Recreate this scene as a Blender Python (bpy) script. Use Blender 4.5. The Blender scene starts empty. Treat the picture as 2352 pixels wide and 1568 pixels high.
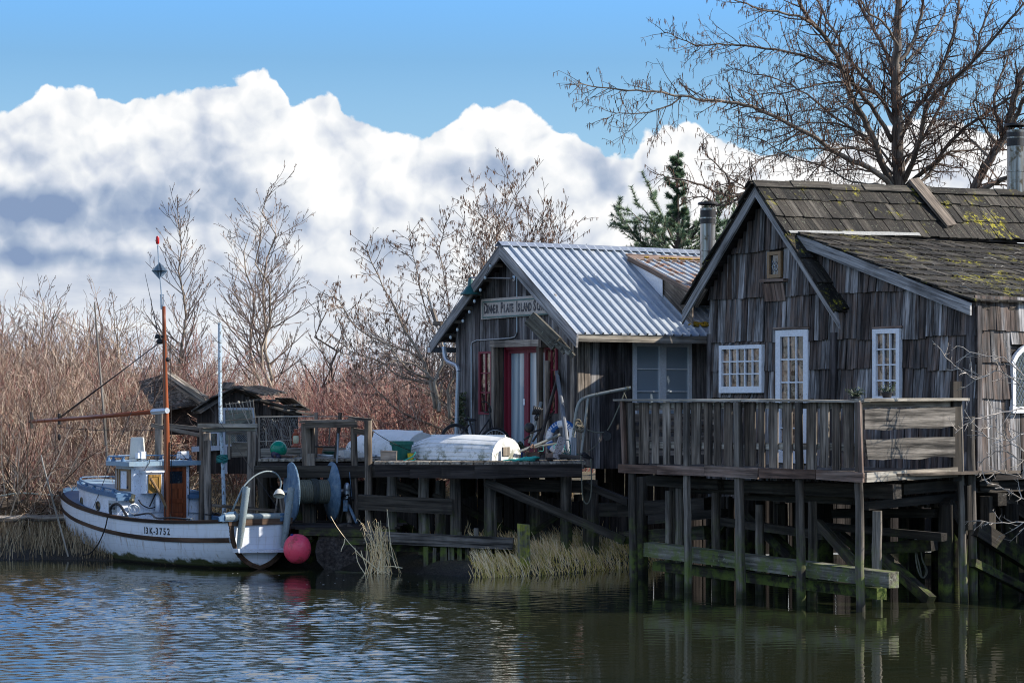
import bpy, math, random
import numpy as np
from mathutils import Vector, Matrix
rad = math.radians
rng = random.Random(7)
C = bpy.context.scene.collection
# ---------------------------------------------------------------- camera
F, HZ, CX, H = 5200.0, 925.0, 1176.0, 3.0
cam_d = bpy.data.cameras.new('camera'); cam = bpy.data.objects.new('camera', cam_d); C.objects.link(cam)
cam.location = (0, 0, H); cam.rotation_euler = (rad(90), 0, 0)
cam_d.sensor_width = 36; cam_d.lens = 36*F/2352; cam_d.shift_y = (HZ-784)/2352
cam_d.clip_end = 5000; cam_d.clip_start = .1
bpy.context.scene.camera = cam
# ---------------------------------------------------------------- light
SUN = Vector((1.0, .02, 0)).normalized(); SUN_EL = rad(33)
SUNV = Vector((SUN.x*math.cos(SUN_EL), SUN.y*math.cos(SUN_EL), math.sin(SUN_EL)))
sd = bpy.data.lights.new('sun', 'SUN'); sd.energy = 5.0; sd.angle = rad(.5); sd.color = (1, .93, .82)
so = bpy.data.objects.new('sun', sd); C.objects.link(so)
so.rotation_euler = SUNV.to_track_quat('Z', 'Y').to_euler()
vs = bpy.context.scene.view_settings
vs.view_transform = 'Standard'; vs.look = 'None'; vs.gamma = 1; vs.exposure = .64
cy = bpy.context.scene.cycles
cy.pixel_filter_type = 'BLACKMAN_HARRIS'; cy.filter_width = 1.05; cy.max_bounces = 6; cy.transparent_max_bounces = 12; cy.diffuse_bounces = 3
# ---------------------------------------------------------------- node helpers
def mk(t, typ, ins=None, **pr):
    n = t.nodes.new(typ)
    for k, v in pr.items(): setattr(n, k, v)
    for k, v in (ins or {}).items():
        s = n.inputs[k]
        if isinstance(v, bpy.types.NodeSocket): t.links.new(v, s)
        else: s.default_value = v
    return n
def mth(t, op, a, b=None, c=None, clamp=False):
    n = t.nodes.new('ShaderNodeMath'); n.operation = op; n.use_clamp = clamp
    for i, v in enumerate((a, b, c)):
        if v is None: continue
        if isinstance(v, bpy.types.NodeSocket): t.links.new(v, n.inputs[i])
        else: n.inputs[i].default_value = v
    return n.outputs[0]
def sstep(t, v, a, b):
    n = mk(t, 'ShaderNodeMapRange', {0: v, 1: a, 2: b, 3: 0., 4: 1.}, interpolation_type='SMOOTHSTEP'); return n.outputs[0]
def lstep(t, v, a, b, lo=0., hi=1.):
    n = mk(t, 'ShaderNodeMapRange', {0: v, 1: a, 2: b, 3: lo, 4: hi}); return n.outputs[0]
def mixc(t, f, a, b, bt='MIX'):
    n = t.nodes.new('ShaderNodeMix'); n.data_type = 'RGBA'; n.blend_type = bt
    for s, v in ((n.inputs[0], f), (n.inputs[6], a), (n.inputs[7], b)):
        if isinstance(v, bpy.types.NodeSocket): t.links.new(v, s)
        elif s.type == 'RGBA': s.default_value = (*v[:3], 1)
        else: s.default_value = v
    return n.outputs[2]
def ramp(t, v, stops, interp='LINEAR'):
    n = t.nodes.new('ShaderNodeValToRGB'); t.links.new(v, n.inputs[0]); cr = n.color_ramp; cr.interpolation = interp
    while len(cr.elements) < len(stops): cr.elements.new(.5)
    for e, (p, c) in zip(cr.elements, stops): e.position = p; e.color = (*c, 1)
    return n.outputs[0]
def noise(t, vec, scale, detail=3, rough=.55, dist=0, out=0):
    n = mk(t, 'ShaderNodeTexNoise', {'Scale': scale, 'Detail': detail, 'Roughness': rough, 'Distortion': dist})
    if vec is not None: t.links.new(vec, n.inputs['Vector'])
    return n.outputs[out]
def vscale(t, vec, s):
    return mk(t, 'ShaderNodeVectorMath', {0: vec, 1: s}, operation='MULTIPLY').outputs[0]
# ---------------------------------------------------------------- world: sky + cumulus
w = bpy.data.worlds.new('World'); bpy.context.scene.world = w; w.use_nodes = True
t = w.node_tree; t.nodes.clear()
sky = mk(t, 'ShaderNodeTexSky', sky_type='NISHITA', sun_disc=False, sun_elevation=SUN_EL,
         sun_rotation=math.atan2(SUN.x, SUN.y), air_density=1.0, dust_density=.6, ozone_density=2.2, altitude=0)
geo = mk(t, 'ShaderNodeTexCoord'); D = geo.outputs['Generated']
sp = mk(t, 'ShaderNodeSeparateXYZ', {0: D})
X, Y, Z = sp.outputs
az = mth(t, 'ARCTAN2', X, Y)                      # radians right of north
el = mth(t, 'ARCSINE', Z)
def azof(px): return math.atan((px-CX)/F)
def elof(px, py): return math.atan((HZ-py)/F*math.cos(azof(px)))
def fcurve(t, v, pts):                            # piecewise curve over azimuth
    n = t.nodes.new('ShaderNodeFloatCurve'); cu = n.mapping.curves[0]
    xs = [p[0] for p in pts]; lo, hi = -.26, .26; ylo, yhi = -.02, .2
    q = [((azof(x)-lo)/(hi-lo), (elof(x, y)-ylo)/(yhi-ylo)) for x, y in pts]
    q = [(0, q[0][1])]+q+[(1, q[-1][1])]
    while len(cu.points) < len(q): cu.points.new(.5, .5)
    for p, (a, b) in zip(cu.points, q): p.location = (a, b); p.handle_type = 'AUTO_CLAMPED'
    n.mapping.update()
    t.links.new(lstep(t, v, lo, hi), n.inputs['Value'])
    return lstep(t, n.outputs[0], 0, 1, ylo, yhi)
top = fcurve(t, az, [(-60, 290), (60, 235), (120, 195), (210, 200), (270, 232), (330, 200), (450, 192), (520, 165), (590, 132), (640, 155),
                     (680, 225), (730, 208), (790, 245), (850, 288), (940, 305), (1040, 272), (1110, 228), (1190, 238), (1250, 285), (1340, 312), (1400, 328),
                     (1440, 345), (1480, 318), (1600, 305), (1690, 335), (1800, 345), (1900, 320), (2000, 290), (2150, 280), (2400, 330)])
def mixv(a, b, f): return mth(t, 'ADD', a, mth(t, 'MULTIPLY', mth(t, 'SUBTRACT', b, a), f))
def cl_noise(vec, octs=((14, .58), (33, .36), (78, .21), (170, .10)), nz=.45):
    wv = noise(t, vec, 45, 2, .6, 0, 1)
    v2 = mk(t, 'ShaderNodeVectorMath', {0: wv, 1: (.016, .016, .016), 2: vec}, operation='MULTIPLY_ADD').outputs[0]
    tot = None
    for sc_, wt_ in octs:
        vo = mk(t, 'ShaderNodeTexVoronoi', {'Vector': v2, 'Scale': sc_}, feature='F1').outputs['Distance']
        q = mth(t, 'MULTIPLY_ADD', mth(t, 'MULTIPLY', vo, vo), -wt_*1.5, wt_)
        tot = q if tot is None else mth(t, 'ADD', tot, q)
    return mth(t, 'MULTIPLY_ADD', noise(t, v2, 30, 4, .6), nz, tot)
n0 = cl_noise(D)
offs = mk(t, 'ShaderNodeVectorMath', {0: D, 1: (.0060, 0, .0080)}, operation='ADD').outputs[0]
co_ = ((10, .64), (24, .48), (58, .30), (130, .14)); r0_ = cl_noise(D, co_, .22); n1 = cl_noise(offs, co_, .22)
hgt = mth(t, 'SUBTRACT', top, el)                 # >0 below the cloud tops
fine = noise(t, D, 150, 4, .62)
big = noise(t, D, 8, 2, .5)
dens = mth(t, 'ADD', mth(t, 'MULTIPLY', hgt, 60.), mth(t, 'MULTIPLY_ADD', n0, 1.0, -.95))
dens = mth(t, 'ADD', dens, mth(t, 'MULTIPLY_ADD', fine, .30, -.15))
cov = sstep(t, dens, -.04, .08)
rel = mth(t, 'SUBTRACT', r0_, n1)
bigs = noise(t, vscale(t, D, (1, 1, 2.2)), 17, 4, .5)
lit = mth(t, 'MULTIPLY_ADD', rel, 1.05, .85)
lit = mth(t, 'ADD', lit, mth(t, 'MULTIPLY', mth(t, 'SUBTRACT', big, .5), .8)); lit = mth(t, 'ADD', lit, mth(t, 'MULTIPLY_ADD', fine, .26, -.13)); lit = mth(t, 'ADD', lit, mth(t, 'MULTIPLY', mth(t, 'SUBTRACT', n0, r0_), .20))
lit = mth(t, 'ADD', lit, mth(t, 'MULTIPLY', sstep(t, hgt, .030, .0), .12))
low = sstep(t, el, .070, .045)                    # the bank flattens out toward the horizon
strata = noise(t, vscale(t, D, (1, 1, 5)), 13, 5, .6)
lit = mixv(lit, mth(t, 'MULTIPLY_ADD', strata, 1.15, .05), mth(t, 'MULTIPLY', low, .85))
def gpatch(px, py, rx, rz, amp):                  # a shaded cloud base at a bearing and height
    a = mth(t, 'DIVIDE', mth(t, 'SUBTRACT', az, azof(px)), rx/F)
    b = mth(t, 'DIVIDE', mth(t, 'SUBTRACT', el, elof(px, py)), rz/F)
    d2 = mth(t, 'ADD', mth(t, 'MULTIPLY', a, a), mth(t, 'MULTIPLY', b, b))
    return mth(t, 'MULTIPLY', mth(t, 'POWER', math.e, mth(t, 'MULTIPLY', d2, -1)), amp)
sh = None
for g in [(0, 470, 300, 42, .56), (420, 430, 190, 60, .46), (330, 500, 520, 55, .30), (60, 300, 60, 50, .10), (1120, 395, 170, 40, .30), (1420, 400, 130, 40, .25), (60, 600, 420, 60, .30), (0, 520, 260, 30, .30), (150, 590, 400, 22, .3),
          (760, 560, 330, 60, .12), (480, 640, 400, 40, .1)]:
    p_ = gpatch(*g); sh = p_ if sh is None else mth(t, 'ADD', sh, p_)
mod = mth(t, 'MULTIPLY_ADD', bigs, 2.2, -.1)
lit = mth(t, 'SUBTRACT', lit, mth(t, 'MULTIPLY', sh, mod))
lit = mth(t, 'MAXIMUM', mth(t, 'MINIMUM', lit, 1.0), 0.0)
ccol = ramp(t, lit, [(0, (.16, .22, .34)), (.3, (.27, .325, .42)), (.55, (.42, .455, .52)), (.78, (.56, .578, .60)), (1, (.67, .668, .665))])
SKYS = .10
skyc = vscale(t, sky.outputs[0], (SKYS*.70, SKYS*.98, SKYS*1.18))
skyc = mixc(t, 1., skyc, ramp(t, lstep(t, el, .05, 1.0), [(0, (.80, .80, .80)), (.105, (.66, .77, .84)), (.2, (1.15, 1.4, 1.65)), (.48, (1.2, 1.5, 1.8)), (.7, (.62, .74, .92)), (1, (.5, .62, .8))]), 'MULTIPLY')
skyc = mixc(t, mth(t, 'MULTIPLY', sstep(t, el, .19, .09), .40), skyc, (.33, .46, .57))
# blue stays a little deeper on the left, paler on the right as in any haze toward the sun
inb = sstep(t, el, -.01, .01)
cov = mth(t, 'MULTIPLY', cov, inb)
behind = sstep(t, Y, -.2, .25)                    # the bank stands in the north only
cov = mth(t, 'MULTIPLY', cov, behind)
hic = noise(t, vscale(t, D, (1, 1, 1.6)), 5., 6, .6)   # cloud layer added above the view to whiten the water's reflections
cov2 = mth(t, 'MULTIPLY', sstep(t, hic, .46, .54), mth(t, 'MULTIPLY', sstep(t, el, .19, .25), sstep(t, el, .80, .60)))
fin = mixc(t, cov, skyc, ccol); fin = mixc(t, mth(t, 'MULTIPLY', cov2, .9), fin, (.82, .85, .92))
w.cycles.sampling_method = 'MANUAL'; w.cycles.sample_map_resolution = 256
bg = mk(t, 'ShaderNodeBackground', {0: fin, 1: 1.0})
mk(t, 'ShaderNodeOutputWorld', {0: bg.outputs[0]})
# ---------------------------------------------------------------- pixel -> place
def at(px, py, Yd): return Vector(((px-CX)/F*Yd, Yd, H+(HZ-py)/F*Yd))
def hit(px, py, P0, n):                           # where a sight line meets a plane
    d = Vector(((px-CX)/F, 1, (HZ-py)/F)); o = Vector((0, 0, H))
    return o + d*((Vector(P0)-o).dot(n)/d.dot(n))
class Pl:                                         # upright plane along u through P0, n toward the viewer
    def __init__(s, x, y, ux, uy):
        s.P = Vector((x, y, 0)); s.u = Vector((ux, uy, 0)).normalized(); n = Vector((s.u.y, -s.u.x, 0))
        s.n = n if n.dot(-s.P) > 0 else -n
    def p(s, px, py, off=0): return hit(px, py, s.P+s.n*off, s.n)
def reg(x0, y0, k): return lambda x, y: ((x0+x/k)/1.63265, (y0+y/k)/1.63265)
R1 = reg(0, 1500, 1.96); R2 = reg(0, 800, 1.809); R3 = reg(1100, 1500, 1.809); R4 = reg(1500, 850, 1.845)
R5 = reg(2300, 1400, 1.527); R6 = reg(2500, 600, 1.651); R7 = reg(2100, 0, 1.3517); RA = reg(700, 1450, 3.136)
RB = reg(1650, 1400, 3.136); RC = reg(3200, 1200, 1.3065); RD = reg(1000, 1800, 3.36); RE = reg(400, 1600, 3.92)
# ---------------------------------------------------------------- mesh builder
UP = Vector((0, 0, 1))
class MB:
    def __init__(s): s.V = []; s.Q = []; s.L = []; s.Rn = []; s.n = 0; s.M = []; s.G = []
    def raw(s, V, faces, lc=None, rnd=None, mi=0):
        V = np.asarray(V, float).reshape(-1, 3); k = len(V)
        if rnd is None: rnd = rng.random()
        s.V.append(V); s.L.append(V*1.0 if lc is None else np.asarray(lc, float).reshape(-1, 3))
        s.Rn.append(np.full(k, rnd) if np.isscalar(rnd) else np.asarray(rnd, float))
        if isinstance(faces, np.ndarray): s.Q.append((faces+s.n, mi))
        else:
            by = {}
            for f in faces: by.setdefault(len(f), []).append(f)
            for f in by.values(): s.Q.append((np.array(f)+s.n, mi))
        s.n += k; return s
    def box(s, c, ax, ay, az_, rnd=None, jit=0, mi=0, gr=2):
        """box about c with half-axis vectors; gr: which axis carries the grain"""
        c = Vector(c); o = [rng.uniform(0, 40) for _ in range(3)]; V = []; Lc = []
        hl = [ax.length, ay.length, az_.length]
        for i in (-1, 1):
            for j in (-1, 1):
                for k in (-1, 1):
                    V.append(c+ax*i+ay*j+az_*k+(Vector([rng.uniform(-jit, jit) for _ in range(3)]) if jit else Vector()))
                    l = [i*hl[0], j*hl[1], k*hl[2]]; g = l.pop(gr); Lc.append((l[0]+o[0], l[1]+o[1], g+o[2]))
        fs = [(0, 1, 3, 2), (4, 6, 7, 5), (0, 4, 5, 1), (2, 3, 7, 6), (0, 2, 6, 4), (1, 5, 7, 3)]
        if ax.cross(ay).dot(az_) < 0: fs = [f[::-1] for f in fs]
        return s.raw(V, fs, Lc, rnd, mi)
    def beam(s, a, b, wd, h, up=UP, rnd=None, jit=0, mi=0):
        """beam a->b; wd across, h along up"""
        a = Vector(a); b = Vector(b); d = b-a
        if d.length < 1e-6: return s
        z = d.normalized(); x = z.cross(Vector(up))
        if x.length < 1e-4: x = z.cross(Vector((1, 0, 0)))
        x.normalize(); y = x.cross(z).normalized()
        return s.box((a+b)/2, x*wd/2, y*h/2, d/2, rnd, jit, mi)
    def tube(s, pts, r, n=8, cap=True, rnd=None, mi=0, wob=0):
        P = np.array([tuple(p) for p in pts], float); k = len(P)
        rr = np.full(k, r, float) if np.isscalar(r) else np.interp(np.linspace(0, 1, k), np.linspace(0, 1, len(r)), r)
        T = np.gradient(P, axis=0); T /= np.maximum(np.linalg.norm(T, axis=1, keepdims=True), 1e-9)
        ref = np.array([0, 0, 1.]) if abs(T[0][2]) < .9 else np.array([1., 0, 0])
        V = []; Lc = []; th = np.linspace(0, 2*math.pi, n, endpoint=False); o = [rng.uniform(0, 40) for _ in range(3)]
        L = np.concatenate([[0], np.cumsum(np.linalg.norm(np.diff(P, axis=0), axis=1))]); a = np.cross(T[0], ref)
        wb = 1+wob*np.array([rng.uniform(-1, 1) for _ in range(n)])
        for i in range(k):
            a = a-T[i]*a.dot(T[i]); a /= max(np.linalg.norm(a), 1e-9); b = np.cross(T[i], a)
            w2 = wb*(1+wob*.4*np.array([rng.uniform(-1, 1) for _ in range(n)])) if wob else 1
            ring = P[i]+(np.cos(th)*rr[i]*w2)[:, None]*a+(np.sin(th)*rr[i]*w2)[:, None]*b
            V.append(ring); Lc.append(np.stack([np.cos(th)*rr[i]+o[0], np.sin(th)*rr[i]+o[1], np.full(n, L[i]+o[2])], 1))
        f = [(i*n+j, i*n+(j+1) % n, (i+1)*n+(j+1) % n, (i+1)*n+j) for i in range(k-1) for j in range(n)]
        V = np.concatenate(V); Lc = np.concatenate(Lc)
        if cap: f += [tuple(range(n))[::-1], tuple((k-1)*n+j for j in range(n))]
        return s.raw(V, f, Lc, rnd, mi)
    def cyl(s, a, b, r0, r1=None, n=12, rnd=None, mi=0, wob=0, seg=1):
        a = Vector(a); b = Vector(b); r1 = r0 if r1 is None else r1
        return s.tube([a.lerp(b, i/seg) for i in range(seg+1)], [r0, r1], n, True, rnd, mi, wob)
    def prism(s, poly, off, rnd=None, mi=0, g=None):
        """flat polygon extruded by vector off; g: grain direction"""
        P = [Vector(p) for p in poly]; off = Vector(off); k = len(P)
        nn = Vector()
        for i in range(k): nn += P[i].cross(P[(i+1) % k])
        if nn.dot(off) > 0: P = P[::-1]
        V = P+[p+off for p in P]
        f = [tuple(range(k)), tuple(range(2*k-1, k-1, -1))]+[(i, k+i, k+(i+1) % k, (i+1) % k) for i in range(k)]
        g = Vector(g).normalized() if g else (P[1]-P[0]).normalized(); nv = off.normalized(); x = g.cross(nv); o = [rng.uniform(0, 40) for _ in range(3)]
        Lc = [(v.dot(x)+o[0], v.dot(nv)+o[1], v.dot(g)+o[2]) for v in V]
        return s.raw(V, f, Lc, rnd, mi)
    def lathe(s, c, prof, axis=UP, n=24, rnd=None, mi=0, cap=False):
        """prof: (radius, height) pairs along axis from c"""
        c = Vector(c); ax = Vector(axis).normalized(); a = ax.orthogonal().normalized(); b = ax.cross(a); V = []
        for r, h in prof:
            for j in range(n):
                q = 2*math.pi*j/n; V.append(c+ax*h+a*(math.cos(q)*r)+b*(math.sin(q)*r))
        k = len(prof)
        f = [(i*n+j, i*n+(j+1) % n, (i+1)*n+(j+1) % n, (i+1)*n+j) for i in range(k-1) for j in range(n)]
        if cap: f += [tuple(range(n))[::-1], tuple((k-1)*n+j for j in range(n))]
        return s.raw(V, f, None, rnd, mi)
    def ball(s, c, r, n=24, m=14, sc=(1, 1, 1), mi=0, rnd=None):
        V = []; c = Vector(c)
        for i in range(m+1):
            p = math.pi*i/m
            for j in range(n):
                q = 2*math.pi*j/n; V.append((c.x+r*sc[0]*math.sin(p)*math.cos(q), c.y+r*sc[1]*math.sin(p)*math.sin(q), c.z+r*sc[2]*math.cos(p)))
        f = [(i*n+j, (i+1)*n+j, (i+1)*n+(j+1) % n, i*n+(j+1) % n) for i in range(m) for j in range(n)]
        return s.raw(V, f, None, rnd, mi)
    def grid(s, fn, nu, nv, flip=False, mi=0, rnd=None):
        V = [fn(i/nu, j/nv) for i in range(nu+1) for j in range(nv+1)]
        f = [(i*(nv+1)+j, (i+1)*(nv+1)+j, (i+1)*(nv+1)+j+1, i*(nv+1)+j+1) for i in range(nu) for j in range(nv)]
        if flip: f = [q[::-1] for q in f]
        return s.raw(V, f, None, rnd, mi)
ORG = {}
def tag(o, label=None, cat=None, group=None, kind=None):
    for k, v in (('label', label), ('category', cat), ('group', group), ('kind', kind)):
        if v: o[k] = v
    return o
def thing(name, label, cat, loc, group=None):
    o = bpy.data.objects.new(name, None); C.objects.link(o); o.empty_display_size = .2
    o.location = loc; ORG[o.name] = Vector(loc); return tag(o, label, cat, group)
def obj(name, mb, mats, parent=None, smooth=False, org=None, label=None):
    V = np.concatenate(mb.V)
    if parent is not None: o0 = ORG[parent.name]
    elif org is not None: o0 = Vector(org)
    else:
        mn, mx = V.min(0), V.max(0); o0 = Vector(((mn[0]+mx[0])/2, (mn[1]+mx[1])/2, mn[2]))
    me = bpy.data.meshes.new(name)
    V = V-np.array(o0)
    lt = []; lv = []; mi = []
    for q, m in mb.Q: lt.append(np.full(len(q), q.shape[1])); lv.append(q.ravel()); mi.append(np.full(len(q), m))
    lt = np.concatenate(lt).astype(np.int32); lv = np.concatenate(lv).astype(np.int32); mi = np.concatenate(mi).astype(np.int32)
    me.vertices.add(len(V)); me.vertices.foreach_set('co', V.ravel())
    me.loops.add(len(lv)); me.loops.foreach_set('vertex_index', lv)
    me.polygons.add(len(lt)); me.polygons.foreach_set('loop_start', np.concatenate([[0], np.cumsum(lt)[:-1]]).astype(np.int32))
    me.polygons.foreach_set('material_index', mi)
    me.polygons.foreach_set('use_smooth', np.full(len(lt), bool(smooth)))
    a = me.attributes.new('lc', 'FLOAT_VECTOR', 'POINT'); a.data.foreach_set('vector', np.concatenate(mb.L).ravel())
    a = me.attributes.new('rnd', 'FLOAT', 'POINT'); a.data.foreach_set('value', np.concatenate(mb.Rn))
    me.update(calc_edges=True); me.validate()
    for m in (mats if isinstance(mats, (list, tuple)) else [mats]): me.materials.append(m)
    if smooth == 'auto': me.set_sharp_from_angle(angle=rad(35))
    o = bpy.data.objects.new(name, me); C.objects.link(o)
    if parent is not None: o.parent = parent
    else: o.location = o0
    ORG[o.name] = o0
    if label: o['label'] = label
    return o
def parts(name, mb, mats, parent, k=1, smooth=False):
    """every k primitives of mb become one part object"""
    out = []; st = np.cumsum([0]+[len(v) for v in mb.V]); hi = st[-1]
    for i in range(0, len(mb.V), k):
        q = MB(); q.V = mb.V[i:i+k]; q.L = mb.L[i:i+k]; q.Rn = mb.Rn[i:i+k]; lo = st[i]; e = st[min(i+k, len(mb.V))]
        q.Q = [(f-lo, m) for f, m in mb.Q if lo <= f.min() < e]; q.n = e-lo; out.append(obj(name, q, mats, parent, smooth))
    return out
def single(name, mb, mats, label, cat, group=None, smooth=False, kind=None):
    return tag(obj(name, mb, mats, None, smooth), label, cat, group, kind)
def sag(a, b, d, n=8):
    a = Vector(a); b = Vector(b)
    return [a.lerp(b, i/n)-UP*d*4*(i/n)*(1-i/n) for i in range(n+1)]
def smoothline(pts, k=4):                         # Catmull-Rom through points
    P = [Vector(p) for p in pts]; P = [P[0]*2-P[1]]+P+[P[-1]*2-P[-2]]; out = []
    for i in range(1, len(P)-2):
        a, b, c, d = P[i-1:i+3]
        for j in range(k):
            u = j/k; out.append(.5*((2*b)+(c-a)*u+(2*a-5*b+4*c-d)*u*u+(3*b-a-3*c+d)*u**3))
    return out+[P[-2]]
# ---------------------------------------------------------------- materials
def newmat(name):
    m = bpy.data.materials.new(name); m.use_nodes = True; t = m.node_tree
    return m, t, t.nodes['Principled BSDF']
def attr(t, nm): return mk(t, 'ShaderNodeAttribute', attribute_name=nm)
def wpos(t): return mk(t, 'ShaderNodeNewGeometry').outputs['Position']
def setb(t, b, col=None, rough=None, bump=None, bs=.3, bd=.01, metal=None, spec=None):
    def put(k, v):
        if v is None: return
        if isinstance(v, bpy.types.NodeSocket): t.links.new(v, b.inputs[k])
        else: b.inputs[k].default_value = (*v, 1) if isinstance(v, tuple) and len(v) == 3 else v
    put('Base Color', col); put('Roughness', rough); put('Metallic', metal); put('Specular IOR Level', spec)
    if bump is not None:
        bn = mk(t, 'ShaderNodeBump', {'Strength': bs, 'Distance': bd, 'Height': bump}); t.links.new(bn.outputs[0], b.inputs['Normal'])
def wood(name, cols, moss=None, mosscol=(.11, .15, .025), streak=1., lichen=0, bs=.5, dark=(.014, .011, .009), rough=.85, patch=.5):
    m, t, b = newmat(name); lc = attr(t, 'lc').outputs['Vector']; r = attr(t, 'rnd').outputs['Fac']
    s1 = noise(t, vscale(t, lc, (17, 17, .8)), 1., 6, .68)
    s2 = noise(t, vscale(t, lc, (62, 62, 1.8)), 1., 3, .6)
    s3 = noise(t, vscale(t, lc, (5, 5, .9)), 1., 3, .6)
    v = mth(t, 'ADD', mth(t, 'MULTIPLY', r, .62), mth(t, 'MULTIPLY', mth(t, 'SUBTRACT', s3, .5), 1.1))
    v = mth(t, 'ADD', v, .19)
    n = len(cols); c = ramp(t, v, [(.08+.84*i/(n-1), x) for i, x in enumerate(cols)])
    k = lstep(t, s1, .36, .66, max(.08, 1-.72*streak), 1+.62*streak)
    c = mixc(t, 1., c, mk(t, 'ShaderNodeCombineXYZ', {0: k, 1: k, 2: k}).outputs[0], 'MULTIPLY')
    crack = sstep(t, s2, .60, .72)
    c = mixc(t, mth(t, 'MULTIPLY', crack, .65), c, dark)
    wp = wpos(t); st = sstep(t, noise(t, vscale(t, wp, (1, 1, .45)), 1.6, 4, .6), .50, .66)
    c = mixc(t, mth(t, 'MULTIPLY', st, patch), c, dark)
    if moss is not None:
        z = mk(t, 'ShaderNodeSeparateXYZ', {0: wp}).outputs[2]
        mn = noise(t, wp, 5, 5, .65)
        f = mth(t, 'MULTIPLY', sstep(t, mth(t, 'ADD', z, mth(t, 'MULTIPLY', mn, -1.6)), moss[0], moss[1]), sstep(t, mn, .38, .62))
        c = mixc(t, mth(t, 'MULTIPLY', f, .8), c, mosscol)
        wet = sstep(t, z, .22, .05); c = mixc(t, mth(t, 'MULTIPLY', wet, .75), c, (.012, .012, .008))
    if lichen:
        f = sstep(t, noise(t, wp, 14, 4, .7), .60, .68); c = mixc(t, mth(t, 'MULTIPLY', f, lichen), c, (.32, .34, .27))
    hh = mth(t, 'ADD', s1, mth(t, 'MULTIPLY', s2, .6))
    setb(t, b, c, rough, hh, bs, .012, spec=.25); return m
def paint(name, col, chip=None, chipcol=(.12, .08, .05), rough=.5, var=.12, dirt=(.2, .17, .12), dirtamt=.25, metal=0, bs=.15, spec=.4, sc=1.):
    m, t, b = newmat(name); p = mk(t, 'ShaderNodeTexCoord').outputs['Object']
    a = noise(t, p, 3*sc, 5, .6); f = noise(t, p, 28*sc, 4, .65)
    c = mixc(t, mth(t, 'MULTIPLY', sstep(t, a, .48, .75), dirtamt), col, dirt)
    k = lstep(t, f, .3, .7, 1-var, 1+var); c = mixc(t, 1., c, mk(t, 'ShaderNodeCombineXYZ', {0: k, 1: k, 2: k}).outputs[0], 'MULTIPLY')
    h = f
    if chip:
        q = noise(t, p, 15*sc, 6, .7); g = sstep(t, q, chip, chip+.03); c = mixc(t, g, c, chipcol); h = mth(t, 'SUBTRACT', f, g)
    setb(t, b, c, mth(t, 'MULTIPLY_ADD', f, .25, rough-.1), h, bs, .01, metal, spec); return m
def flat(name, col, rough=.6, metal=0, var=.15):
    return paint(name, col, None, rough=rough, metal=metal, var=var, dirtamt=.1)
M = {}
M['grey'] = wood('weathered_grey_wood', [(.06, .045, .034), (.17, .137, .108), (.33, .285, .24)], streak=1.15)
M['greyl'] = wood('pale_weathered_wood', [(.17, .14, .11), (.27, .235, .19), (.36, .33, .28)], lichen=.3, patch=.3)
M['darkw'] = wood('dark_plank_wood', [(.020, .016, .015), (.045, .036, .032), (.085, .072, .066)], patch=.6)
M['siding'] = wood('weathered_siding', [(.028, .023, .023), (.08, .070, .070), (.17, .158, .155), (.29, .275, .268)], patch=.7, streak=1.15)
M['shake'] = wood('weathered_shakes', [(.028, .022, .021), (.085, .062, .052), (.10, .092, .090), (.135, .098, .080), (.15, .145, .145), (.29, .28, .28), (.10, .068, .052)], patch=.45, bs=.8, streak=1.3)
M['brownw'] = wood('red_brown_wood', [(.08, .045, .03), (.16, .10, .075), (.26, .20, .165)], patch=.3)
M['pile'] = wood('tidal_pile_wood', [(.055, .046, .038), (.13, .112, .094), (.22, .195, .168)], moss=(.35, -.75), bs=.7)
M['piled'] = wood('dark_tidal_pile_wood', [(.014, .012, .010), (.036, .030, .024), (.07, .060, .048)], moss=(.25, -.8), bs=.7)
M['moss'] = wood('mossy_log_wood', [(.045, .04, .032), (.10, .09, .07), (.20, .19, .16)], moss=(1.2, -.9), lichen=.55, bs=.9)
M['rafter'] = wood('fascia_wood', [(.16, .15, .14), (.25, .24, .235), (.34, .33, .325)], patch=.3)
# ================================================================ water and land
def shore_pts():
    P = [(-900, 1278), (-300, 1285), (0, 1286), (150, 1284), (450, 1296), (620, 1300), (760, 1306), (900, 1313), (1120, 1326), (1250, 1320), (1420, 1306),
         (1510, 1296), (1620, 1262), (1800, 1240), (2100, 1232), (2352, 1232), (2900, 1232)]
    return [((px-CX)/F*3*F/(py-HZ), 3*F/(py-HZ)) for px, py in P]
_sx, _sy = zip(*shore_pts())
def hsh(a, b): return math.sin(a*12.99+b*78.2)*.5+math.sin(a*3.7-b*2.3)*.5
def gz(x, y):
    d = y-np.interp(x, _sx, _sy)
    z = np.interp(d, [-6, -2, -.5, 0, .35, 1.5, 5, 12, 40, 400], [-1.6, -.9, -.22, 0, .16, .34, .62, 1.15, 1.3, 1.6])
    return z + .05*math.sin(x*2.1+y)*math.sin(y*1.7-x)*min(1, max(0, d+1)) + .03*math.sin(x*6.3)*math.sin(y*5.1+1)*min(1, max(0, d+1))
xs = np.concatenate([np.linspace(-900, -20, 30), np.linspace(-19.5, 19.5, 130), np.linspace(20, 900, 30)])
ys = np.concatenate([[-60, -20, 0, 10, 20, 30], np.linspace(32, 60, 150), np.linspace(61, 110, 50), np.linspace(120, 2500, 30)])
g = MB(); V = [(x, y, gz(x, y)) for x in xs for y in ys]; ny = len(ys)
f = np.array([(i*ny+j, (i+1)*ny+j, (i+1)*ny+j+1, i*ny+j+1) for i in range(len(xs)-1) for j in range(ny-1)])
g.raw(V, f)
m, t, b = newmat('mud_bank'); p = wpos(t); z = mk(t, 'ShaderNodeSeparateXYZ', {0: p}).outputs[2]
n_ = noise(t, p, 2.2, 6, .65); n2_ = noise(t, p, 14, 5, .7)
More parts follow.
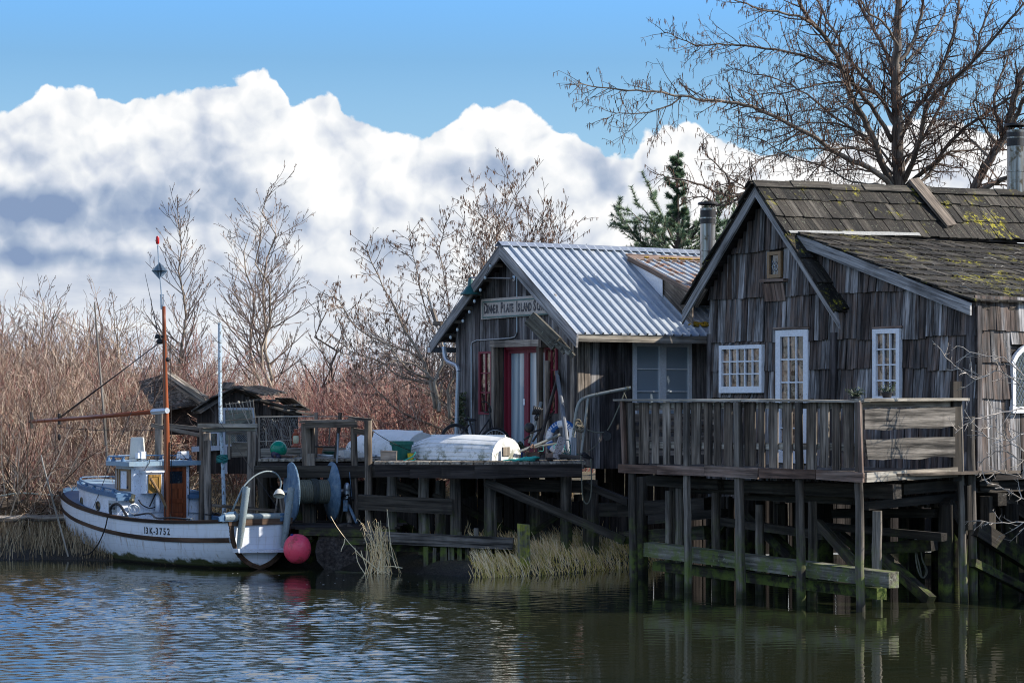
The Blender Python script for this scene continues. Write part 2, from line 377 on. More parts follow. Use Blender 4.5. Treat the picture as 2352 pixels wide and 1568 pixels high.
c = ramp(t, n_, [(.3, (.030, .022, .014)), (.5, (.075, .058, .036)), (.7, (.16, .125, .075))])
c = mixc(t, mth(t, 'MULTIPLY', sstep(t, n2_, .5, .62), .5), c, (.10, .11, .035))
c = mixc(t, sstep(t, z, .28, .02), c, (.022, .017, .011))
setb(t, b, c, lstep(t, z, 0, .3, .45, .95), n2_, .8, .06); M['mud'] = m
tag(obj('ground', g, m, None, True, (0, 0, 0)), kind='structure')
wx = np.concatenate([[-900, -300, -100, -40, -20], np.arange(-12, 10, .07), [14, 25, 60, 300, 900]]); wy = np.concatenate([[-60, -20, 0, 8, 12], np.arange(15, 44.5, .04), [47, 55, 75]])
GX, GY = np.meshgrid(wx, wy, indexing='ij'); RS = np.random.RandomState(4); Zw = np.zeros_like(GX); NC = 56
for i in range(NC):                                # wind ripples, crests mostly across the view
    lam = .105*(3.6**(i/(NC-1))); a = RS.normal(0, .62)+math.pi/2+.25; k = 2*math.pi/lam; Zw += (.16*math.sqrt(2/NC))/k*np.sin(k*(GX*math.cos(a)+GY*math.sin(a))+RS.uniform(0, 6.28))
PXw = CX+F*GX/np.maximum(GY, 5); ss = lambda v, a, b_: np.clip((v-a)/(b_-a), 0, 1)**2*(3-2*np.clip((v-a)/(b_-a), 0, 1))
low_ = .5+.25*np.sin(GX*.55+1.3*np.sin(GY*.31))+.25*np.sin(GY*.8+.7*np.sin(GX*.9)+1)
sh_ = ss(GY, 41.5-ss(PXw, 250, 700)*3.5, 37.5-ss(PXw, 250, 700)*5)
Aw = ss(PXw+500*(low_-.5), 1500, 820)*sh_; Aw = .07+.93*Aw*(.4+.6*low_); Aw *= ss(np.abs(GX+1), 11.6, 10)*ss(GY, 14.9, 16.5)*ss(GY, 45, 43.5)
Zw *= Aw
wv = MB(); ny_ = len(wy); ii, jj = np.meshgrid(np.arange(len(wx)-1), np.arange(ny_-1), indexing='ij'); q0_ = (ii*ny_+jj).ravel()
wv.raw(np.stack([GX.ravel(), GY.ravel(), Zw.ravel()], 1), np.stack([q0_, q0_+ny_, q0_+ny_+1, q0_+1], 1))
m, t, b = newmat('slough_water'); p = wpos(t); px_ = mk(t, 'ShaderNodeSeparateXYZ', {0: p}).outputs
amp = sstep(t, mth(t, 'ADD', px_[0], mth(t, 'MULTIPLY', noise(t, p, .35, 3, .5), 5.0)), 5.2, -1.5)     # breeze on the open left, calm under the lee of the house
calm = sstep(t, px_[1], 41, 35)
amp = mth(t, 'MULTIPLY_ADD', mth(t, 'MULTIPLY', amp, mth(t, 'MULTIPLY_ADD', calm, .75, .25)), .86, .14)
wa = noise(t, vscale(t, p, (3.2, 8.5, 1)), 1., 4, .55, .6); wb = noise(t, vscale(t, p, (9, 22, 1)), 1., 3, .5, .3); wc = noise(t, vscale(t, p, (.8, 1.6, 1)), 1., 2, .5)
hh = mth(t, 'ADD', mth(t, 'MULTIPLY', wa, 1.), mth(t, 'ADD', mth(t, 'MULTIPLY', wb, .32), mth(t, 'MULTIPLY', wc, 1.2)))
hh = mth(t, 'MULTIPLY', hh, amp)
col = mixc(t, noise(t, p, .5, 3), (.012, .017, .009), (.026, .027, .013))
setb(t, b, col, .03, hh, 1.0, .0030); b.inputs['IOR'].default_value = 1.5; b.inputs['Specular IOR Level'].default_value = .5
tag(obj('water', wv, m, None, True, (0, 0, 0)), kind='structure')

# ================================================================ frames of the two houses
class Fr:
    def __init__(s, x, y, rx, ry, kz=0):
        s.P = Vector((x, y, 0)); s.r = Vector((rx, ry, 0)).normalized(); s.u = Vector((-s.r.y, s.r.x, 0)); s.kz = kz
        s.pl = Pl(x, y, s.u.x, s.u.y)
    def __call__(s, a, b, z): v = s.P+s.r*a+s.u*b; v.z = z; return v
    def px(s, px, py, off=0):                      # (b, z) on the facade plane
        p = s.pl.p(px, py, off); return ((p-s.P).dot(s.u), p.z)
SF = Fr(1.19, 42.0, .85, .527); HFr = Fr(7.08, 34.6, .80, .60)
# generic wall cladding. W(s, z, o): point at s along, z up, o outward
def clad(mb, W, s0, s1, zb, zt, holes, wmin, wmax, th, jit=.004, gap=.004, back=None):
    s = s0
    cuts = sorted({h[0] for h in holes}|{h[1] for h in holes})
    while s < s1-.01:
        e = min(s+rng.uniform(wmin, wmax), s1)
        for cu in cuts:
            if s+.02 < cu < e: e = cu
        mid = (s+e)/2; top = zt(mid); bot = zb(mid) if callable(zb) else zb; segs = [(bot+rng.uniform(-.02, .02), top)]
        for h in holes:
            if h[0]-.005 < mid < h[1]+.005:
                ns = []
                for a, b in segs:
                    if h[2] > a: ns.append((a, min(b, h[2])))
                    if h[3] < b: ns.append((max(a, h[3]), b))
                segs = [q for q in ns if q[1]-q[0] > .03]
        r = rng.random()
        for a, b in segs:
            if b-a < .04: continue
            o = rng.uniform(0, .008); c0 = W(mid, (a+b)/2, o+th/2)
            ax = (W(e-gap/2, 0, 0)-W(s+gap/2, 0, 0))/2; ay = (W(mid, 0, th)-W(mid, 0, 0))/2
            mb.box(c0, ax, ay, UP*(b-a)/2, r, jit*.3)
        s = e
def shakes(mb, W, s0, s1, zs, zt, holes, wmin, wmax):
    """courses of split shakes; zs: bottoms from low to high; zt(s): top of wall"""
    cuts = sorted({h[0] for h in holes}|{h[1] for h in holes})
    for i, z0 in enumerate(zs):
        z1 = (zs[i+1] if i+1 < len(zs) else z0+1.2)+.05
        s = s0-rng.uniform(0, .06)
        while s < s1-.01:
            e = min(s+rng.uniform(wmin, wmax)*(1 if rng.random() < .8 else 1.35), s1)
            for cu in cuts:
                if s+.02 < cu < e: e = cu
            mid = (s+e)/2; a = z0(mid) if callable(z0) else z0; a += rng.gauss(0, .012); b = min(z1, zt(mid))
            for h in holes:
                if h[0]-.005 < mid < h[1]+.005 and h[2] < b and h[3] > a:
                    if h[2]-a > .05: b = min(b, h[2])
                    elif b-h[3] > .05: a = h[3]
                    else: b = a
            if b-a > .05:
                th = rng.uniform(.014, .026); out = rng.uniform(.022, .034); g_ = rng.uniform(.002, .007)
                ax = (W(e-g_, 0, 0)-W(s+g_, 0, 0))/2; n = (W(mid, 0, 1)-W(mid, 0, 0))
                lo = W(mid, a, out); hi = W(mid, b, .004)
                mb.box((lo+hi)/2, ax+UP*rng.uniform(-.004, .004), n*th/2, (hi-lo)/2+ax.normalized()*rng.uniform(-.005, .005), None, .0015)
            s = e
def roof_shakes(mb, O, al, dn, L, S, n, wmin, wmax, th=.022, clip=None, e_end=0):
    """O: ridge corner, al: unit along, dn: unit down-slope, L along, S down, n courses"""
    nv = al.cross(dn).normalized()
    if nv.z < 0: nv = -nv
    ex = S/n
    for i in range(n):
        s = -rng.uniform(0, .05)
        while s < L:
            w_ = rng.uniform(wmin, wmax); e = min(s+w_, L+.02); mid = (s+e)/2
            a = i*ex-.12 if i else 0; b = (i+1)*ex+rng.gauss(0, .012)+(e_end if i == n-1 else 0)
            if clip is None or clip(mid, i):
                g_ = rng.uniform(.003, .009)
                lo = O+al*mid+dn*b+nv*(rng.uniform(.030, .045)+th/2); hi = O+al*mid+dn*a+nv*(.006+th/2)
                mb.box((lo+hi)/2, al*((e-s)/2-g_)+dn*rng.uniform(-.006, .006), nv*th/2*rng.uniform(.8, 1.35), (lo-hi)/2+al*rng.uniform(-.006, .006), None, .002)
            s = e
# window sash: W frame, rectangle s0..s1,z0..z1
def sash(root, W, s0, s1, z0, z1, nc, nr, fw, mw, mat, glass, name='window', fwb=None, inner=None, out=.05, dep=.05, mats_in=None, glassname='pane'):
    fb = MB(); ds = W(1, 0, 0)-W(0, 0, 0); dn = (W(0, 0, 1)-W(0, 0, 0))
    fwb = fwb or fw; sgn = 1
    def rect(a, b, c, d, o, th):
        fb.box(W((a+b)/2, (c+d)/2, o), ds*abs(b-a)/2, dn*th/2, UP*(d-c)/2, None)
    rect(s0, s0+fw, z0, z1, out, dep); rect(s1-fw, s1, z0, z1, out, dep)
    rect(s0+fw, s1-fw, z1-fw, z1, out-.002, dep); rect(s0+fw, s1-fw, z0, z0+fwb, out-.002, dep)
    iw = (s1-s0-2*fw)/nc; ih = (z1-z0-fw-fwb)/nr
    for i in range(1, nc): rect(s0+fw+i*iw-mw/2, s0+fw+i*iw+mw/2, z0+fwb, z1-fw, out-.004, dep*.6)
    for j in range(1, nr): rect(s0+fw, s1-fw, z0+fwb+j*ih-mw/2, z0+fwb+j*ih+mw/2, out-.006, dep*.56)
    w_ = obj(name, fb, mat, root)
    gb = MB()                                      # each light sits a hair out of true, as old putty glazing does
    for i in range(nc):
        for j in range(nr):
            a = s0+fw+i*iw; c_ = z0+fwb+j*ih; o = [out-.018+rng.uniform(-.0035, .0035) for _ in range(4)]
            gb.raw([W(a, c_, o[0]), W(a+iw, c_, o[1]), W(a+iw, c_+ih, o[2]), W(a, c_+ih, o[3])], [(0, 1, 2, 3)])
    obj(glassname, gb, glass, w_); return w_
def glassmat(name, tint, wav=.35, rough=.03, spec=.9, pat=None):
    m, t, b = newmat(name); p = wpos(t); n_ = noise(t, p, 7, 3, .5)
    c = tint if pat is None else ramp(t, noise(t, vscale(t, p, (1, 1, .55)), pat[0], 3, .6, .8), pat[1])
    setb(t, b, c, rough, n_, wav, .02, spec=spec); b.inputs['Coat Weight'].default_value = .55; b.inputs['Coat Roughness'].default_value = .02
    return m
M['white'] = paint('white_trim_paint', (.70, .72, .76), .68, (.30, .25, .2), dirtamt=.2)
M['red'] = paint('red_trim_paint', (.17, .012, .028), .66, (.12, .05, .05), dirtamt=.1)
M['bluegrey'] = paint('grey_trim_paint', (.36, .40, .46), .66, (.2, .18, .16))
M['glass'] = glassmat('window_glass', (.02, .02, .02), pat=(5., [(.36, (.008, .007, .007)), (.5, (.05, .032, .024)), (.6, (.34, .21, .13)), (.68, (.10, .06, .045))]))  # brown and tan patches painted into the panes as reflections
M['glassd'] = glassmat('dark_window_glass', (.018, .026, .036), wav=.25)
M['glassc'] = glassmat('curtained_window_glass', (.27, .33, .38), wav=.12, rough=.12)
M['screen'] = flat('window_screen', (.035, .055, .075), .55)
M['galv'] = paint('galvanised_steel', (.40, .44, .49), rough=.42, metal=.75, var=.12, dirtamt=.3, dirt=(.3, .3, .3), bs=.06)
m, t, b = newmat('roofing_steel'); p = wpos(t); a_ = noise(t, p, 1.2, 4, .6); s_ = mk(t, 'ShaderNodeTexVoronoi', {'Vector': p, 'Scale': 60.}).outputs['Color']
v_ = mk(t, 'ShaderNodeSeparateColor', {0: s_}).outputs[0]
c = ramp(t, a_, [(.3, (.34, .39, .45)), (.6, (.46, .495, .53)), (.8, (.37, .39, .41))]); k = lstep(t, v_, 0, 1, .86, 1.08)
c = mixc(t, 1., c, mk(t, 'ShaderNodeCombineXYZ', {0: k, 1: k, 2: k}).outputs[0], 'MULTIPLY')
c = mixc(t, sstep(t, noise(t, vscale(t, p, (3, 3, .7)), 2.4, 5, .7), .64, .74), c, (.30, .29, .27))
setb(t, b, c, .5, a_, .04, .01, .22, .5); M['steel'] = m
m, t, b = newmat('rusty_roofing'); p = wpos(t); a_ = noise(t, vscale(t, p, (1.2, 1.2, .8)), 3.2, 5, .65)
c = ramp(t, a_, [(.46, (.36, .41, .46)), (.54, (.36, .31, .27)), (.62, (.28, .115, .05)), (.8, (.14, .06, .035))]); setb(t, b, c, .6, a_, .2, .01, .2); M['rust'] = m
m, t, b = newmat('yellow_lichen'); c = ramp(t, noise(t, wpos(t), 22, 4), [(.3, (.20, .11, .005)), (.7, (.55, .34, .02))]); setb(t, b, c, .95, noise(t, wpos(t), 60, 4), 1., .02); M['lichen'] = m

# ================================================================ the schoolhouse
sch = thing('schoolhouse', 'weathered plank schoolhouse with red doors and a ribbed steel roof', 'house', SF(2, 2.1, 1.8))
W_ = 4.36; bR = W_/2; zr = 6.07; ze = 4.30; sl = (zr-ze)/(bR+.45)
ztS = lambda b: zr-.10-abs(b-bR)*sl
WA = lambda s, z, o: SF(-o, s, z)                   # facade
WB = lambda s, z, o: SF(s, -o, z)                   # long side toward the slough
def srect(x0, y0, x1, y1, Rg=R4):
    a = SF.px(*Rg(x0, y0)); b = SF.px(*Rg(x1, y1)); return (min(a[0], b[0]), max(a[0], b[0]), min(a[1], b[1]), max(a[1], b[1]))
dr = srect(722, 822, 1010, 1500); w1 = srect(560, 864, 650, 1297); w2 = srect(1018, 836, 1100, 1290)
dr = (dr[0], dr[1], 2.05, dr[3])
fb = MB()
clad(fb, WA, 0, W_, 1.75, ztS, [dr, w1, w2], .09, .2, .025)
obj('facade_siding', fb, M['siding'], sch)
spl = Pl(1.19, 42, .85, .527)
def s2(x, y, Rg=R4):
    p = spl.p(*Rg(x, y)); return ((p-SF.P).dot(SF.r), p.z)
a_ = s2(1603, 800); b_ = s2(2005, 1190); wl = (a_[0], b_[0], 2.72, a_[1])
sb = MB(); clad(sb, WB, 0, 6.5, lambda s: 1.78, lambda s: ze+.12, [wl], .10, .22, .025); obj('side_siding', sb, M['siding'], sch)
bk = MB()                                           # frame behind the boards
bk.prism([SF(.20, 0.02, 1.8), SF(.20, W_-.02, 1.8), SF(.20, W_-.02, ztS(W_)), SF(.20, bR, zr-.1), SF(.20, .02, ztS(0))], SF.r*.05)
bk.prism([SF(.26, .02, 1.8), SF(6.5, .02, 1.8), SF(6.5, .02, ze+.2), SF(.26, .02, ze+.2)], SF.u*.05)
bk.prism([SF(.1, W_-.02, 1.8), SF(6.5, W_-.02, 1.8), SF(6.5, W_-.02, ze+.2), SF(.1, W_-.02, ze+.2)], -SF.u*.05)
bk.prism([SF(.1, .1, 1.85), SF(6.5, .1, 1.85), SF(6.5, W_-.1, 1.85), SF(.1, W_-.1, 1.85)], UP*.08)
obj('wall_frame', bk, M['darkw'], sch)
cb = MB(); cb.box(WB(.07, 3.0, .045), SF.r*.075, SF.u*.015, UP*1.22); cb.box(WB(.22, 3.02, .04), SF.r*.06, SF.u*.012, UP*1.2); cb.box(WA(.07, 3.0, .04), SF.u*.06, SF.r*.012, UP*1.2)
parts('corner_board', cb, M['grey'], sch)
# roof
def ribbed(mb, O, al, dn, L, S, pitch=.2, h=.044):
    nv = al.cross(dn).normalized(); nv = nv if nv.z > 0 else -nv
    prof = [(0, 0), (.72, 0), (.76, 1), (.90, 1), (.94, 0)]
    pts = []; a = 0
    while a < L:
        for f_, q in prof: pts.append((a+f_*pitch, q*h))
        a += pitch
    V = []
    for x, q in pts: V += [O+al*x+nv*q, O+al*x+dn*S+nv*q]
    mb.raw(V, [(2*i, 2*i+1, 2*i+3, 2*i+2) for i in range(len(pts)-1)])
rf = MB(); dnR = (SF(0, -.52, ze-.04)-SF(0, bR, zr)).normalized(); SL = (SF(0, -.52, ze-.04)-SF(0, bR, zr)).length
dnL = (SF(0, W_+.55, zr-sl*(bR+.55))-SF(0, bR, zr)).normalized()
ribbed(rf, SF(-.32, bR, zr), SF.r, dnR, 7.2, SL); ribbed(rf, SF(-.32, bR, zr), SF.r, dnL, 7.2, SL)
ro = obj('roof', rf, M['steel'], sch)
scw = MB(); nv_ = SF.r.cross(dnR); nv_ = nv_ if nv_.z > 0 else -nv_
for i in range(35):
    for q_ in (.035, .34, .65, .965): scw.lathe(SF(-.32, bR, zr)+SF.r*(.2*i+.166)+dnR*(SL*q_)+nv_*.036, [(.013, 0), (.010, .008), (.001, .009)], nv_, 6)
obj('screws', scw, M['darkw'], ro)
rc = MB(); 
for dn in (dnR, dnL): 
    nv = SF.r.cross(dn); nv = nv if nv.z > 0 else -nv
    rc.prism([SF(-.36, bR, zr+.045), SF(7, bR, zr+.045), SF(7, bR, zr+.045)+dn*.16, SF(-.36, bR, zr+.045)+dn*.16], nv*.006)
obj('ridge_cap', rc, M['galv'], ro)
dk = MB()
for dn in (dnR, dnL):
    nv = SF.r.cross(dn); nv = nv if nv.z > 0 else -nv
    q = zr-.03; dk.prism([SF(-.28, bR, q), SF(6.9, bR, q), SF(6.9, bR, q)+dn*(SL-.06), SF(-.28, bR, q)+dn*(SL-.06)], -nv*.03)
obj('roof_deck', dk, M['darkw'], ro)
bg_ = MB()
for dn in (dnR, dnL):
    O = SF(-.34, bR, zr+.0); nv = SF.r.cross(dn); nv = nv if nv.z > 0 else -nv
    ve = SF.u*(dn.dot(SF.u)); O2 = O-UP*.02
    bg_.prism([O2, O2+dn*(SL+.02), O2+dn*(SL-.02)-UP*.24, O2-UP*.24], SF.r*.045, g=dn)
parts('barge_board', bg_, M['rafter'], sch)
rt = MB()
for i in range(6):
    d_ = SL*(.16+.145*i); c0 = SF(-.29, bR, zr-.1)+dnL*d_
    rt.beam(c0, c0+SF.r*.4, .1, .07, rnd=.6)
parts('lookout', rt, M['grey'], sch)
fa = MB(); e0 = SF(-.30, -.49, ze-.10); fa.beam(e0, e0+SF.r*6.9, .03, .16, jit=.004, rnd=.9); obj('fascia', fa, M['greyl'], sch)
# rusty shed dormer
nR = SF.r.cross(dnR); nR = nR if nR.z > 0 else -nR
def onroof(x, y): return hit(*R4(x, y), SF(0, bR, zr), nR)
q0 = onroof(1575, 240); a0 = (q0-SF.P).dot(SF.r); q1 = onroof(2010, 765)
dn_ = Vector(dnR); d0 = (q0-SF(a0, bR, zr)).dot(dnR)
shal = (SF.u*-1+UP*-.36).normalized()
T0 = SF(a0, bR, zr)+dnR*(d0-.02)+nR*.05
Ld = 2.3
dm = MB(); ribbed(dm, T0, SF.r, shal, 3.2, Ld, .2, .03); do = obj('dormer', dm, M['rust'], sch)
ck = MB(); E0 = T0+shal*(Ld-.12)-UP*.03+SF.r*.06; below = SF((E0-SF.P).dot(SF.r), 0, 0)
bz = (E0-SF.P).dot(SF.u); zroof = zr-(bR-bz)*sl
ck.prism([T0-UP*.04+SF.r*.06, E0, Vector((E0.x, E0.y, zroof))], SF.r*.03, g=dnR)
obj('dormer_cheek', ck, [M['grey']], do)
wt = MB(); m0 = T0.lerp(E0, .56); b0_ = (m0-SF.P).dot(SF.u); wt.prism([T0-UP*.05+SF.r*.05, m0+SF.r*-.01-UP*.04, Vector((m0.x, m0.y, zr-(bR-b0_)*sl+.02))-SF.r*.01], -SF.r*.012)
obj('flashing', wt, M['white'], do)
db = MB(); db.beam(T0+UP*.01, T0+shal*Ld+UP*.01, .02, .10, rnd=.95); db.beam(T0+nR*.03+dnR*-.02, T0+SF.r*3+nR*.03+dnR*-.02, .22, .02, up=nR, rnd=.8)
obj('dormer_barge', db, M['brownw'], do)
lm = MB()
for i in range(60):
    c0 = T0+SF.r*rng.uniform(.3, 3)+nR*.05; lm.ball(c0, rng.uniform(.012, .03), 6, 4, (1.6, 1.2, .6))
for i in range(40):
    q = onroof(rng.uniform(2000, 2130), rng.uniform(672, 694)); lm.ball(q+nR*.03, rng.uniform(.02, .045), 6, 4, (1.5, 1, .6))
tag(obj('lichen_patch', lm, M['lichen'], ro), kind='stuff')
# doors
M['curt'] = None
m, t, b = newmat('pale_curtain'); lc_ = wpos(t); wv_ = mk(t, 'ShaderNodeTexWave', {'Vector': vscale(t, lc_, (1, 1, .08)), 'Scale': 3.1, 'Distortion': 5.5, 'Detail': 2.})
c = ramp(t, wv_.outputs['Fac'], [(0, (.20, .27, .32)), (.6, (.28, .36, .41)), (1, (.36, .44, .48))]); setb(t, b, c, .25, wv_.outputs['Fac'], .4, .03, spec=.8); b.inputs['Coat Weight'].default_value = .8; M['curt'] = m
dmid = (dr[0]+dr[1])/2+.02; WD = lambda s, z, o: SF(.10-o, s, z)
dfm = MB()
for (s, z0_, z1_, w2_) in ((dr[1]-.02, dr[2], dr[3], .02), (dr[0]+.02, dr[2], dr[3], .02)): dfm.box(WD(s, (z0_+z1_)/2, .06), SF.u*w2_, SF.r*.05, UP*(z1_-z0_)/2)
dfm.box(WD((dr[0]+dr[1])/2, dr[3]-.04, .062), SF.u*((dr[1]-dr[0])/2-.08), SF.r*.05, UP*.04)
obj('door_frame', dfm, M['red'], sch)
for s0_, s1_ in ((dr[0]+.04, dmid-.002), (dmid+.002, dr[1]-.04)):
    d_ = sash(sch, WD, s0_, s1_, dr[2], dr[3]-.08, 1, 1, .075, .02, M['red'], M['curt'], 'door', fwb=.13, out=.03)
    if s0_ > dmid-.01:
        hb = MB(); hb.box(WD(s0_+.06, 3.02, .066), SF.u*.025, SF.r*.006, UP*.06); obj('latch_plate', hb, M['white'], d_)
sash(sch, WA, *w1, 2, 3, .045, .025, M['red'], M['glass'], out=.035); sash(sch, WA, *w2, 2, 3, .045, .025, M['red'], M['glass'], out=.035)
sash(sch, WB, wl[0], (wl[0]+wl[1])/2-.002, wl[2], wl[3], 1, 3, .075, .02, M['white'], M['glassc'], out=.045); sash(sch, WB, (wl[0]+wl[1])/2+.002, wl[1], wl[2], wl[3], 1, 3, .075, .02, M['white'], M['glassc'], out=.045)
# rough porch frame round the doors
pf = MB(); A_ = SF.px(*R4(652, 830), .16); B_ = SF.px(*R4(970, 820), .16)
for q, wd in ((A_[0], .05), (B_[0], .045)): pf.box(WA(q, 3.1, .16), SF.u*wd, SF.r*.05, UP*1.08, jit=.01)
q3 = SF.px(*R4(990, 1100), .12)[0]-.1; pf.box(WA(q3, 2.85, .1), SF.u*.05, SF.r*.02, UP*.95, jit=.008, rnd=.9)
lA = SF.pl.p(*R4(628, 812), .2); lB = SF.pl.p(*R4(992, 802), .2); pf.beam(lA, lB, .06, .12, jit=.01, rnd=.85); pf.box(lB-UP*.01, SF.u*.05, SF.r*.08, UP*.08, rnd=.2)
for i in range(6): pf.box(WA(dr[1]+.09+.0*i, 3.1, .02+.02*i), SF.u*.07, SF.r*.008, UP*1.05, rnd=.05)
parts('porch_board', pf, M['grey'], sch)
# fairy lights, downpipe, conduit
gp = MB(); off = .02
pts = smoothline([SF.pl.p(*R4(x, y), -.05+.3) for x, y in ((303, 830), (312, 900), (335, 935), (390, 960), (404, 1000))], 3); gp.tube(pts, .045, 8)
pts2 = [SF.pl.p(*R4(x, y), .25) for x, y in ((404, 1000), (396, 1200), (390, 1440))]; gp.tube(pts2, .042, 8)
gp.beam(SF(-.30, W_+.62, 4.08), SF(6, W_+.62, 4.08), .12, .1); obj('gutter', gp, M['galv'], sch)
cd = MB(); cpts = [(810, 350), (810, 470), (810, 730), (795, 762), (760, 770), (530, 785), (498, 800), (493, 830), (493, 1325)]
cd.tube([SF.pl.p(*R4(x, y), .05) for x, y in cpts], .014, 6); obj('conduit', cd, M['galv'], sch)
eb = MB(); eb.box(SF.pl.p(*R4(493, 1392), .07), SF.u*.07, SF.r*.04, UP*.14); obj('meter_box', eb, M['galv'], sch)
st = MB(); rmp = [(625, 255), (590, 335), (556, 420), (515, 498), (480, 572), (435, 635), (397, 695), (350, 748), (308, 795)]
P_ = [SF.pl.p(*R4(x, y), .38) for x, y in rmp]
for i in range(len(P_)-1): st.tube(sag(P_[i], P_[i+1], .03, 5), .006, 4, False)
bl = MB()
for p_ in P_: bl.ball(p_-UP*.05, .026, 8, 6, (1, 1, 1.4)); st.cyl(p_, p_-UP*.03, .012, n=6)
so_ = obj('light_string', st, flat('black_rubber', (.012, .012, .014), .5), sch); parts('bulb', bl, flat('clear_bulb', (.5, .55, .55), .1), so_)
M['black'] = bpy.data.materials['black_rubber']
# gooseneck barn lamp
lp = MB(); p0 = SF.pl.p(*R4(797, 357), .03); p1 = p0-SF.r*.0; e1 = SF.pl.p(*R4(487, 352), .32)
lp.tube([p0, p0-SF.r*.10, e1], .014, 6); lp.lathe(p0, [(.001, .05), (.06, .04), (.06, 0)], -SF.r, 12)
lo_ = obj('gooseneck_arm', lp, M['galv'], sch)
ls = MB(); ls.lathe(e1-UP*.03, [(.03, .03), (.045, -.02), (.05, -.10), (.07, -.15), (.10, -.19), (.16, -.25), (.20, -.29), (.205, -.31), (.15, -.24), (.05, -.12)], UP, 20)
obj('lamp_shade', ls, paint('green_enamel', (.018, .09, .085), .7, (.15, .1, .07), rough=.35), lo_, True)
# hook at eave and the leaning offcut
hk = MB(); a_ = SF.pl.p(*R4(258, 680), .3); b_ = SF.pl.p(*R4(225, 575), .3); hk.beam(a_, b_, .05, .10, up=SF.u, rnd=.8); hk.beam(SF.pl.p(*R4(235, 670), .32), SF.pl.p(*R4(290, 668), .32), .06, .08, rnd=.2); obj('eave_bracket', hk, M['grey'], sch)

# lettering as real meshes
def lettering(txt, size, mat, name, parent, origin, xdir, up, ext=.004, sx=1., align='LEFT', bold=0.):
    cu = bpy.data.curves.new(name, 'FONT'); cu.body = txt; cu.size = size; cu.extrude = ext; cu.align_x = align; cu.resolution_u = 3; cu.offset = bold
    o = bpy.data.objects.new(name, cu); C.objects.link(o)
    x = Vector(xdir).normalized(); y = Vector(up).normalized(); z = x.cross(y).normalized(); y = z.cross(x)
    mt = Matrix((x*sx, y, z)).transposed().to_4x4(); mt.translation = Vector(origin)
    dg = bpy.context.evaluated_depsgraph_get(); me = bpy.data.meshes.new_from_object(o.evaluated_get(dg)); bpy.data.objects.remove(o)
    me.transform(mt); me.transform(Matrix.Translation(-ORG[parent.name])); me.materials.clear(); me.materials.append(mat)
    q = bpy.data.objects.new(name, me); C.objects.link(q); q.parent = parent; ORG[q.name] = ORG[parent.name]; return q
def pslab(mb, t, serif, W, x, z):
    pass
# sign board
sg = [SF.pl.p(*R4(x, y), .05) for x, y in ((570, 502), (1085, 465), (1085, 603), (570, 642))]
sgb = MB(); sgb.prism(sg, -SF.r*.03); sgo = single('school_sign', sgb, paint('cream_sign_paint', (.42, .37, .33), .60, (.30, .25, .23), dirtamt=.4, var=.2), 'faded cream name board with green border on the school gable', 'sign')
xd = (sg[1]-sg[0]).normalized(); hS = sg[0].z-sg[3].z; wS = (sg[1]-sg[0]).length
gb = MB()
for k_ in (.12, .88):
    a = sg[0]+xd*.06-UP*hS*k_-SF.r*.033; gb.prism([a, a+xd*(wS-.12), a+xd*(wS-.12)-UP*.028, a-UP*.028], -SF.r*.002)
a = sg[0]+xd*.06-UP*hS*.12-SF.r*.033
gb.prism([a, a+xd*.028, a+xd*.028-UP*hS*.76, a-UP*hS*.76], -SF.r*.0025); obj('border_line', gb, paint('sign_green', (.06, .13, .12), .62, (.35, .31, .28)), sgo)
M['signink'] = paint('sign_ink', (.035, .035, .045), .58, (.36, .32, .29), sc=1.4)
o_ = sg[3]+xd*.11+UP*hS*.29-SF.r*.034; cx_ = 0
for wd in ('DINNER', 'PLATE', 'ISLAND', 'SCHOOL'):
    for i, ch in enumerate(wd):
        s_ = .25 if i == 0 else .195
        lettering(ch, s_*1.12, M['signink'], 'letter', sgo, o_+xd*cx_, xd, UP, .002, .66, bold=.009)
        cx_ += s_*(.64 if ch not in 'I' else .32)*.62+.017
    cx_ += .082
for x in (1088, ):
    pass
# ================================================================ the shingled house
KZ = .030
hs = thing('shingled_house', 'dark shake sided cottage on piles with a steep mossy shake roof and white windows', 'house', HFr(3, 3, 1.9))
HA = lambda s, z, o: HFr(-o, s, z); HB = lambda s, z, o: HFr(s, -o, z)
OV = .32                                            # barge plane stands this far proud
def hb(x, y, off=OV, Rg=R6): return HFr.px(*Rg(x, y), off)
eL = hb(105, 925); ap = hb(548, 168); jn = hb(752, 452); eR = hb(1052, 975); ll = hb(1885, 893, .12)
lj = hb(752, 452, .12)
def lin(p, q, s): return p[1]+(q[1]-p[1])*(s-p[0])/(q[0]-p[0])
def ztH(s):
    g = min(lin(eL, ap, s), lin(ap, eR, s)); l_ = lin(lj, ll, s) if s < lj[0] else -9
    return max(g, l_)-.05
bL = hb(275, 900, 0)[0]                             # left end of the wall
def hrect(x0, y0, x1, y1, Rg=R6):
    a = HFr.px(*Rg(x0, y0)); b = HFr.px(*Rg(x1, y1)); return (min(a[0], b[0]), max(a[0], b[0]), min(a[1], b[1]), max(a[1], b[1]))
hw1 = hrect(352, 1150, 617, 1440); hd = hrect(693, 1055, 893, 1500); hw2 = hrect(1303, 1048, 1470, 1480); hwg = hrect(640, 570, 725, 728)
hd = (hd[0], hd[1], 2.0, hd[3]); hw2 = (hw2[0], hw2[1], hw2[2]-.02, hw2[3])
def zc(y, x=900): return HFr.px(*R6(x, y))[1]
crs = [zc(2100), zc(1790), zc(1480), zc(1300), zc(1118), zc(838), zc(566, 600)]
wob = [rng.uniform(0, 6) for _ in crs]
zs = [(lambda s, z0=z0, q=q: z0+.018*math.sin(s*1.9+q)+(.04 if int(s*1.1+q) % 4 == 0 and q > 3 else 0)) for z0, q in zip(crs, wob)]
zsn = crs
sk = MB()
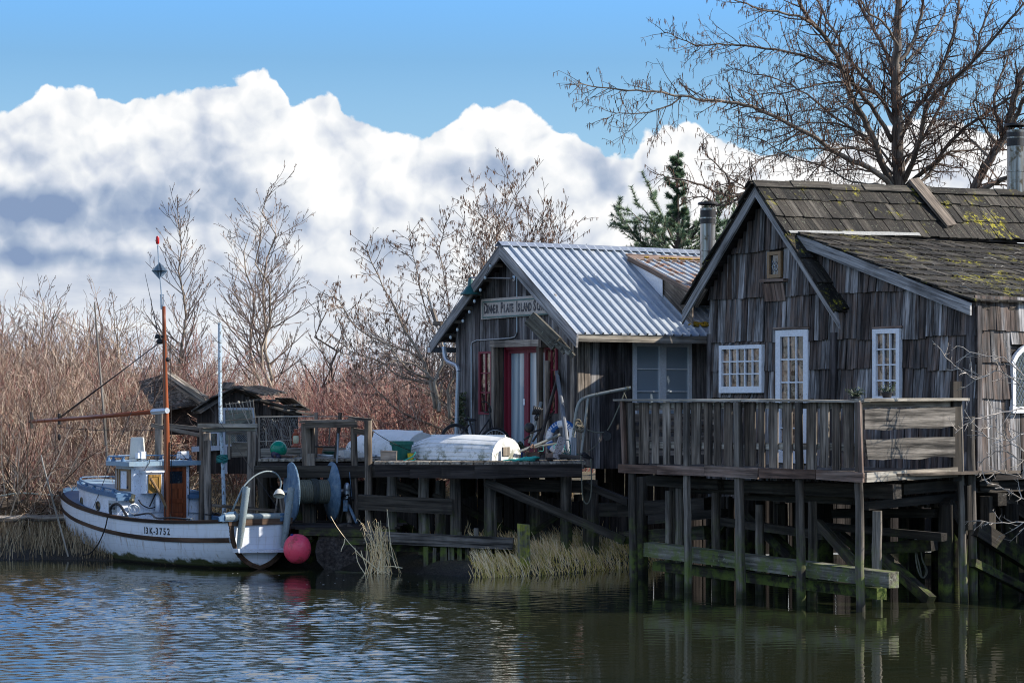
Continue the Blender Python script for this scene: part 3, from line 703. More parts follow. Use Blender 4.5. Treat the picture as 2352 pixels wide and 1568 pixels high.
def shakes2(mb, W, s0, s1, crs, zt, holes, wmin, wmax):
    cuts = sorted({h[0] for h in holes}|{h[1] for h in holes})
    for i, zb in enumerate(crs):
        z1 = (crs[i+1] if i+1 < len(crs) else zb+1.2)+.05; ph = rng.uniform(0, 6)
        s = s0; blk = 0; st_ = 0
        while s < s1-.01:
            if blk <= 0: blk = rng.uniform(.5, 1.6); st_ = rng.choice((-.03, 0, 0, .02))
            e = min(s+rng.uniform(wmin, wmax)*(1 if rng.random() < .8 else 1.4), s1)
            for cu in cuts:
                if s+.02 < cu < e: e = cu
            blk -= e-s; mid = (s+e)/2; a = zb+st_+.012*math.sin(s*1.7+ph)+rng.gauss(0, .007); b = min(z1, zt(mid))
            for h in holes:
                if h[0]-.005 < mid < h[1]+.005 and h[2] < b and h[3] > a:
                    if h[2]-a > .05: b = min(b, h[2])
                    elif b-h[3] > .05: a = h[3]
                    else: b = a
            if b-a > .05:
                th = rng.uniform(.018, .034); out = rng.uniform(.030, .060); g_ = rng.uniform(.002, .007)
                ax = (W(e-g_, 0, 0)-W(s+g_, 0, 0))/2; n = (W(mid, 0, 1)-W(mid, 0, 0)); lo = W(mid, a, out); hi = W(mid, b, .004)
                mb.box((lo+hi)/2, ax+UP*rng.uniform(-.004, .004)+n*rng.uniform(-.004, .004), n*th/2, (hi-lo)/2+ax.normalized()*rng.uniform(-.005, .005), None, .0015)
            s = e
shakes2(sk, HA, -.03, bL+.02, crs, ztH, [hw1, hd, hw2, hwg], .085, .17)
obj('facade_shakes', sk, M['shake'], hs)
# side toward the right edge
hpl = Pl(7.08, 34.6, .8, .6)
def h2(x, y, Rg=R6): p = hpl.p(*Rg(x, y)); return ((p-HFr.P).dot(HFr.r), p.z)
sc2 = [1.98, h2(2000, 1475)[1], h2(2000, 1250)[1], h2(2000, 1042)[1], h2(2000, 1042)[1]+.55]
wnd = h2(2118, 1280); aw = (wnd[0], wnd[0]+1.0, h2(2120, 1525)[1], wnd[1]+.35)
sk2 = MB(); shakes2(sk2, HB, -.02, 7.2, sc2, lambda s: ll[1]+.14, [aw], .13, .24); obj('side_shakes', sk2, M['shake'], hs)
bk = MB(); zt0 = lambda s: ztH(s)-.01
bk.prism([HFr(.012, 0, 1.95), HFr(.012, bL, 1.95), HFr(.012, bL, zt0(bL)), HFr(.012, ap[0], zt0(ap[0])), HFr(.012, lj[0], zt0(lj[0]+.01)), HFr(.012, 0.01, zt0(.01))], HFr.r*.05)
bk.prism([HFr(.07, .012, 1.95), HFr(7.2, .012, 1.95), HFr(7.2, .012, ll[1]), HFr(.07, .012, ll[1])], HFr.u*.05)
bk.prism([HFr(.07, bL-.02, 1.95), HFr(7, bL-.02, 1.95), HFr(7, bL-.02, eL[1]), HFr(.07, bL-.02, eL[1])], -HFr.u*.05)
bk.prism([HFr(7.1, 0, 1.95), HFr(7.1, bL, 1.95), HFr(7.1, bL, zt0(bL)), HFr(7.1, ap[0], zt0(ap[0])), HFr(7.1, 0.01, zt0(.01))], HFr.r*.05)
bk.prism([HFr(.0, .0, 1.93), HFr(7.1, .0, 1.93), HFr(7.1, bL, 1.93), HFr(.0, bL, 1.93)], -UP*.12)
obj('wall_frame', bk, M['darkw'], hs)
cb = MB(); cb.box(HA(.05, 3.2, .05), HFr.u*.07, HFr.r*.015, UP*1.3, rnd=.3); cb.box(HB(.03, 3.2, .055), HFr.r*.05, HFr.u*.012, UP*1.28, rnd=.4)
x_ = hb(1058, 1200, 0)[0]; cb.box(HA(x_, 3.0, .075), HFr.u*.05, HFr.r*.04, UP*1.15, rnd=.2); cb.box(HA(bL, 2.9, .03), HFr.u*.05, HFr.r*.03, UP*1.3, rnd=.4)
parts('corner_board', cb, M['siding'], hs)
# roofs -------------------------------------------------------------------------------------------
r3 = (HFr.r+UP*KZ).normalized()
def P3(a, b, z): return HFr(a, b, z+KZ*(a+OV))
Ap = P3(-OV-.05, ap[0], ap[1]+.06); dRt = (HFr(0, eR[0], eR[1])-HFr(0, ap[0], ap[1])).normalized(); dLt = (HFr(0, eL[0], eL[1])-HFr(0, ap[0], ap[1])).normalized()
SR = (HFr(0, eR[0], eR[1])-HFr(0, ap[0], ap[1])).length; SLt = (HFr(0, eL[0], eL[1])-HFr(0, ap[0], ap[1])).length
Sj = (HFr(0, jn[0], jn[1])-HFr(0, ap[0], ap[1])).length
m_ = wood('roof_shakes', [(.008, .007, .006), (.020, .017, .013), (.042, .035, .027), (.10, .088, .072)], patch=.6, bs=1.)
t = m_.node_tree; b = t.nodes['Principled BSDF']; src = b.inputs['Base Color'].links[0].from_socket; p = wpos(t)
f_ = mth(t, 'MULTIPLY', sstep(t, noise(t, p, 1.1, 4, .6), .53, .64), sstep(t, noise(t, p, 11, 5, .7), .50, .60))
c = mixc(t, mth(t, 'MULTIPLY', f_, .9), src, ramp(t, noise(t, p, 30, 3), [(.35, (.16, .15, .012)), (.65, (.50, .43, .03))]))
f2 = mth(t, 'MULTIPLY', sstep(t, noise(t, p, 23, 4, .7), .60, .66), .6); c = mixc(t, f2, c, (.20, .21, .15))
t.links.new(c, b.inputs['Base Color']); M['rshake'] = m_
rs = MB(); roof_shakes(rs, Ap, r3, dRt, 7.6, Sj+.1, 3, .17, .30, .028)
roof_shakes(rs, Ap, r3, dLt, 7.6, SLt, 6, .17, .3, .024)
ro = obj('gable_roof', rs, M['rshake'], hs)
st_ = MB()                                          # the strip of steep roof that runs on down past the lean-to
nv = r3.cross(dRt); nv = nv if nv.z > 0 else -nv
roof_shakes(st_, Ap+dRt*(Sj+.05), r3, dRt, .62, SR-Sj-.1, 3, .19, .3, .028); obj('overhang_strip', st_, M['rshake'], hs)
rcp = MB()
for i in range(9):
    for dn in (dRt, dLt):
        n2 = r3.cross(dn); n2 = n2 if n2.z > 0 else -n2
        a_ = i*.86-.05; O = Ap+r3*a_+n2*(.065+.012*(i % 2))
        rcp.box(O+dn*.07+r3*.45+UP*.012*math.sin(i*2.1), r3*.46, n2*.012, dn*.075, None, .004, gr=0)
obj('ridge_board', rcp, M['rshake'], ro)
# lean-to roof
L0 = HFr(-.14, lj[0]+.05, lj[1]+.05); L1 = HFr(-.14, ll[0]-.02, ll[1]+.03); dl = (L1-L0).normalized(); LS = (L1-L0).length
lr = MB(); roof_shakes(lr, L0, HFr.r, dl, 7.4, LS, 12, .12, .26, .022, e_end=.06); lo_ = obj('lean_to_roof', lr, M['rshake'], hs)
M['gal3'] = flat('weathered_flashing', (.26, .26, .25), .7, .2, .3); fl = MB(); nS = r3.cross(dRt); nS = nS if nS.z > 0 else -nS
for i in range(5): O = Ap+dRt*(Sj+.055)+r3*(.05+i*.62)+nS*.085; fl.box(O+r3*.31, r3*.315, nS*.003, dRt*.032*rng.uniform(.6, 1.2), None, .006)
parts('flashing', fl, M['gal3'], lo_)
dk = MB(); nl = HFr.r.cross(dl); nl = nl if nl.z > 0 else -nl
for O, dn, S, al, L in ((L0-nl*.005, dl, LS-.02, HFr.r, 7.3), (Ap+r3*.03, dRt, Sj+.1, r3, 7.5), (Ap+r3*.03, dLt, SLt-.04, r3, 7.5), (Ap+dRt*Sj+r3*.03, dRt, SR-Sj-.05, r3, .56)):
    nn = al.cross(dn); nn = nn if nn.z > 0 else -nn; dk.prism([O-nn*.004, O+al*L-nn*.004, O+al*L+dn*S-nn*.004, O+dn*S-nn*.004], -nn*.028)
obj('roof_deck', dk, M['darkw'], ro)
# barge boards
bb = MB(); def_w = .20
def barge(mb, P, Q, wd, off, rnd=.7, cut=0):
    a = HFr(-off, P[0], P[1]); b = HFr(-off, Q[0], Q[1]); d = (b-a).normalized(); dv = -UP*wd
    mb.prism([a, b, b+dv+d*cut, a+dv], HFr.r*.04, rnd, g=d)
apc = (ap[0], ap[1]+.03); barge(bb, apc, (eL[0]+.02, eL[1]-.02), .21, OV+.012, .65, .03); barge(bb, apc, (eR[0], eR[1]+.08), .19, OV+.008, .75, .1); parts('barge_board', bb, M['rafter'], hs)
bb = MB(); barge(bb, (lj[0]-.02, lj[1]+.04), (ll[0]-.02, ll[1]+.02), .19, .17, .85); obj('lean_to_barge_board', bb, M['rafter'], hs)
ev = MB()
for i in range(12): c0 = L1+HFr.r*(.35+.6*i)-nl*.07; ev.beam(c0+dl*.02, c0-dl*.5, .14, .06, up=nl, jit=.006, rnd=rng.random()*.5)
for i in range(5): c0 = HFr(-OV+.05+i*.5, eL[0]-.25, eL[1]+.05); ev.beam(c0, c0+dLt*-.4, .05, .08)
parts('rafter_tail', ev, M['grey'], hs)
# windows
M['gh'] = M['glass']
sash(hs, HA, *hw1, 5, 3, .065, .022, M['white'], M['glass'], fwb=.11, out=.075, dep=.075)
dd = sash(hs, HA, hd[0], hd[1], hd[2], hd[3], 3, 5, .11, .024, M['white'], M['glass'], 'door', fwb=.20, out=.05)
sash(hs, HA, *hw2, 3, 4, .075, .022, M['white'], M['glass'], fwb=.07, out=.075, dep=.075)
M['tan'] = paint('varnished_window_wood', (.26, .16, .08), .7, rough=.5)
sash(hs, HA, *hwg, 1, 1, .06, .01, M['tan'], M['glassd'], out=.05)
lead = MB()
def wline(mb, W, a, b, o, r=.004): mb.tube([W(a[0], a[1], o), W(b[0], b[1], o)], r, 4, False)
gx0, gx1, gz0, gz1 = hwg; cxg, czg = (gx0+gx1)/2, (gz0+gz1)/2-.03
for k_ in range(8):
    q = k_*math.pi/4; wline(lead, HA, (cxg, czg), (cxg+.10*math.cos(q), czg+.14*math.sin(q)), .043)
    wline(lead, HA, (cxg+.06*math.cos(q), czg+.08*math.sin(q)), (cxg+.06*math.cos(q+.785), czg+.08*math.sin(q+.785)), .044)
obj('leading', lead, M['galv'], hs)
sl_ = MB(); a = hb(585, 748, .12); b_ = hb(725, 742, .12); sl_.beam(HFr(-.10, a[0]+.0, a[1]), HFr(-.10, b_[0]-.02, b_[1]), .12, .05, rnd=.9)
for i in range(5): s = a[0]+(b_[0]-a[0])*(i+.6)/5.4; sl_.box(HFr(-.075, s, a[1]-.2), HFr.u*.05, HFr.r*.012, UP*.15-HFr.r*.03, rnd=.5+.1*i)
sl_.beam(HA(hd[0]-.03, hd[3]+.03, .06), HA(hd[1]+.05, hd[3]+.03, .06), .06, .04, rnd=.9); sl_.beam(HA(hw2[0]-.03, hw2[3]+.025, .06), HA(hw2[1]+.03, hw2[3]+.025, .06), .06, .03, rnd=.9)
parts('window_ledge', sl_, M['brownw'], hs)
# arched lattice window on the side
aw_ = MB(); s0, s1, z0, z1 = aw; zm = z0+(z1-z0)*.68
arc = [(s0+(s1-s0)*i/10, zm+(z1-zm)*math.sin(math.pi*i/10)**.7) for i in range(11)]
aw_.box(HB(s0+.03, (z0+zm)/2, .06), HFr.r*.035, HFr.u*.03, UP*(zm-z0)/2); aw_.box(HB(s1-.03, (z0+zm)/2, .06), HFr.r*.035, HFr.u*.03, UP*(zm-z0)/2)
aw_.box(HB((s0+s1)/2, z0-.05, .065), HFr.r*(.5+.02), HFr.u*.035, UP*.05)
for i in range(10): aw_.beam(HB(arc[i][0], arc[i][1], .06), HB(arc[i+1][0], arc[i+1][1], .06), .06, .07, up=HFr.u.cross(HFr.r)+UP*.01)
awo = obj('arched_window', aw_, M['white'], hs)
gp = MB(); gp.prism([HB(s0, z0, .035)]+[HB(s1, z0, .035)]+[HB(*q, .035) for q in arc[::-1]], HFr.u*.01); obj('pane', gp, M['glassd'], awo)
lt = MB()
for k_ in range(-12, 24):
    for sg_ in (1, -1):
        pts = []
        for i in range(30):
            s = s0+(s1-s0)*i/29; z = z0+k_*.13+sg_*(s-s0)*1.7
            zt_ = np.interp(s, [q[0] for q in arc], [q[1] for q in arc])
            if z0 < z < zt_: pts.append(HB(s, z, .042))
        if len(pts) > 1: lt.tube([pts[0], pts[-1]], .004, 4, False)
obj('lattice', lt, M['galv'], awo)
# fallen board over the ridge, the two stove pipes
def house_pipe(name, label, base, top, r, depth_mat, cap=True):
    o = thing(name, label, 'chimney', base)
    mb = MB(); L = (top-base).length; prof = []; z = 0
    while z < L-.12:
        e = min(z+.62, L-.12); prof += [(r, z), (r, e-.03), (r*1.05, e-.025), (r*1.05, e)]; z = e
    mb.lathe(base, prof, top-base, 28); obj('flue', mb, depth_mat, o, 'auto')
    c = MB(); c.lathe(base+(top-base)*((L-.30)/L), [(r*1.02, -.12), (r*1.03, .14), (r*.9, .15)], UP, 24)
    c.lathe(top-UP*.04, [(.001, .045), (r*1.25, .04), (r*1.38, .015), (r*1.38, -.005), (r*1.1, -.005)], UP, 24)
    for k_ in range(4): q = k_*math.pi/2+.4; v = Vector((math.cos(q)*r*.9, math.sin(q)*r*.9, 0)); c.beam(top+v-UP*.18, top+v-UP*.03, .02, .02)
    obj('rain_cap', c, M['soot'], o); f = MB(); f.lathe(base-UP*.03, [(r*2.1, 0), (r*1.5, .08), (r*1.12, .16), (r*1.02, .17)], UP, 24); obj('collar', f, M['rustp'], o); return o
m, t, b = newmat('stained_flue_steel'); p = wpos(t); a_ = noise(t, vscale(t, p, (14, 14, .7)), 1., 4, .6); d_ = noise(t, p, 5, 4, .6)
c = ramp(t, a_, [(.3, (.07, .05, .035)), (.45, (.20, .17, .145)), (.7, (.42, .40, .385))]); c = mixc(t, sstep(t, d_, .52, .66), c, (.10, .07, .045))
setb(t, b, c, .30, d_, .05, .01, .85); M['flue'] = m
M['soot'] = flat('sooty_cap_metal', (.03, .028, .028), .5, .5); M['rustp'] = paint('rusted_collar', (.12, .075, .055), .6, (.05, .03, .02))
nL_ = r3.cross(dLt); nL_ = nL_ if nL_.z > 0 else -nL_
pb = at(*R6(250, 660), 43.5); pt = at(*R6(252, 262), 43.5); pt.x = pb.x+.02; pt.y = pb.y
house_pipe('stove_pipe', 'slim rust streaked stove pipe between the two roofs', pb-UP*.3, pt, .145, M['flue'])
q = hit(*R6(2160, 480), L0, nl); pt = at(*R6(2158, -40+5), q.y); pt.y = q.y
house_pipe('stove_pipe', 'tall stove pipe with cap at the right end of the mossy roof', q, Vector((q.x, q.y, at(2328, 285, q.y).z)), .155, M['flue'])
brd = MB(); nR2 = r3.cross(dRt); nR2 = nR2 if nR2.z > 0 else -nR2
Bt = hit(*R6(1530, 120), Ap+nR2*.14, nR2); Bb = hit(*R6(1765, 405), Ap+nR2*.10, nR2); brd.beam(Bt, Bb, .30, .035, up=nR2, rnd=.35, jit=.01)
single('loose_roof_board', brd, M['grey'], 'wide grey board lying down the mossy roof from its ridge', 'board')
tw = MB()
for i in range(40):
    q = hit(*R6(*rng.choice([(rng.uniform(1400, 2200), rng.uniform(560, 720)), (rng.uniform(1800, 2200), rng.uniform(700, 830))])), L0+nl*.06, nl)
    d_ = Vector((rng.uniform(-1, 1), rng.uniform(-1, 1), 0)).normalized()*rng.uniform(.05, .3); q2 = q+d_; q2 = q2-nl*(q2-q).dot(nl); tw.tube([q, q.lerp(q2, .5)+UP*.02, q2], .005, 4)
single('fallen_twigs', tw, wood('pale_twig', [(.25, .22, .18), (.4, .37, .32)]), 'pale fallen twigs scattered over the lower mossy roof', 'twigs', kind='stuff')
# firewood between the houses
for col_ in range(4):
    for row in range(20):
        c0 = HFr(.9, bL+.18+.13*col_+.06*(row % 2), 2.1+.107*row); lg = MB(); n = rng.choice((3, 4, 5)); q0 = rng.uniform(0, 6)
        r_ = rng.uniform(.055, .07); ring = [c0+HFr.u*math.cos(q0+2*math.pi*i/n)*r_+UP*math.sin(q0+2*math.pi*i/n)*r_-HFr.r*rng.uniform(0, .05) for i in range(n)]
        lg.prism(ring, HFr.r*.38, g=HFr.r)
        single('firewood_log', lg, M['brownw'] if rng.random() < .3 else M['darkw'], 'split firewood log in the stack between the two houses', 'log', 'firewood stacked between the houses')
fs = MB(); fs.beam(HFr(.95, bL+.02, 2.0), HFr(.95, bL+.9, 2.0), .3, .06); fs.beam(HFr(.8, bL+.05, 1.9), HFr(.8, bL+.05, 4.0), .1, .1); fs.beam(HFr(.8, bL+.75, 1.9), HFr(.8, bL+.75, 4.0), .12, .1)
single('firewood_rack', fs, M['grey'], 'rough timber rack holding stacked firewood between the houses', 'rack')

wsd = thing('shade_shed', 'unseen plank shed added between the two houses to shade the school wall', 'shed', (4.8, 42.4, 1.8)); q = MB()  # shed added out of sight to keep sun off the school wall
for (xa, ya, xb, yb) in ((4.15, 41.9, 4.3, 43.3), (4.3, 43.3, 5.6, 43.6), (5.6, 43.6, 5.7, 42.2), (4.15, 41.9, 5.7, 42.2)):
    L = math.hypot(xb-xa, yb-ya); k = max(2, int(L/.18))
    for i in range(k): u = (i+.5)/k; q.box((xa+(xb-xa)*u, ya+(yb-ya)*u, 3.3), Vector((xb-xa, yb-ya, 0))/L*.086, Vector((ya-yb, xb-xa, 0))/L*.012, UP*1.6, None, .004)
obj('wall_boards', q, M['siding'], wsd); q = MB()
for i in range(9): q.beam((3.95, 41.75+.22*i, 4.95), (5.9, 41.95+.22*i, 5.15), .21, .025, jit=.006)
obj('roof_boards', q, M['darkw'], wsd)

sw = thing('shade_deck', 'unseen plank deck added beside the shingled house to shade the space under it', 'sunshade', HFr(5, -1.6, 0)); q = MB()  # deck added out of view to shade the piles under the house
for i in range(44): q.box(HFr(1.7+.16*i, -1.75, 1.90+rng.uniform(-.004, .004)), HFr.r*.074, HFr.u*1.65, UP*.02, None, .003, gr=1)
obj('deck_boards', q, M['grey'], sw); q = MB()
for i in range(5):
    for b_ in (-.4, -3.2): q.tube([HFr(1.9+1.6*i, b_, 1.88), HFr(1.9+1.6*i, b_, -.5)], .09, 10, wob=.06)
parts('post', q, M['pile'], sw)

q = MB()
for i in range(40): q.box(HFr(1.6+.19*i, -3.45, .75), HFr.r*.092, HFr.u*.015, UP*1.12, None, .008)
obj('shade_boards', q, M['darkw'], sw)  # boards added out of view to block low sun under the house
# ================================================================ porch deck on tall posts, in front of the shingled house
B0 = Vector((2.0, 37.1, 0)); B1 = Vector((5.03, 32.7, 0)); B2 = Vector((6.79, 34.2, 0))
D1 = Pl(B1.x, B1.y, B0.x-B1.x, B0.y-B1.y); D2 = Pl(B1.x, B1.y, B2.x-B1.x, B2.y-B1.y)
def PP(pl, Rg=R5): return lambda x, y, o=0: pl.p(*Rg(x, y), o)
p1 = PP(D1); p2 = PP(D2)
ZD = 1.97
dkr = thing('porch_deck', 'railed porch deck on tall thin posts standing in the water', 'deck', (4.2, 35.5, 0))
def bandp(pl, pts, off, th, rnd=None): return [Vector(pl(x, y, off)) for x, y in pts]
# floor
A = p1(40, 520); Cc = p2(1985, 560); fb = MB(); dirn = (B1-B0).normalized(); A.z = 0; Cc.z = 0
n_in = -D1.n
Lk = (B1-A).length; k = 0; s = 0
while s < Lk+2.4:
    w_ = rng.uniform(.13, .17); c0 = A+dirn*(s+w_/2)
    a_ = c0 if s < Lk else c0+(HFr.r*0); st = 0.0
    # boards run back from the railing to the house wall
    far = 3.3
    if s >= Lk: break
    fb.box(c0+n_in*(far/2)+UP*(ZD-.02), dirn*(w_/2-.004), n_in*(far/2-.0), UP*.02, None, .002, gr=1); s += w_
obj('deck_boards', fb, M['grey'], dkr)
# posts
po = MB()
for xt, yt, xb, yb, r_ in ((103, 168, 118, 1215, .062), (418, 164, 430, 1248, .056), (712, 166, 730, 1282, .072), (1060, 164, 1080, 1318, .064), (1402, 162, 1415, 1358, .064)):
    a = p1(xt, yt, .09); b = p1(xb, yb, .09); d = (b-a).normalized(); po.tube([a+(b-a)*(i/10)+d*(.5 if i == 10 else 0)+Vector((rng.uniform(-.008, .008), rng.uniform(-.008, .008), 0)) for i in range(11)], [r_*.93, r_*1.08], 12, wob=.07)
for xt, yt, xb, yb, r_ in ((1978, 155, 2008, 1308, .060), (2045, 246, 2062, 1320, .066)):
    a = p2(xt, yt, .0); b = p2(xb, yb, .0); d = (b-a).normalized(); po.tube([a+(b-a)*(i/10)+d*(.5 if i == 10 else 0)+Vector((rng.uniform(-.006, .006), rng.uniform(-.006, .006), 0)) for i in range(11)], [r_*.93, r_*1.08], 12, wob=.07)
parts('post', po, M['pile'], dkr, smooth='auto')
# pickets: each one its own slat
pk = MB()
for x0, x1, yb in ((78, 118, 515), (153, 205, 515), (226, 262, 515), (288, 328, 520), (352, 394, 518), (450, 505, 520), (522, 566, 524), (582, 618, 526), (640, 686, 530), (757, 815, 528), (837, 868, 533),
                   (897, 948, 538), (975, 1030, 545), (1113, 1166, 548), (1190, 1236, 536), (1258, 1304, 552), (1325, 1378, 540)):
    q = [p1(x0+rng.uniform(-3, 3), 166), p1(x1+rng.uniform(-3, 3), 166), p1(x1+rng.uniform(-3, 3), yb+rng.uniform(-3, 3)), p1(x0+rng.uniform(-3, 3), yb)]; pk.prism(q, n_in*-.022, g=UP)
parts('picket', pk, M['grey'], dkr)
rl = MB()
for (xa, ya, xb, yb, h_, o) in ((60, 186, 1400, 184, .09, -.03), (100, 408, 1400, 420, .10, -.03)): rl.beam(p1(xa, ya, o), p1(xb, yb, o), .04, h_, rnd=.95)
rl.beam(p2(1420, 178, -.02), p2(1945, 170, -.02), .035, .10, rnd=.2); parts('rail', rl, M['greyl'], dkr)
cp = MB(); cp.beam(p1(28, 152, .02), p1(760, 152, .02), .22, .035, jit=.004, rnd=.85); cp.beam(p1(762, 152, .02), p1(1440, 160, .02), .22, .035, jit=.004, rnd=.7); cp.beam(p2(1400, 152, .02), p2(2005, 147, .02), .24, .04, jit=.006, rnd=.9)
parts('rail_cap', cp, M['greyl'], dkr)
fa = MB(); sg_ = ([(37, 518), (260, 526), (258, 575), (37, 567)], [(259, 524), (530, 532), (528, 586), (259, 577)], [(531, 527), (838, 540), (835, 603), (531, 585)], [(842, 540), (1168, 550), (1166, 603), (842, 597)], [(1170, 550), (1440, 567), (1437, 624), (1170, 605)])
for i, q in enumerate(sg_): fa.prism([p1(x, y, .155+.004*i) for x, y in q], D1.n*.035, (.2, .75, .95, .3, .8)[i], g=dirn)
parts('fascia_board', fa, M['brownw'], dkr)
fa = MB(); g2 = (B2-B1).normalized()
fa.prism([p2(x, y, .06) for x, y in ((1442, 568), (1672, 552), (1672, 606), (1440, 623))], D2.n*.035, .9, g=g2); fa.prism([p2(x, y, .055) for x, y in ((1673, 553), (1965, 535), (1965, 590), (1673, 612))], D2.n*.03, .1, g=g2)
parts('fascia_board', fa, M['greyl'], dkr)
tr = MB(); tr.prism([p1(x, y, .05) for x, y in ((52, 158), (68, 158), (82, 518), (66, 518))], D1.n*.06, .7, g=UP); tr.prism([p1(x, y, .16) for x, y in ((1402, 162), (1420, 162), (1434, 566), (1414, 566))], D1.n*.03, .8, g=UP)
parts('corner_trim', tr, M['brownw'], dkr)
M['rough'] = wood('rough_sawn_plank', [(.05, .043, .038), (.11, .098, .085), (.19, .17, .15)], bs=1., streak=1.25, patch=.35)
for top, bot in (([(1425, 207), (1520, 199), (1640, 205), (1760, 196), (1850, 192), (1943, 194)], [(1943, 296), (1850, 316), (1700, 312), (1560, 325), (1425, 318)]), ([(1430, 378), (1560, 376), (1700, 366), (1943, 363)], [(1943, 478), (1820, 474), (1740, 492), (1600, 486), (1530, 494), (1442, 490)])):
    b_ = MB(); b_.prism([p2(x, y, .03) for x, y in top+bot], D2.n*.05, .6, g=g2); obj('rough_plank', b_, M['rough'], dkr)
ub = MB()
def ubeam(x0, y0, x1, y1, h_, off, pl=p1, th=None, mbx=None):
    a = pl(x0, y0, off); b = pl(x1, y1, off); hm = h_/1.527/1.63265/F*((a.y+b.y)/2); (mbx or ub).beam(a, b, th or min(hm, .16), hm, jit=.012)
ub.box((p2(1962, 330, .02)), g2*.10, D2.n*.03, UP*.75, .3)
for q in ((208, 612, 620, 635, 62, -.5), (570, 640, 1625, 676, 75, -.62), (440, 672, 780, 686, 20, -.75), (755, 700, 1385, 722, 48, -1.0), (1000, 718, 1070, 722, 36, -.9), (218, 832, 640, 798, 52, -1.4), (42, 777, 540, 750, 82, -1.7),
          (48, 938, 540, 908, 72, -1.8), (620, 848, 1215, 924, 50, -1.2), (1210, 872, 1895, 938, 46, -1.3), (1440, 1010, 1840, 980, 68, -1.9), (1270, 800, 1850, 800, 55, -2.2),
          (1170, 850, 1390, 1095, 45, -1.0), (780, 815, 1040, 1065, 55, -1.6), (1545, 1050, 1820, 1300, 60, -1.8), (640, 870, 540, 1010, 18, -1.7), (1280, 900, 1450, 1040, 40, -2.3)): ubeam(*q)
for q in ((1440, 755, 1962, 705, 52, -.4), (1640, 660, 1995, 632, 60, -.3), (1900, 735, 2015, 930, 60, -.25), (2024, 640, 2032, 895, 34, .08), (2070, 880, 2420, 1110, 95, .05), (2060, 1080, 2420, 1262, 42, .12), (2150, 650, 2420, 850, 85, -.5), (2075, 600, 2180, 600, 90, -.2), (2075, 640, 2180, 655, 60, -.3)): ubeam(*q, pl=p2)
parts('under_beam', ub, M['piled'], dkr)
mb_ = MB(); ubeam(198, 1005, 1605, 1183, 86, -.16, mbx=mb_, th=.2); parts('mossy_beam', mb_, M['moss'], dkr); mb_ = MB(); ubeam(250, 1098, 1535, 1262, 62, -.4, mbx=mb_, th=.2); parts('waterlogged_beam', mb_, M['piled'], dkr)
pl_ = MB()
def wpile(x, yt, yb, w_, Rg=R5, sc=1.527, top_z=None, mbx=None, dep=None, dx=0, wob=.08, sx=0):
    X_, Yb = Rg(x, yb); dpt = dep or 3*F/(Yb-HZ); X2, Yt = Rg(x+sx, yt); a = at(X2, Yt, dpt); b = at(X_, Yb, dpt); r_ = w_/sc/1.63265/F*dpt/2
    d = (b-a).normalized(); e = b+d*.9; (mbx or pl_).tube([a.lerp(e, i/8)+Vector((rng.uniform(-.006, .006), 0, 0)) for i in range(9)], [r_*.95, r_*1.04], 12, wob=wob)
for q in ((318, 670, 1213, 44), (380, 655, 1222, 52), (590, 680, 1243, 50), (838, 750, 1262, 54), (1140, 730, 1303, 56), (1510, 785, 1333, 58)): wpile(*q)
parts('pile', pl_, M['pile'], dkr, smooth='auto')
pl_ = MB()
for q in ((165, 590, 1150, 66), (545, 690, 1130, 34), (668, 700, 1150, 52), (960, 745, 1170, 82), (1215, 740, 1190, 90), (1460, 770, 1215, 38), (1905, 750, 1300, 88), (2140, 700, 1282, 95), (2275, 745, 1260, 92), (1660, 760, 1200, 60), (1760, 800, 1190, 50), (2400, 700, 1300, 90)): wpile(*q)
for i in range(22):
    x, y = rng.uniform(2.6, 9), rng.uniform(37.5, 44); pl_.tube([(x, y, 1.8), (x, y, -.4)], rng.uniform(.09, .14), 10, wob=.08)
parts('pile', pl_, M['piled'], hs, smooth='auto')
bh = MB()                                           # dark planks added at the back to stand in for deep shade
s = 0
path = [(1.6, 43.6), (4.5, 44.6), (9.8, 46.2), (16, 42)]
for (xa, ya), (xb, yb) in zip(path, path[1:]):
    L = math.hypot(xb-xa, yb-ya); k = int(L/.2)
    for i in range(k):
        u = (i+.5)/k; bh.box((xa+(xb-xa)*u, ya+(yb-ya)*u, 1.0), Vector((xb-xa, yb-ya, 0))/L*.095, Vector((ya-yb, xb-xa, 0))/L*.02, UP*.98, None, .01)
obj('bulkhead', bh, M['darkw'], hs)
jo = MB()
for i in range(9): jo.beam(HFr(.1, .2+i*.7, 1.72), HFr(7, .2+i*.7, 1.72), .1, .2)
for i in range(4): jo.beam(HFr(.5+1.9*i, -.1, 1.52), HFr(.5+1.9*i, 6.2, 1.52), .2, .2)
parts('floor_joist', jo, M['piled'], hs)
# left end of the deck: boards nailed across
le = MB(); Lp = p1(60, 500, -.1); Lp.z = 0
for i in range(5): z = 2.18+.19*i; le.beam(Lp+UP*z, Lp+n_in*2.0+UP*(z+.01), .03, .13, jit=.004)
for q in (.9, 1.95): le.box(Lp+n_in*q+UP*2.5, dirn*.04, n_in*.04, UP*.55)
parts('end_board', le, M['grey'], dkr)
rp = MB(); c0 = p1(1330+30, 960, -1.2)
for dx_ in (0, .05): rp.tube(smoothline([p2(1730+dx_*200, 900, -.6), p2(1728+dx_*100, 1000, -.6), p2(1740+dx_*300, 1110, -.6), p2(1770, 1170, -.6), p2(1798-dx_*100, 1130, -.6), p2(1768, 1060, -.6), p2(1758, 960, -.6)], 4), .012, 6)
single('hanging_rope', rp, flat('old_rope', (.13, .13, .10), .9), 'slack rope loop hanging from a brace under the porch deck', 'rope')
M['rope'] = bpy.data.materials['old_rope']

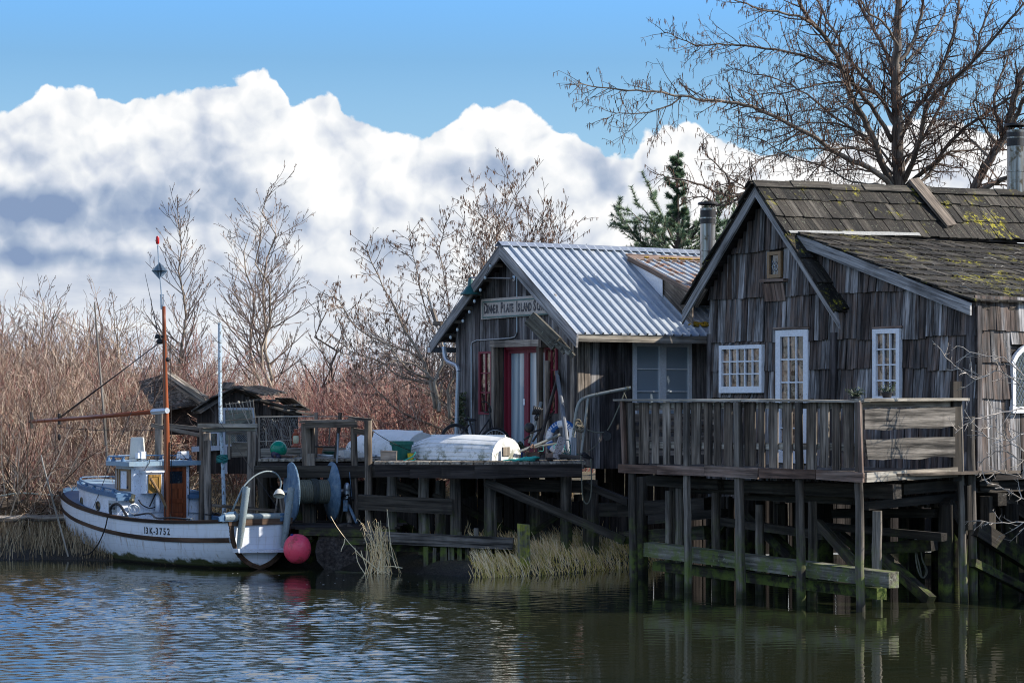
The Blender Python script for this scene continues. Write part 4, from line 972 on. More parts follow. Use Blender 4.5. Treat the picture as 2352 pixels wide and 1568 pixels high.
# ================================================================ plants on the rail
M['leafd'] = flat('dark_leaf', (.02, .035, .012), .6)
def pot(name, label, c, r, h, mat, group=None, plant=None, cat='pot', rim=True):
    o = thing(name, label, cat, c, group); mb = MB()
    mb.lathe(c, [(r*.7, 0), (r*.93, h*.8), (r*1.06, h*.8), (r*1.08, h), (r*.95, h), (r*.9, h*.85), (.01, h*.84)], UP, 20); obj('pot_body', mb, mat, o, 'auto')
    if plant:
        pb = MB()
        for i in range(plant[0]):
            q = rng.uniform(0, 6.28); e = rng.uniform(.3, 1.2); L = rng.uniform(.5, 1)*plant[1]; d = Vector((math.cos(q)*math.cos(e), math.sin(q)*math.cos(e), math.sin(e)))
            s_ = Vector(c)+UP*h*.85+Vector((math.cos(q), math.sin(q), 0))*r*.3; pb.tube([s_, s_+d*L*.5+UP*.02, s_+d*L], [.004, .002], 3, False)
            for k_ in range(3):
                pz = s_+d*L*(.4+.3*k_); w_ = Vector((rng.uniform(-1, 1), rng.uniform(-1, 1), rng.uniform(-.5, 1))).normalized()*.03; w2 = w_.orthogonal().normalized()*.012
                pb.raw([pz, pz+w_+w2, pz+w_*2, pz+w_-w2], [(0, 1, 2, 3)])
        tag(obj('foliage', pb, M['leafd'], o), kind='stuff')
    return o
pot('potted_plant', 'dark square plant pot with straggly stems on the porch rail by the narrow window', p2(1567, 139, -.05)+UP*.0, .085, .085, flat('dark_plastic', (.02, .02, .025), .4), plant=(14, .16))
pot('potted_plant', 'wispy little plant in a low pot at the corner of the porch rail', p1(1385, 150, -.04)+UP*0.005, .08, .04, bpy.data.materials['dark_plastic'], plant=(30, .14))

# ================================================================ wharf
wh = thing('wharf', 'old plank wharf on thick piles in front of the schoolhouse', 'wharf', (-.6, 41.5, .4))
WZ = 1.95; WY = 40.4
pb = MB(); x = at(858, 1060, WY).x
while x < 1.27:
    w_ = rng.uniform(.16, .24); pb.box((x+w_/2, (WY+47.5)/2+rng.uniform(-.01, .03), WZ-.025), Vector((w_/2-.004, 0, 0)), Vector((0, (47.5-WY)/2, 0)), UP*.025, None, .003, gr=1); x += w_
x = at(592, 1053, 42.6).x
while x < -2.45:
    w_ = rng.uniform(.16, .24); pb.box((x+w_/2, (42.6+50)/2+rng.uniform(-.02, .05), WZ-.025), Vector((w_/2-.004, 0, 0)), Vector((0, 3.7, 0)), UP*.025, None, .004, gr=1); x += w_
obj('deck_boards', pb, M['greyl'], wh)
def r3p(x, y, dp): return at(*R3(x, y), dp)
fa = MB()
for i, (xa, ya, xb, yb, yc, yd) in enumerate(((552, 433, 792, 437, 521, 515), (790, 440, 1008, 440, 527, 527), (1006, 440, 1232, 440, 532, 531), (1230, 437, 1955, 430, 516, 531))):
    dp = WY-.02-.035*i; fa.prism([r3p(xa, ya, dp), r3p(xb, yb, dp), r3p(xb, yc, dp), r3p(xa, yd, dp)], Vector((0, -.05, 0)), (.3, .2, .35, .5)[i], g=(1, 0, 0))
fa.prism([at(*RA(880, 885), 42.5), at(*RA(2215, 895), 42.5), at(*RA(2215, 1000), 42.5), at(*RA(880, 1000), 42.5)], Vector((0, -.05, 0)), .2, g=(1, 0, 0))
parts('fascia_beam', fa, M['darkw'], wh)
pl_ = MB()
def gp_(x, w_, yt, dp, R=R3, sc=1.809, mbx=None, lean=0):
    a = at(*R(x, yt), dp); r_ = w_/sc/1.63265/F*dp/2; e = Vector((a.x+lean, a.y, gz(a.x, a.y)-.4)); (mbx or pl_).tube([a.lerp(e, i/6)+Vector((rng.uniform(-.008, .008), 0, 0)) for i in range(7)], [r_*.94, r_*1.06], 14, wob=.08)
for q in ((668, 70, 515, 41.0), (885, 76, 520, 40.9), (1000, 76, 545, 41.6), (1100, 72, 530, 40.8), (1335, 90, 530, 40.8), (1635, 72, 520, 41.6), (1850, 86, 515, 40.8), (2015, 112, 540, 41.2)): gp_(*q)
parts('pile', pl_, M['pile'], wh, smooth='auto')
pl_ = MB()
for q in ((610, 60, 515, 43), (760, 70, 515, 43.5), (1180, 90, 515, 43), (1400, 90, 520, 43.5), (1490, 60, 540, 44), (1720, 80, 560, 43.5), (1570, 60, 515, 43), (1930, 60, 640, 43.2), (2120, 80, 560, 43.5), (570, 60, 515, 46), (930, 80, 515, 46), (1290, 80, 520, 46), (1550, 80, 520, 46), (1750, 90, 520, 46)): gp_(*q)
for x in (-4.7, -4.0, -3.3, -2.6, -1.8, -.9, 0, .9):
    for y in (43.4, 45.3, 47.5): pl_.tube([(x+rng.uniform(-.2, .2), y, WZ-.05), (x, y, .2)], rng.uniform(.08, .13), 10, wob=.08)
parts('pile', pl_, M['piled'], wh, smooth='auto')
br = MB()
def rb(x0, y0, x1, y1, h_, d0, d1=None, mbx=None, R=R3, sc=1.809, th=None, rnd=None, jit=.008):
    d1 = d1 or d0; a = at(*R(x0, y0), d0); b = at(*R(x1, y1), d1); hm = h_/sc/1.63265/F*(d0+d1)/2; (mbx or br).beam(a, b, th or min(.14, hm), hm, jit=jit, rnd=rnd)
rb(440, 692, 1075, 722, 105, 40.62, th=.12); rb(1370, 570, 1985, 585, 85, 41.0, th=.12); rb(2075, 740, 2280, 740, 90, 40.9); rb(1305, 552, 2250, 950, 55, 40.5, 40.0, th=.07, rnd=.95)
rb(1595, 912, 1790, 790, 38, 41.5, th=.06); rb(1985, 575, 2275, 690, 45, 40.9, 39.6, th=.08); rb(1140, 722, 1510, 915, 42, 42.2, th=.06); rb(700, 800, 840, 900, 35, 42.4, th=.06); rb(600, 530, 900, 640, 45, 42.4, th=.06)
rb(945, 640, 1010, 665, 30, 41.2); rb(820, 555, 860, 590, 60, 41.4); rb(700, 600, 840, 680, 40, 43, th=.06)
for y in (42.2, 44, 46): br.beam((-4.8, y, 1.72), (1.3, y, 1.72), .2, .22)
parts('brace', br, M['piled'], wh)
rt = MB()
rb(485, 925, 1492, 970, 78, 40.3, 40.0, mbx=rt, th=.25); parts('retaining_timber', rt, M['rough'], wh); rt = MB(); rb(490, 985, 1500, 1012, 60, 40.5, 40.2, mbx=rt, th=.25, rnd=.1)
parts('lower_timber', rt, M['piled'], wh)
sk_ = MB()
for (x, yt, yb, w_) in ((1240, 866, 1130, 28), (1180, 905, 1125, 22), (1130, 892, 1115, 30), (900, 990, 1120, 30), (1070, 985, 1120, 40), (1020, 990, 1125, 44), (960, 1000, 1120, 26), (1330, 1020, 1110, 40)):
    a = r3p(x, yt, 40.1); b = r3p(x+rng.uniform(-12, 12), yb, 40.1); b.z = -.3; sk_.beam(a, b, w_/1.809/1.63265/F*40, .05, up=(0, 1, 0), jit=.01)
parts('stake', sk_, M['pile'], wh)
bh = MB(); bh2 = False; x = -4.9
while x < 2.2:
    w_ = rng.uniform(.12, .22); h_ = rng.uniform(.55, .75) if x > -3 else .9; y = 42.4 if x > -2.6 else 44; bh.box((x+w_/2, y, gz(x, y)+.1), Vector((w_/2-.01, 0, 0)), Vector((0, .03, 0)), UP*h_, None, .02); x += w_
    if x > -2.6 and not bh2: bh2 = True; obj('bulkhead', bh, M['darkw'], wh); bh = MB()
obj('bulkhead', bh, M['darkw'], wh)
q = MB(); a = r3p(1562, 838, 39.6); b = Vector((a.x+.02, a.y, -.4)); q.box((a+b)/2, Vector((.085, .035, 0)), Vector((-.03, .07, 0)), (a-b)/2, .6, .01)
single('mossy_post', q, wood('mossy_square_post', [(.10, .09, .07), (.20, .18, .14)], moss=(1.5, -.5), mosscol=(.42, .42, .04)), 'short square post with bright moss standing in the marsh grass', 'post')
# big butt logs under the low platform
def logm(label, a, b, r_, mat=None):
    l_ = MB(); a = Vector(a); b = Vector(b); l_.tube([a.lerp(b, i/6)+Vector((0, 0, rng.uniform(-.03, .03))) for i in range(7)], [r_, r_*.93], 18, wob=.06); return single('old_log', l_, mat or M['piled'], label, 'log')
logm('huge blackened log with its sawn end toward the water under the drum platform', at(*R3(340, 1020), 40.9), at(*R3(380, 980), 44.5), .50, M['darkw'])
logm('dark log lying on the mud beside the pink buoy', at(*R3(-60, 1010), 42.6), at(*R3(200, 1040), 41.6), .38)
pf_ = thing('low_platform', 'low sagging plank landing that carries the rope drum', 'landing', (-4.4, 42, .4)); q = MB()
Z0 = .74
for i in range(11): q.box((-2.95-.07*i+rng.uniform(-.1, .1), 41.0+.21*i, Z0+rng.uniform(-.012, .012)), Vector((.92+.06*i+rng.uniform(-.1, .1), .03, 0)), Vector((0, .10, 0)), UP*.022, None, .01, gr=0)
obj('planks', q, M['darkw'], pf_); q = MB()
for x in (-3.7, -3.2, -2.7, -2.2): q.beam((x, 40.95, Z0-.12), (x+.1, 43.2, Z0-.12), .16, .18)
q.beam((-3.85, 40.92, Z0-.06), (-2.1, 40.86, Z0-.09), .08, .14); q.beam((-3.5, 40.98, Z0-.22), (-2.1, 40.9, Z0-.24), .1, .14); parts('joist', q, M['piled'], pf_)
# ---------------------------------------------------------------- rope drum
dm_ = thing('rope_drum', 'big blue flanged drum wound with rope on the low landing', 'rope drum', (-3.6, 42.2, .74))
cL = at(*RA(1225, 1235), 41.9); cR = at(*RA(1742, 1235), 42.05); ax = (cR-cL).normalized(); ax = Vector((.935, .355, 0)).normalized(); dist = (cR-cL).length*.99; cR = cL+ax*dist
RR = .548
m, t, b = newmat('blue_drum_paint'); p = wpos(t); a_ = noise(t, p, 7, 6, .65); v_ = noise(t, p, 40, 4, .6)
c = ramp(t, a_, [(.3, (.05, .10, .17)), (.5, (.10, .18, .27)), (.72, (.25, .30, .35))]); setb(t, b, c, .6, mth(t, 'ADD', a_, v_), .8, .02); M['drum'] = m
for cc, sgn in ((cL, 1), (cR, -1)):
    f = MB(); f.lathe(cc, [(.001, -.05), (.10, -.05), (.12, -.02), (RR*.9, -.012), (RR, 0), (RR+.004, .02), (RR*.97, .035), (.2, .11), (.13, .12), (.001, .12)], ax*sgn, 48); obj('flange', f, M['drum'], dm_, 'auto')
rp = MB(); a0_ = cL+ax*.10; L_ = dist-.20; turns = 15; pts = []
e1 = Vector((-ax.y, ax.x, 0)); 
for i in range(turns*20+1):
    q = i/20*2*math.pi; pts.append(a0_+ax*(L_*i/(turns*20))+e1*(.20*math.cos(q))+UP*(.20*math.sin(q)))
rp.tube(pts, .027, 6); obj('wound_rope', rp, M['rope'], dm_, True)
rp = MB(); pts = []
for i in range(9*16+1): q = i/16*2*math.pi; pts.append(a0_+ax*(L_*(.5+.05*math.sin(i*.21)+.0009*i))+e1*(.235*math.cos(q))+UP*(.235*math.sin(q)))
rp.tube(pts, .014, 5); rp.tube(smoothline([pts[-1], pts[-1]-UP*.3+e1*.02, pts[-1]-UP*.6], 4), .012, 5); obj('loose_turns', rp, flat('dark_rope', (.05, .055, .05), .9), dm_, True)
co = MB(); co.cyl(cL-ax*.25, cR+ax*.3, .05, n=14); co.cyl(cL, cR, .17, n=20); obj('axle', co, M['galv'], dm_, 'auto')
sp_ = MB()
for cc in (cL-ax*.2, cR+ax*.22):
    for s_ in (-1, 1): sp_.beam(cc+UP*.03, Vector((cc.x+.0, cc.y, .76))+e1*.35*s_, .07, .09)
parts('stand_leg', sp_, M['grey'], dm_)
# hydraulic motor beside the drum
mo = thing('drive_motor', 'greasy hydraulic motor and shaft beside the right flange of the drum', 'motor', at(*RA(1900, 1400), 42.0)); q = MB(); c0 = at(*RA(1885, 1235), 41.9)
q.ball(c0+UP*.08, .075, 14, 10, (.8, .8, 1.3)); q.cyl(c0-Vector((.0, 0, .12)), c0+UP*.02, .06, n=12); obj('housing', q, M['galv'], mo, 'auto')
q = MB(); q.cyl(at(*RA(1905, 1390), 41.9), at(*RA(2000, 1600), 41.6), .028, n=10); q.cyl(at(*RA(1915, 1000), 41.95), at(*RA(1940, 1290), 41.95), .008, n=6); obj('shaft', q, M['drum'], mo)
q = MB()
for i in range(7): a = at(*RA(1860+rng.uniform(0, 60), 1260+rng.uniform(0, 120)), 41.88); q.tube(smoothline([a, a+Vector((rng.uniform(-.1, .1), -.05, rng.uniform(-.1, .1))), a+Vector((rng.uniform(-.1, .1), 0, rng.uniform(-.15, .0)))], 4), .014, 6)
obj('hose', q, M['black'], mo); q = MB(); q.beam(at(*RA(1868, 1330), 41.85), at(*RA(1868, 1460), 41.85), .09, .08); obj('bracket', q, M['drum'], mo)
# ---------------------------------------------------------------- timber frames over the landing
fr = thing('gallows', 'dark timber gallows standing behind the rope drum', 'gallows', (-3.3, 42.6, .7)); q = MB()
def rp_(x0, y0, x1, y1, w_, dp, round_=True, zb=None, rnd=None, R=RA, sc=3.136, mbx=None, th=None):
    a = at(*R(x0, y0), dp); b = at(*R(x1, y1), dp); wm = w_/sc/1.63265/F*dp
    if zb is not None: tt = (zb-a.z)/(b.z-a.z); b = a+(b-a)*tt
    if round_: mbx.tube([a.lerp(b, i/6)+Vector((rng.uniform(-.005, .005), 0, 0)) for i in range(7)], wm/2, 12, wob=.06, rnd=rnd)
    else: mbx.beam(a, b, wm if abs(b.z-a.z) > abs(b.x-a.x) else (th or wm), (th or wm) if abs(b.z-a.z) > abs(b.x-a.x) else wm, up=(0, 1, 0) if abs(b.z-a.z) > abs(b.x-a.x) else UP, jit=.006, rnd=rnd)
rp_(1425, 430, 1440, 1568, 158, 42.45, True, .3, .3, mbx=q); rp_(1962, 465, 1985, 1500, 80, 42.2, True, .5, .35, mbx=q); rp_(2133, 395, 2143, 1568, 88, 40.85, True, .0, .5, mbx=q)
parts('post', q, M['grey'], fr, smooth='auto'); q = MB()
rp_(1395, 452, 2005, 440, 62, 42.2, False, rnd=.35, mbx=q, th=.2); rp_(1335, 408, 1990, 392, 26, 42.25, False, rnd=.6, mbx=q, th=.34); rp_(1905, 362, 2180, 392, 34, 41.2, False, rnd=.5, mbx=q, th=.34)
rp_(1960, 510, 2195, 560, 62, 41.4, False, rnd=.2, mbx=q, th=.06); rp_(1462, 785, 1470, 1300, 90, 42.28, False, rnd=.7, mbx=q, th=.05)
rp_(1810, 300, 1715, 1180, 42, 43.2, False, rnd=.3, mbx=q, th=.09); rp_(1520, 300, 1512, 1000, 38, 43.3, False, rnd=.3, mbx=q, th=.09); rp_(1510, 705, 1750, 708, 20, 43.0, False, rnd=.2, mbx=q, th=.06)
parts('timber', q, M['grey'], fr)
q = MB(); rp_(1782, 545, 1768, 900, 22, 42.6, True, mbx=q); single('grey_pipe', q, M['bluegrey'], 'pale blue grey pipe standing upright behind the right drum flange', 'pipe')
fr = thing('gallows', 'sunlit timber gallows with a capped beam between boat and drum', 'gallows', (-5.3, 43.4, .6)); q = MB()
rp_(185, 480, 180, 1290, 80, 43.9, True, .4, .6, mbx=q); rp_(765, 525, 758, 1420, 96, 43.4, False, .4, .7, mbx=q, th=.16); rp_(240, 632, 250, 1290, 76, 43.7, False, .4, .8, mbx=q, th=.14); rp_(245, 540, 245, 640, 60, 43.9, False, None, .9, mbx=q, th=.14)
parts('post', q, M['grey'], fr); q = MB()
rp_(135, 452, 825, 455, 44, 43.4, False, rnd=.95, mbx=q, th=.22); rp_(190, 508, 822, 500, 46, 43.5, False, rnd=.75, mbx=q, th=.12); rp_(475, 545, 830, 548, 34, 43.8, False, rnd=.3, mbx=q, th=.1)
parts('cap_beam', q, M['greyl'], fr); q = MB()
d_ = 44.2
for (x0, y0, x1, y1, w_) in ((1110, 180, 1490, 262, 28), (1220, 182, 1490, 210, 26)): rp_(x0, y0, x1, y1, w_, d_, False, rnd=.8, R=R1, sc=1.96, mbx=q, th=.06)
rp_(1168, 60, 1165, 560, 48, 45, False, .5, .7, R=R1, sc=1.96, mbx=q, th=.14); rp_(760, 880, 880, 900, 60, 43.5, False, rnd=.3, mbx=q, th=.1); rp_(800, 1070, 1060, 1320, 90, 43.6, False, rnd=.5, mbx=q, th=.08)
rp_(300, 1390, 1110, 1460, 34, 43.0, False, rnd=.3, mbx=q, th=.1)
parts('rail_timber', q, M['grey'], fr)
def pole(label, pts, w0, w1, dp, mat, R=R2, sc=1.809, name='mooring_pole'):
    q = MB(); P = [at(*R(x, y), dp) for x, y in pts]; P[-1] = P[-1]+(P[-1]-P[-2]).normalized()*.6; k_ = dp/sc/1.63265/F/2; q.tube(smoothline(P, 4), [w0*k_, w1*k_], 10, wob=.05); return single(name, q, mat, label, 'pole', smooth='auto')
pole('pale blue painted pole tied with green rope beside the collapsed shed', [(1491, 742), (1493, 1100), (1497, 1420), (1515, 1800), (1520, 2080)], 24, 27, 43.6, paint('flaking_blue_paint', (.42, .52, .60), .55, (.12, .10, .09), dirtamt=.3, sc=1.5))
pole('tall thin leaning pole in front of the thicket behind the bow', [(641, 600), (665, 900), (700, 1300), (720, 1560)], 10, 22, 46.5, M['pile'])
pole('thin pale stake leaning in the reeds near the bow', [(303-0, 402), (340, 560), (450, 960)], 9, 14, 43.5, M['greyl'], R1, 1.96, 'stake')
rg = MB()
for i in range(6): c0 = at(*RA(415, 812+i*14), 43.6); rg.tube([c0+Vector((.10*math.cos(q/10*6.28+i), .10*math.sin(q/10*6.28+i), .02*math.sin(q+i))) for q in range(12)], .013, 5)
rg.tube([at(*RA(x, y), 43.4) for x, y in ((420, 815), (470, 830), (490, 850), (430, 870))], .012, 5); M['green_rope'] = flat('green_rope', (.02, .16, .15), .8)
single('mooring_rope', rg, M['green_rope'], 'dark green rope lashed round the pale blue pole', 'rope')
# ================================================================ fishing boat
BS = Vector((-4.56, 40.9, 0)); bx = Vector((-.65, .76, 0)).normalized(); by = Vector((-bx.y, bx.x, 0))   # forward, port
def BP(x, y, z): return BS+bx*x+by*y+UP*z
def herm(xs, vs):
    xs = np.array(xs, float); vs = np.array(vs, float); d = np.gradient(vs, xs)
    def f(x):
        i = int(np.clip(np.searchsorted(xs, x)-1, 0, len(xs)-2)); h = xs[i+1]-xs[i]; u = (x-xs[i])/h
        return (2*u**3-3*u*u+1)*vs[i]+(u**3-2*u*u+u)*h*d[i]+(-2*u**3+3*u*u)*vs[i+1]+(u**3-u*u)*h*d[i+1]
    return f
sx = [0, .8, 1.8, 3, 4.2, 5.2, 6.0, 6.5, 6.8]
hbS = herm(sx, [.66, .84, .98, 1.06, 1.05, .94, .68, .38, .03]); zS = herm(sx, [.90, .86, .83, .85, .94, 1.07, 1.21, 1.31, 1.36]); zK = herm(sx, [-.02, -.25, -.38, -.45, -.45, -.40, -.25, .12, .75])
pE = herm(sx, [3.0, 3.2, 3.2, 3.0, 2.6, 2.1, 1.7, 1.5, 1.4])
def hull(x, u, s=1, o=0):
    y = max(hbS(x), .02)*(1-u**pE(x))**.72; return BP(x, s*(y+o), zS(x)+(zK(x)-zS(x))*u)
def hullz(x, z, s=1, o=0): u = min(max((z-zS(x))/(zK(x)-zS(x)), 0), 1); return hull(x, u, s, o)
boat = thing('fishing_boat', 'small white wooden fishing boat with blue deck and rust coloured mast', 'boat', BP(3.3, 0, 0))
m, t, b = newmat('hull_paint'); p = wpos(t); z = mk(t, 'ShaderNodeSeparateXYZ', {0: p}).outputs[2]; n1_ = noise(t, p, 2.6, 6, .65); n2_ = noise(t, vscale(t, p, (6, 6, 1.2)), 2.2, 5, .6)
c = mixc(t, mth(t, 'MULTIPLY', sstep(t, n2_, .50, .72), .35), (.66, .70, .77), (.42, .40, .35))
c = mixc(t, sstep(t, mth(t, 'SUBTRACT', z, mth(t, 'MULTIPLY', n1_, .34)), .0, -.07), c, (.06, .07, .025)); c = mixc(t, sstep(t, z, .07, .02), c, (.02, .018, .015))
ru_ = mth(t, 'MULTIPLY', sstep(t, noise(t, vscale(t, p, (11, 11, .9)), 1., 4, .6), .57, .70), mth(t, 'MULTIPLY', sstep(t, z, .66, .52), .55)); c = mixc(t, ru_, c, (.26, .17, .10)); sm_ = mth(t, 'ABSOLUTE', mth(t, 'SINE', mth(t, 'MULTIPLY', mth(t, 'ADD', z, mth(t, 'MULTIPLY', noise(t, p, .6, 2), .12)), 24.))); c = mixc(t, mth(t, 'MULTIPLY', sstep(t, sm_, .10, .02), .35), c, (.25, .24, .24)); c = mixc(t, sstep(t, noise(t, p, 16, 5, .7), .67, .70), c, (.25, .2, .15)); setb(t, b, c, .42, mth(t, 'ADD', n2_, noise(t, p, 20, 3)), .08, .01); M['hull'] = m
q = MB()
for s in (1, -1): q.grid(lambda i, j, s=s: hull(i*6.8, j*.999, s), 44, 16, flip=(s < 0))
obj('hull', q, m, boat, True)
M['bpaint'] = paint('blue_deck_paint', (.065, .14, .25), .66, (.35, .38, .42), dirtamt=.3, dirt=(.14, .20, .27), var=.18)
M['roofp'] = paint('pale_blue_roof_paint', (.22, .32, .41), .68, (.25, .22, .2), dirtamt=.35, var=.14)
M['cabin'] = paint('white_cabin_paint', (.66, .70, .78), .61, (.16, .14, .13), dirtamt=.3, sc=1.2)
M['guard'] = wood('oiled_guard_wood', [(.035, .020, .013), (.07, .04, .025), (.12, .075, .05)], patch=.4); M['redw'] = wood('varnished_red_wood', [(.16, .035, .012), (.22, .055, .02), (.26, .075, .03)], patch=.25, streak=.6, rough=.35, bs=.2)
q = MB(); tr_ = [hull(0, j/16*.999, 1) for j in range(17)]+[hull(0, j/16*.999, -1) for j in range(16, -1, -1)]
q.prism(tr_, -bx*.01); obj('transom', q, M['hull'], boat)
q = MB()
for s in (1, -1):
    P = [hull(0, j/14, s) for j in range(15)]; cc = BP(0, 0, .55)
    for j in range(14):
        a, b2 = P[j], P[j+1]; a2 = a+(cc-a).normalized()*.085; b3 = b2+(cc-b2).normalized()*.085; q.prism([a, b2, b3, a2], -bx*.04, .5)
q.prism([BP(-.012, .70, .91), BP(-.012, -.70, .91), BP(-.012, -.68, .80), BP(-.012, .68, .80)], -bx*.035, .9, g=by); obj('transom_trim', q, M['guard'], boat)
q = MB()
for s in (1, -1):
    for lo, hi, o in ((.31, .40, .028),):
        pr = []
        N = 60
        for i in range(N+1):
            x = i/N*6.74; z0 = zS(x)-hi*(1-.25*(x/6.8)); z1 = zS(x)-lo*(1-.25*(x/6.8)); pr += [hullz(x, z0, s, 0), hullz(x, z0+.005, s, o), hullz(x, z1-.005, s, o), hullz(x, z1, s, 0)]
        Lc = [(0, (k % 4)*.05, k//4*.11) for k in range(len(pr))]
        q.raw(pr, [(4*i+j, 4*i+j+1, 4*i+j+5, 4*i+j+4) if s > 0 else (4*i+j+4, 4*i+j+5, 4*i+j+1, 4*i+j) for i in range(N) for j in range(3)], Lc)
obj('rubbing_strake', q, M['guard'], boat); q = MB()
for s in (1, -1):
    N = 60; pr = []
    for i in range(N+1):
        x = i/N*6.8; z1 = zS(x); y = hbS(x); pr += [BP(x, s*(y+.035), z1-.04), BP(x, s*(y+.035), z1+.02), BP(x, s*(y-.06), z1+.02), BP(x, s*max(y-.06, 0), z1-.04)]
    q.raw(pr, [(4*i+j, 4*i+(j+1) % 4, 4*i+4+(j+1) % 4, 4*i+j+4) for i in range(N) for j in range(4)], [(0, (k % 4)*.05, k//4*.11) for k in range(len(pr))])
obj('cap_rail', q, M['guard'], boat)
q = MB(); q.grid(lambda i, j: BP(3.3+i*3.48, (2*j-1)*(max(hbS(3.3+i*3.48)-.03, .005)), zS(3.3+i*3.48)-.02+.06*(1-(2*j-1)**2)*(1-i)), 24, 8)
for s in (1, -1): q.grid(lambda i, j, s=s: BP(i*3.3, s*(hbS(i*3.3)-.03-.17*j), zS(i*3.3)-.025), 16, 2)
q.grid(lambda i, j: BP(i*.2, (2*j-1)*.6, .86), 2, 4); obj('deck', q, M['bpaint'], boat)
q = MB(); q.grid(lambda i, j: BP(i*3.35, (2*j-1)*(hbS(i*3.3)-.2), .42), 6, 4)
for s in (1, -1): q.grid(lambda i, j, s=s: BP(i*3.35, s*(hbS(i*3.3)-.2), .42+j*(zS(i*3.3)-.44)), 16, 2)
obj('cockpit_lining', q, M['bpaint'], boat)
# trunk cabin
tw_ = herm([3.35, 4.2, 5.0, 5.5, 5.8, 5.96], [.93, .90, .76, .55, .32, .03]); tz = lambda x: 1.20+(x-3.35)*.075
q = MB()
for s in (1, -1): q.grid(lambda i, j, s=s: BP(3.35+2.6*i, s*tw_(3.35+2.6*i), .84+(tz(3.35+2.6*i)-.84)*j), 30, 2, flip=(s < 0))
q.prism([BP(3.35, .95, .45), BP(3.35, -.95, .45), BP(3.35, -.95, 1.2), BP(3.35, .95, 1.2)], bx*.02); tc = obj('cabin_trunk', q, M['cabin'], boat, 'auto')
q = MB(); N = 30
ring = [(3.345+2.645*i/N, tw_(min(3.345+2.645*i/N, 5.95)) + .05*(1 if i < N else 0)) for i in range(N+1)]
out = [BP(x, y, tz(x)) for x, y in ring]+[BP(x, -y, tz(x)) for x, y in ring[::-1]]; q.prism(out, UP*.075)
cr_ = obj('cabin_top', q, M['bpaint'], boat); q = MB(); ring2 = [(x-.0, max(y-.07, 0)) for x, y in ring[1:-1]]
q.prism([BP(x, y, tz(x)+.076) for x, y in ring2]+[BP(x, -y, tz(x)+.076) for x, y in ring2[::-1]], UP*.012); obj('top_deck', q, M['roofp'], cr_)
q = MB()
hp = [BP(x, tw_(x)-.03, tz(x)+.14) for x in np.linspace(3.5, 5.8, 24)]; q.tube(hp+[BP(x, -tw_(x)+.03, tz(x)+.14) for x in np.linspace(5.8, 4.2, 12)], .014, 6)
for x in (3.6, 4.0, 4.4, 4.8, 5.2, 5.55): q.lathe(BP(x, tw_(x)-.03, tz(x)+.07), [(.05, 0), (.03, .04), (.02, .08), (.001, .08)], UP, 8)
obj('grab_rail', q, M['bpaint'], cr_)
M['brass'] = flat('porthole_brass', (.16, .14, .09), .35, .8)
for px_, py_ in ((603, 705), (722, 752)):
    # find the place on the trunk side under this sight line
    best = min(((abs((BS+bx*x+by*tw_(x)).x/(BS+bx*x+by*tw_(x)).y*F+CX-R1(px_, py_)[0]), x) for x in np.linspace(3.5, 5.6, 200)))[1]
    c0 = BP(best, tw_(best), 1.03+.05*(best-4.2)); tn = (BP(best+.05, tw_(best+.05), 0)-BP(best-.05, tw_(best-.05), 0)).normalized(); nn = UP.cross(tn); nn = nn if nn.dot(by) > 0 else -nn
    q = MB(); q.lathe(c0, [(.085, 0), (.095, .012), (.085, .025), (.065, .02), (.065, .0)], nn, 20); po_ = obj('porthole', q, M['brass'], tc, 'auto'); q = MB(); q.lathe(c0+nn*.008, [(.066, 0), (.001, .001)], nn, 20); obj('pane', q, M['glassd'], po_)
# pilothouse
pw = herm([3.34, 3.9, 4.15, 4.35, 4.5], [.62, .61, .52, .34, .02]); ZP0, ZP1 = 1.22, 1.80
q = MB()
for s in (1, -1): q.grid(lambda i, j, s=s: BP(3.34+1.15*i, s*pw(3.34+1.15*i), ZP0+(ZP1-ZP0)*j), 20, 2, flip=(s < 0))
ay_ = lambda X: .95-(X-140)/1360*1.9
def az_(Yv): return H+(HZ-RE(0, Yv)[1])/F*43.15
dl_, dr_ = ay_(895), ay_(1205)
ap_ = [(.62, dl_, .45, ZP1), (dr_, -.62, .45, ZP1), (dl_, dr_, 1.77, ZP1)]
for a, b2, z0, z1 in ap_: q.prism([BP(3.325, a, z0), BP(3.325, b2, z0), BP(3.325, b2, z1), BP(3.325, a, z1)], bx*.015)
ph = obj('pilothouse', q, M['cabin'], boat, 'auto')
q = MB(); rw = herm([3.18, 3.9, 4.25, 4.5, 4.66], [.80, .78, .68, .45, .03]); ring = [(x, rw(x)) for x in np.linspace(3.18, 4.66, 26)]
q.prism([BP(x, y, ZP1) for x, y in ring]+[BP(x, -y, ZP1) for x, y in ring[::-1]], UP*.085); rf_ = obj('pilothouse_roof', q, M['roofp'], boat)
q = MB(); q.tube([BP(x, rw(x)-.06, ZP1+.17) for x in np.linspace(3.45, 4.6, 18)]+[BP(x, -rw(x)+.06, ZP1+.17) for x in np.linspace(4.6, 3.45, 18)], .014, 6)
for x in (3.5, 3.9, 4.3):
    for s in (1, -1): q.lathe(BP(x, s*(rw(x)-.06), ZP1+.085), [(.05, 0), (.03, .05), (.015, .085), (.001, .085)], UP, 8)
obj('roof_rail', q, M['bpaint'], rf_)
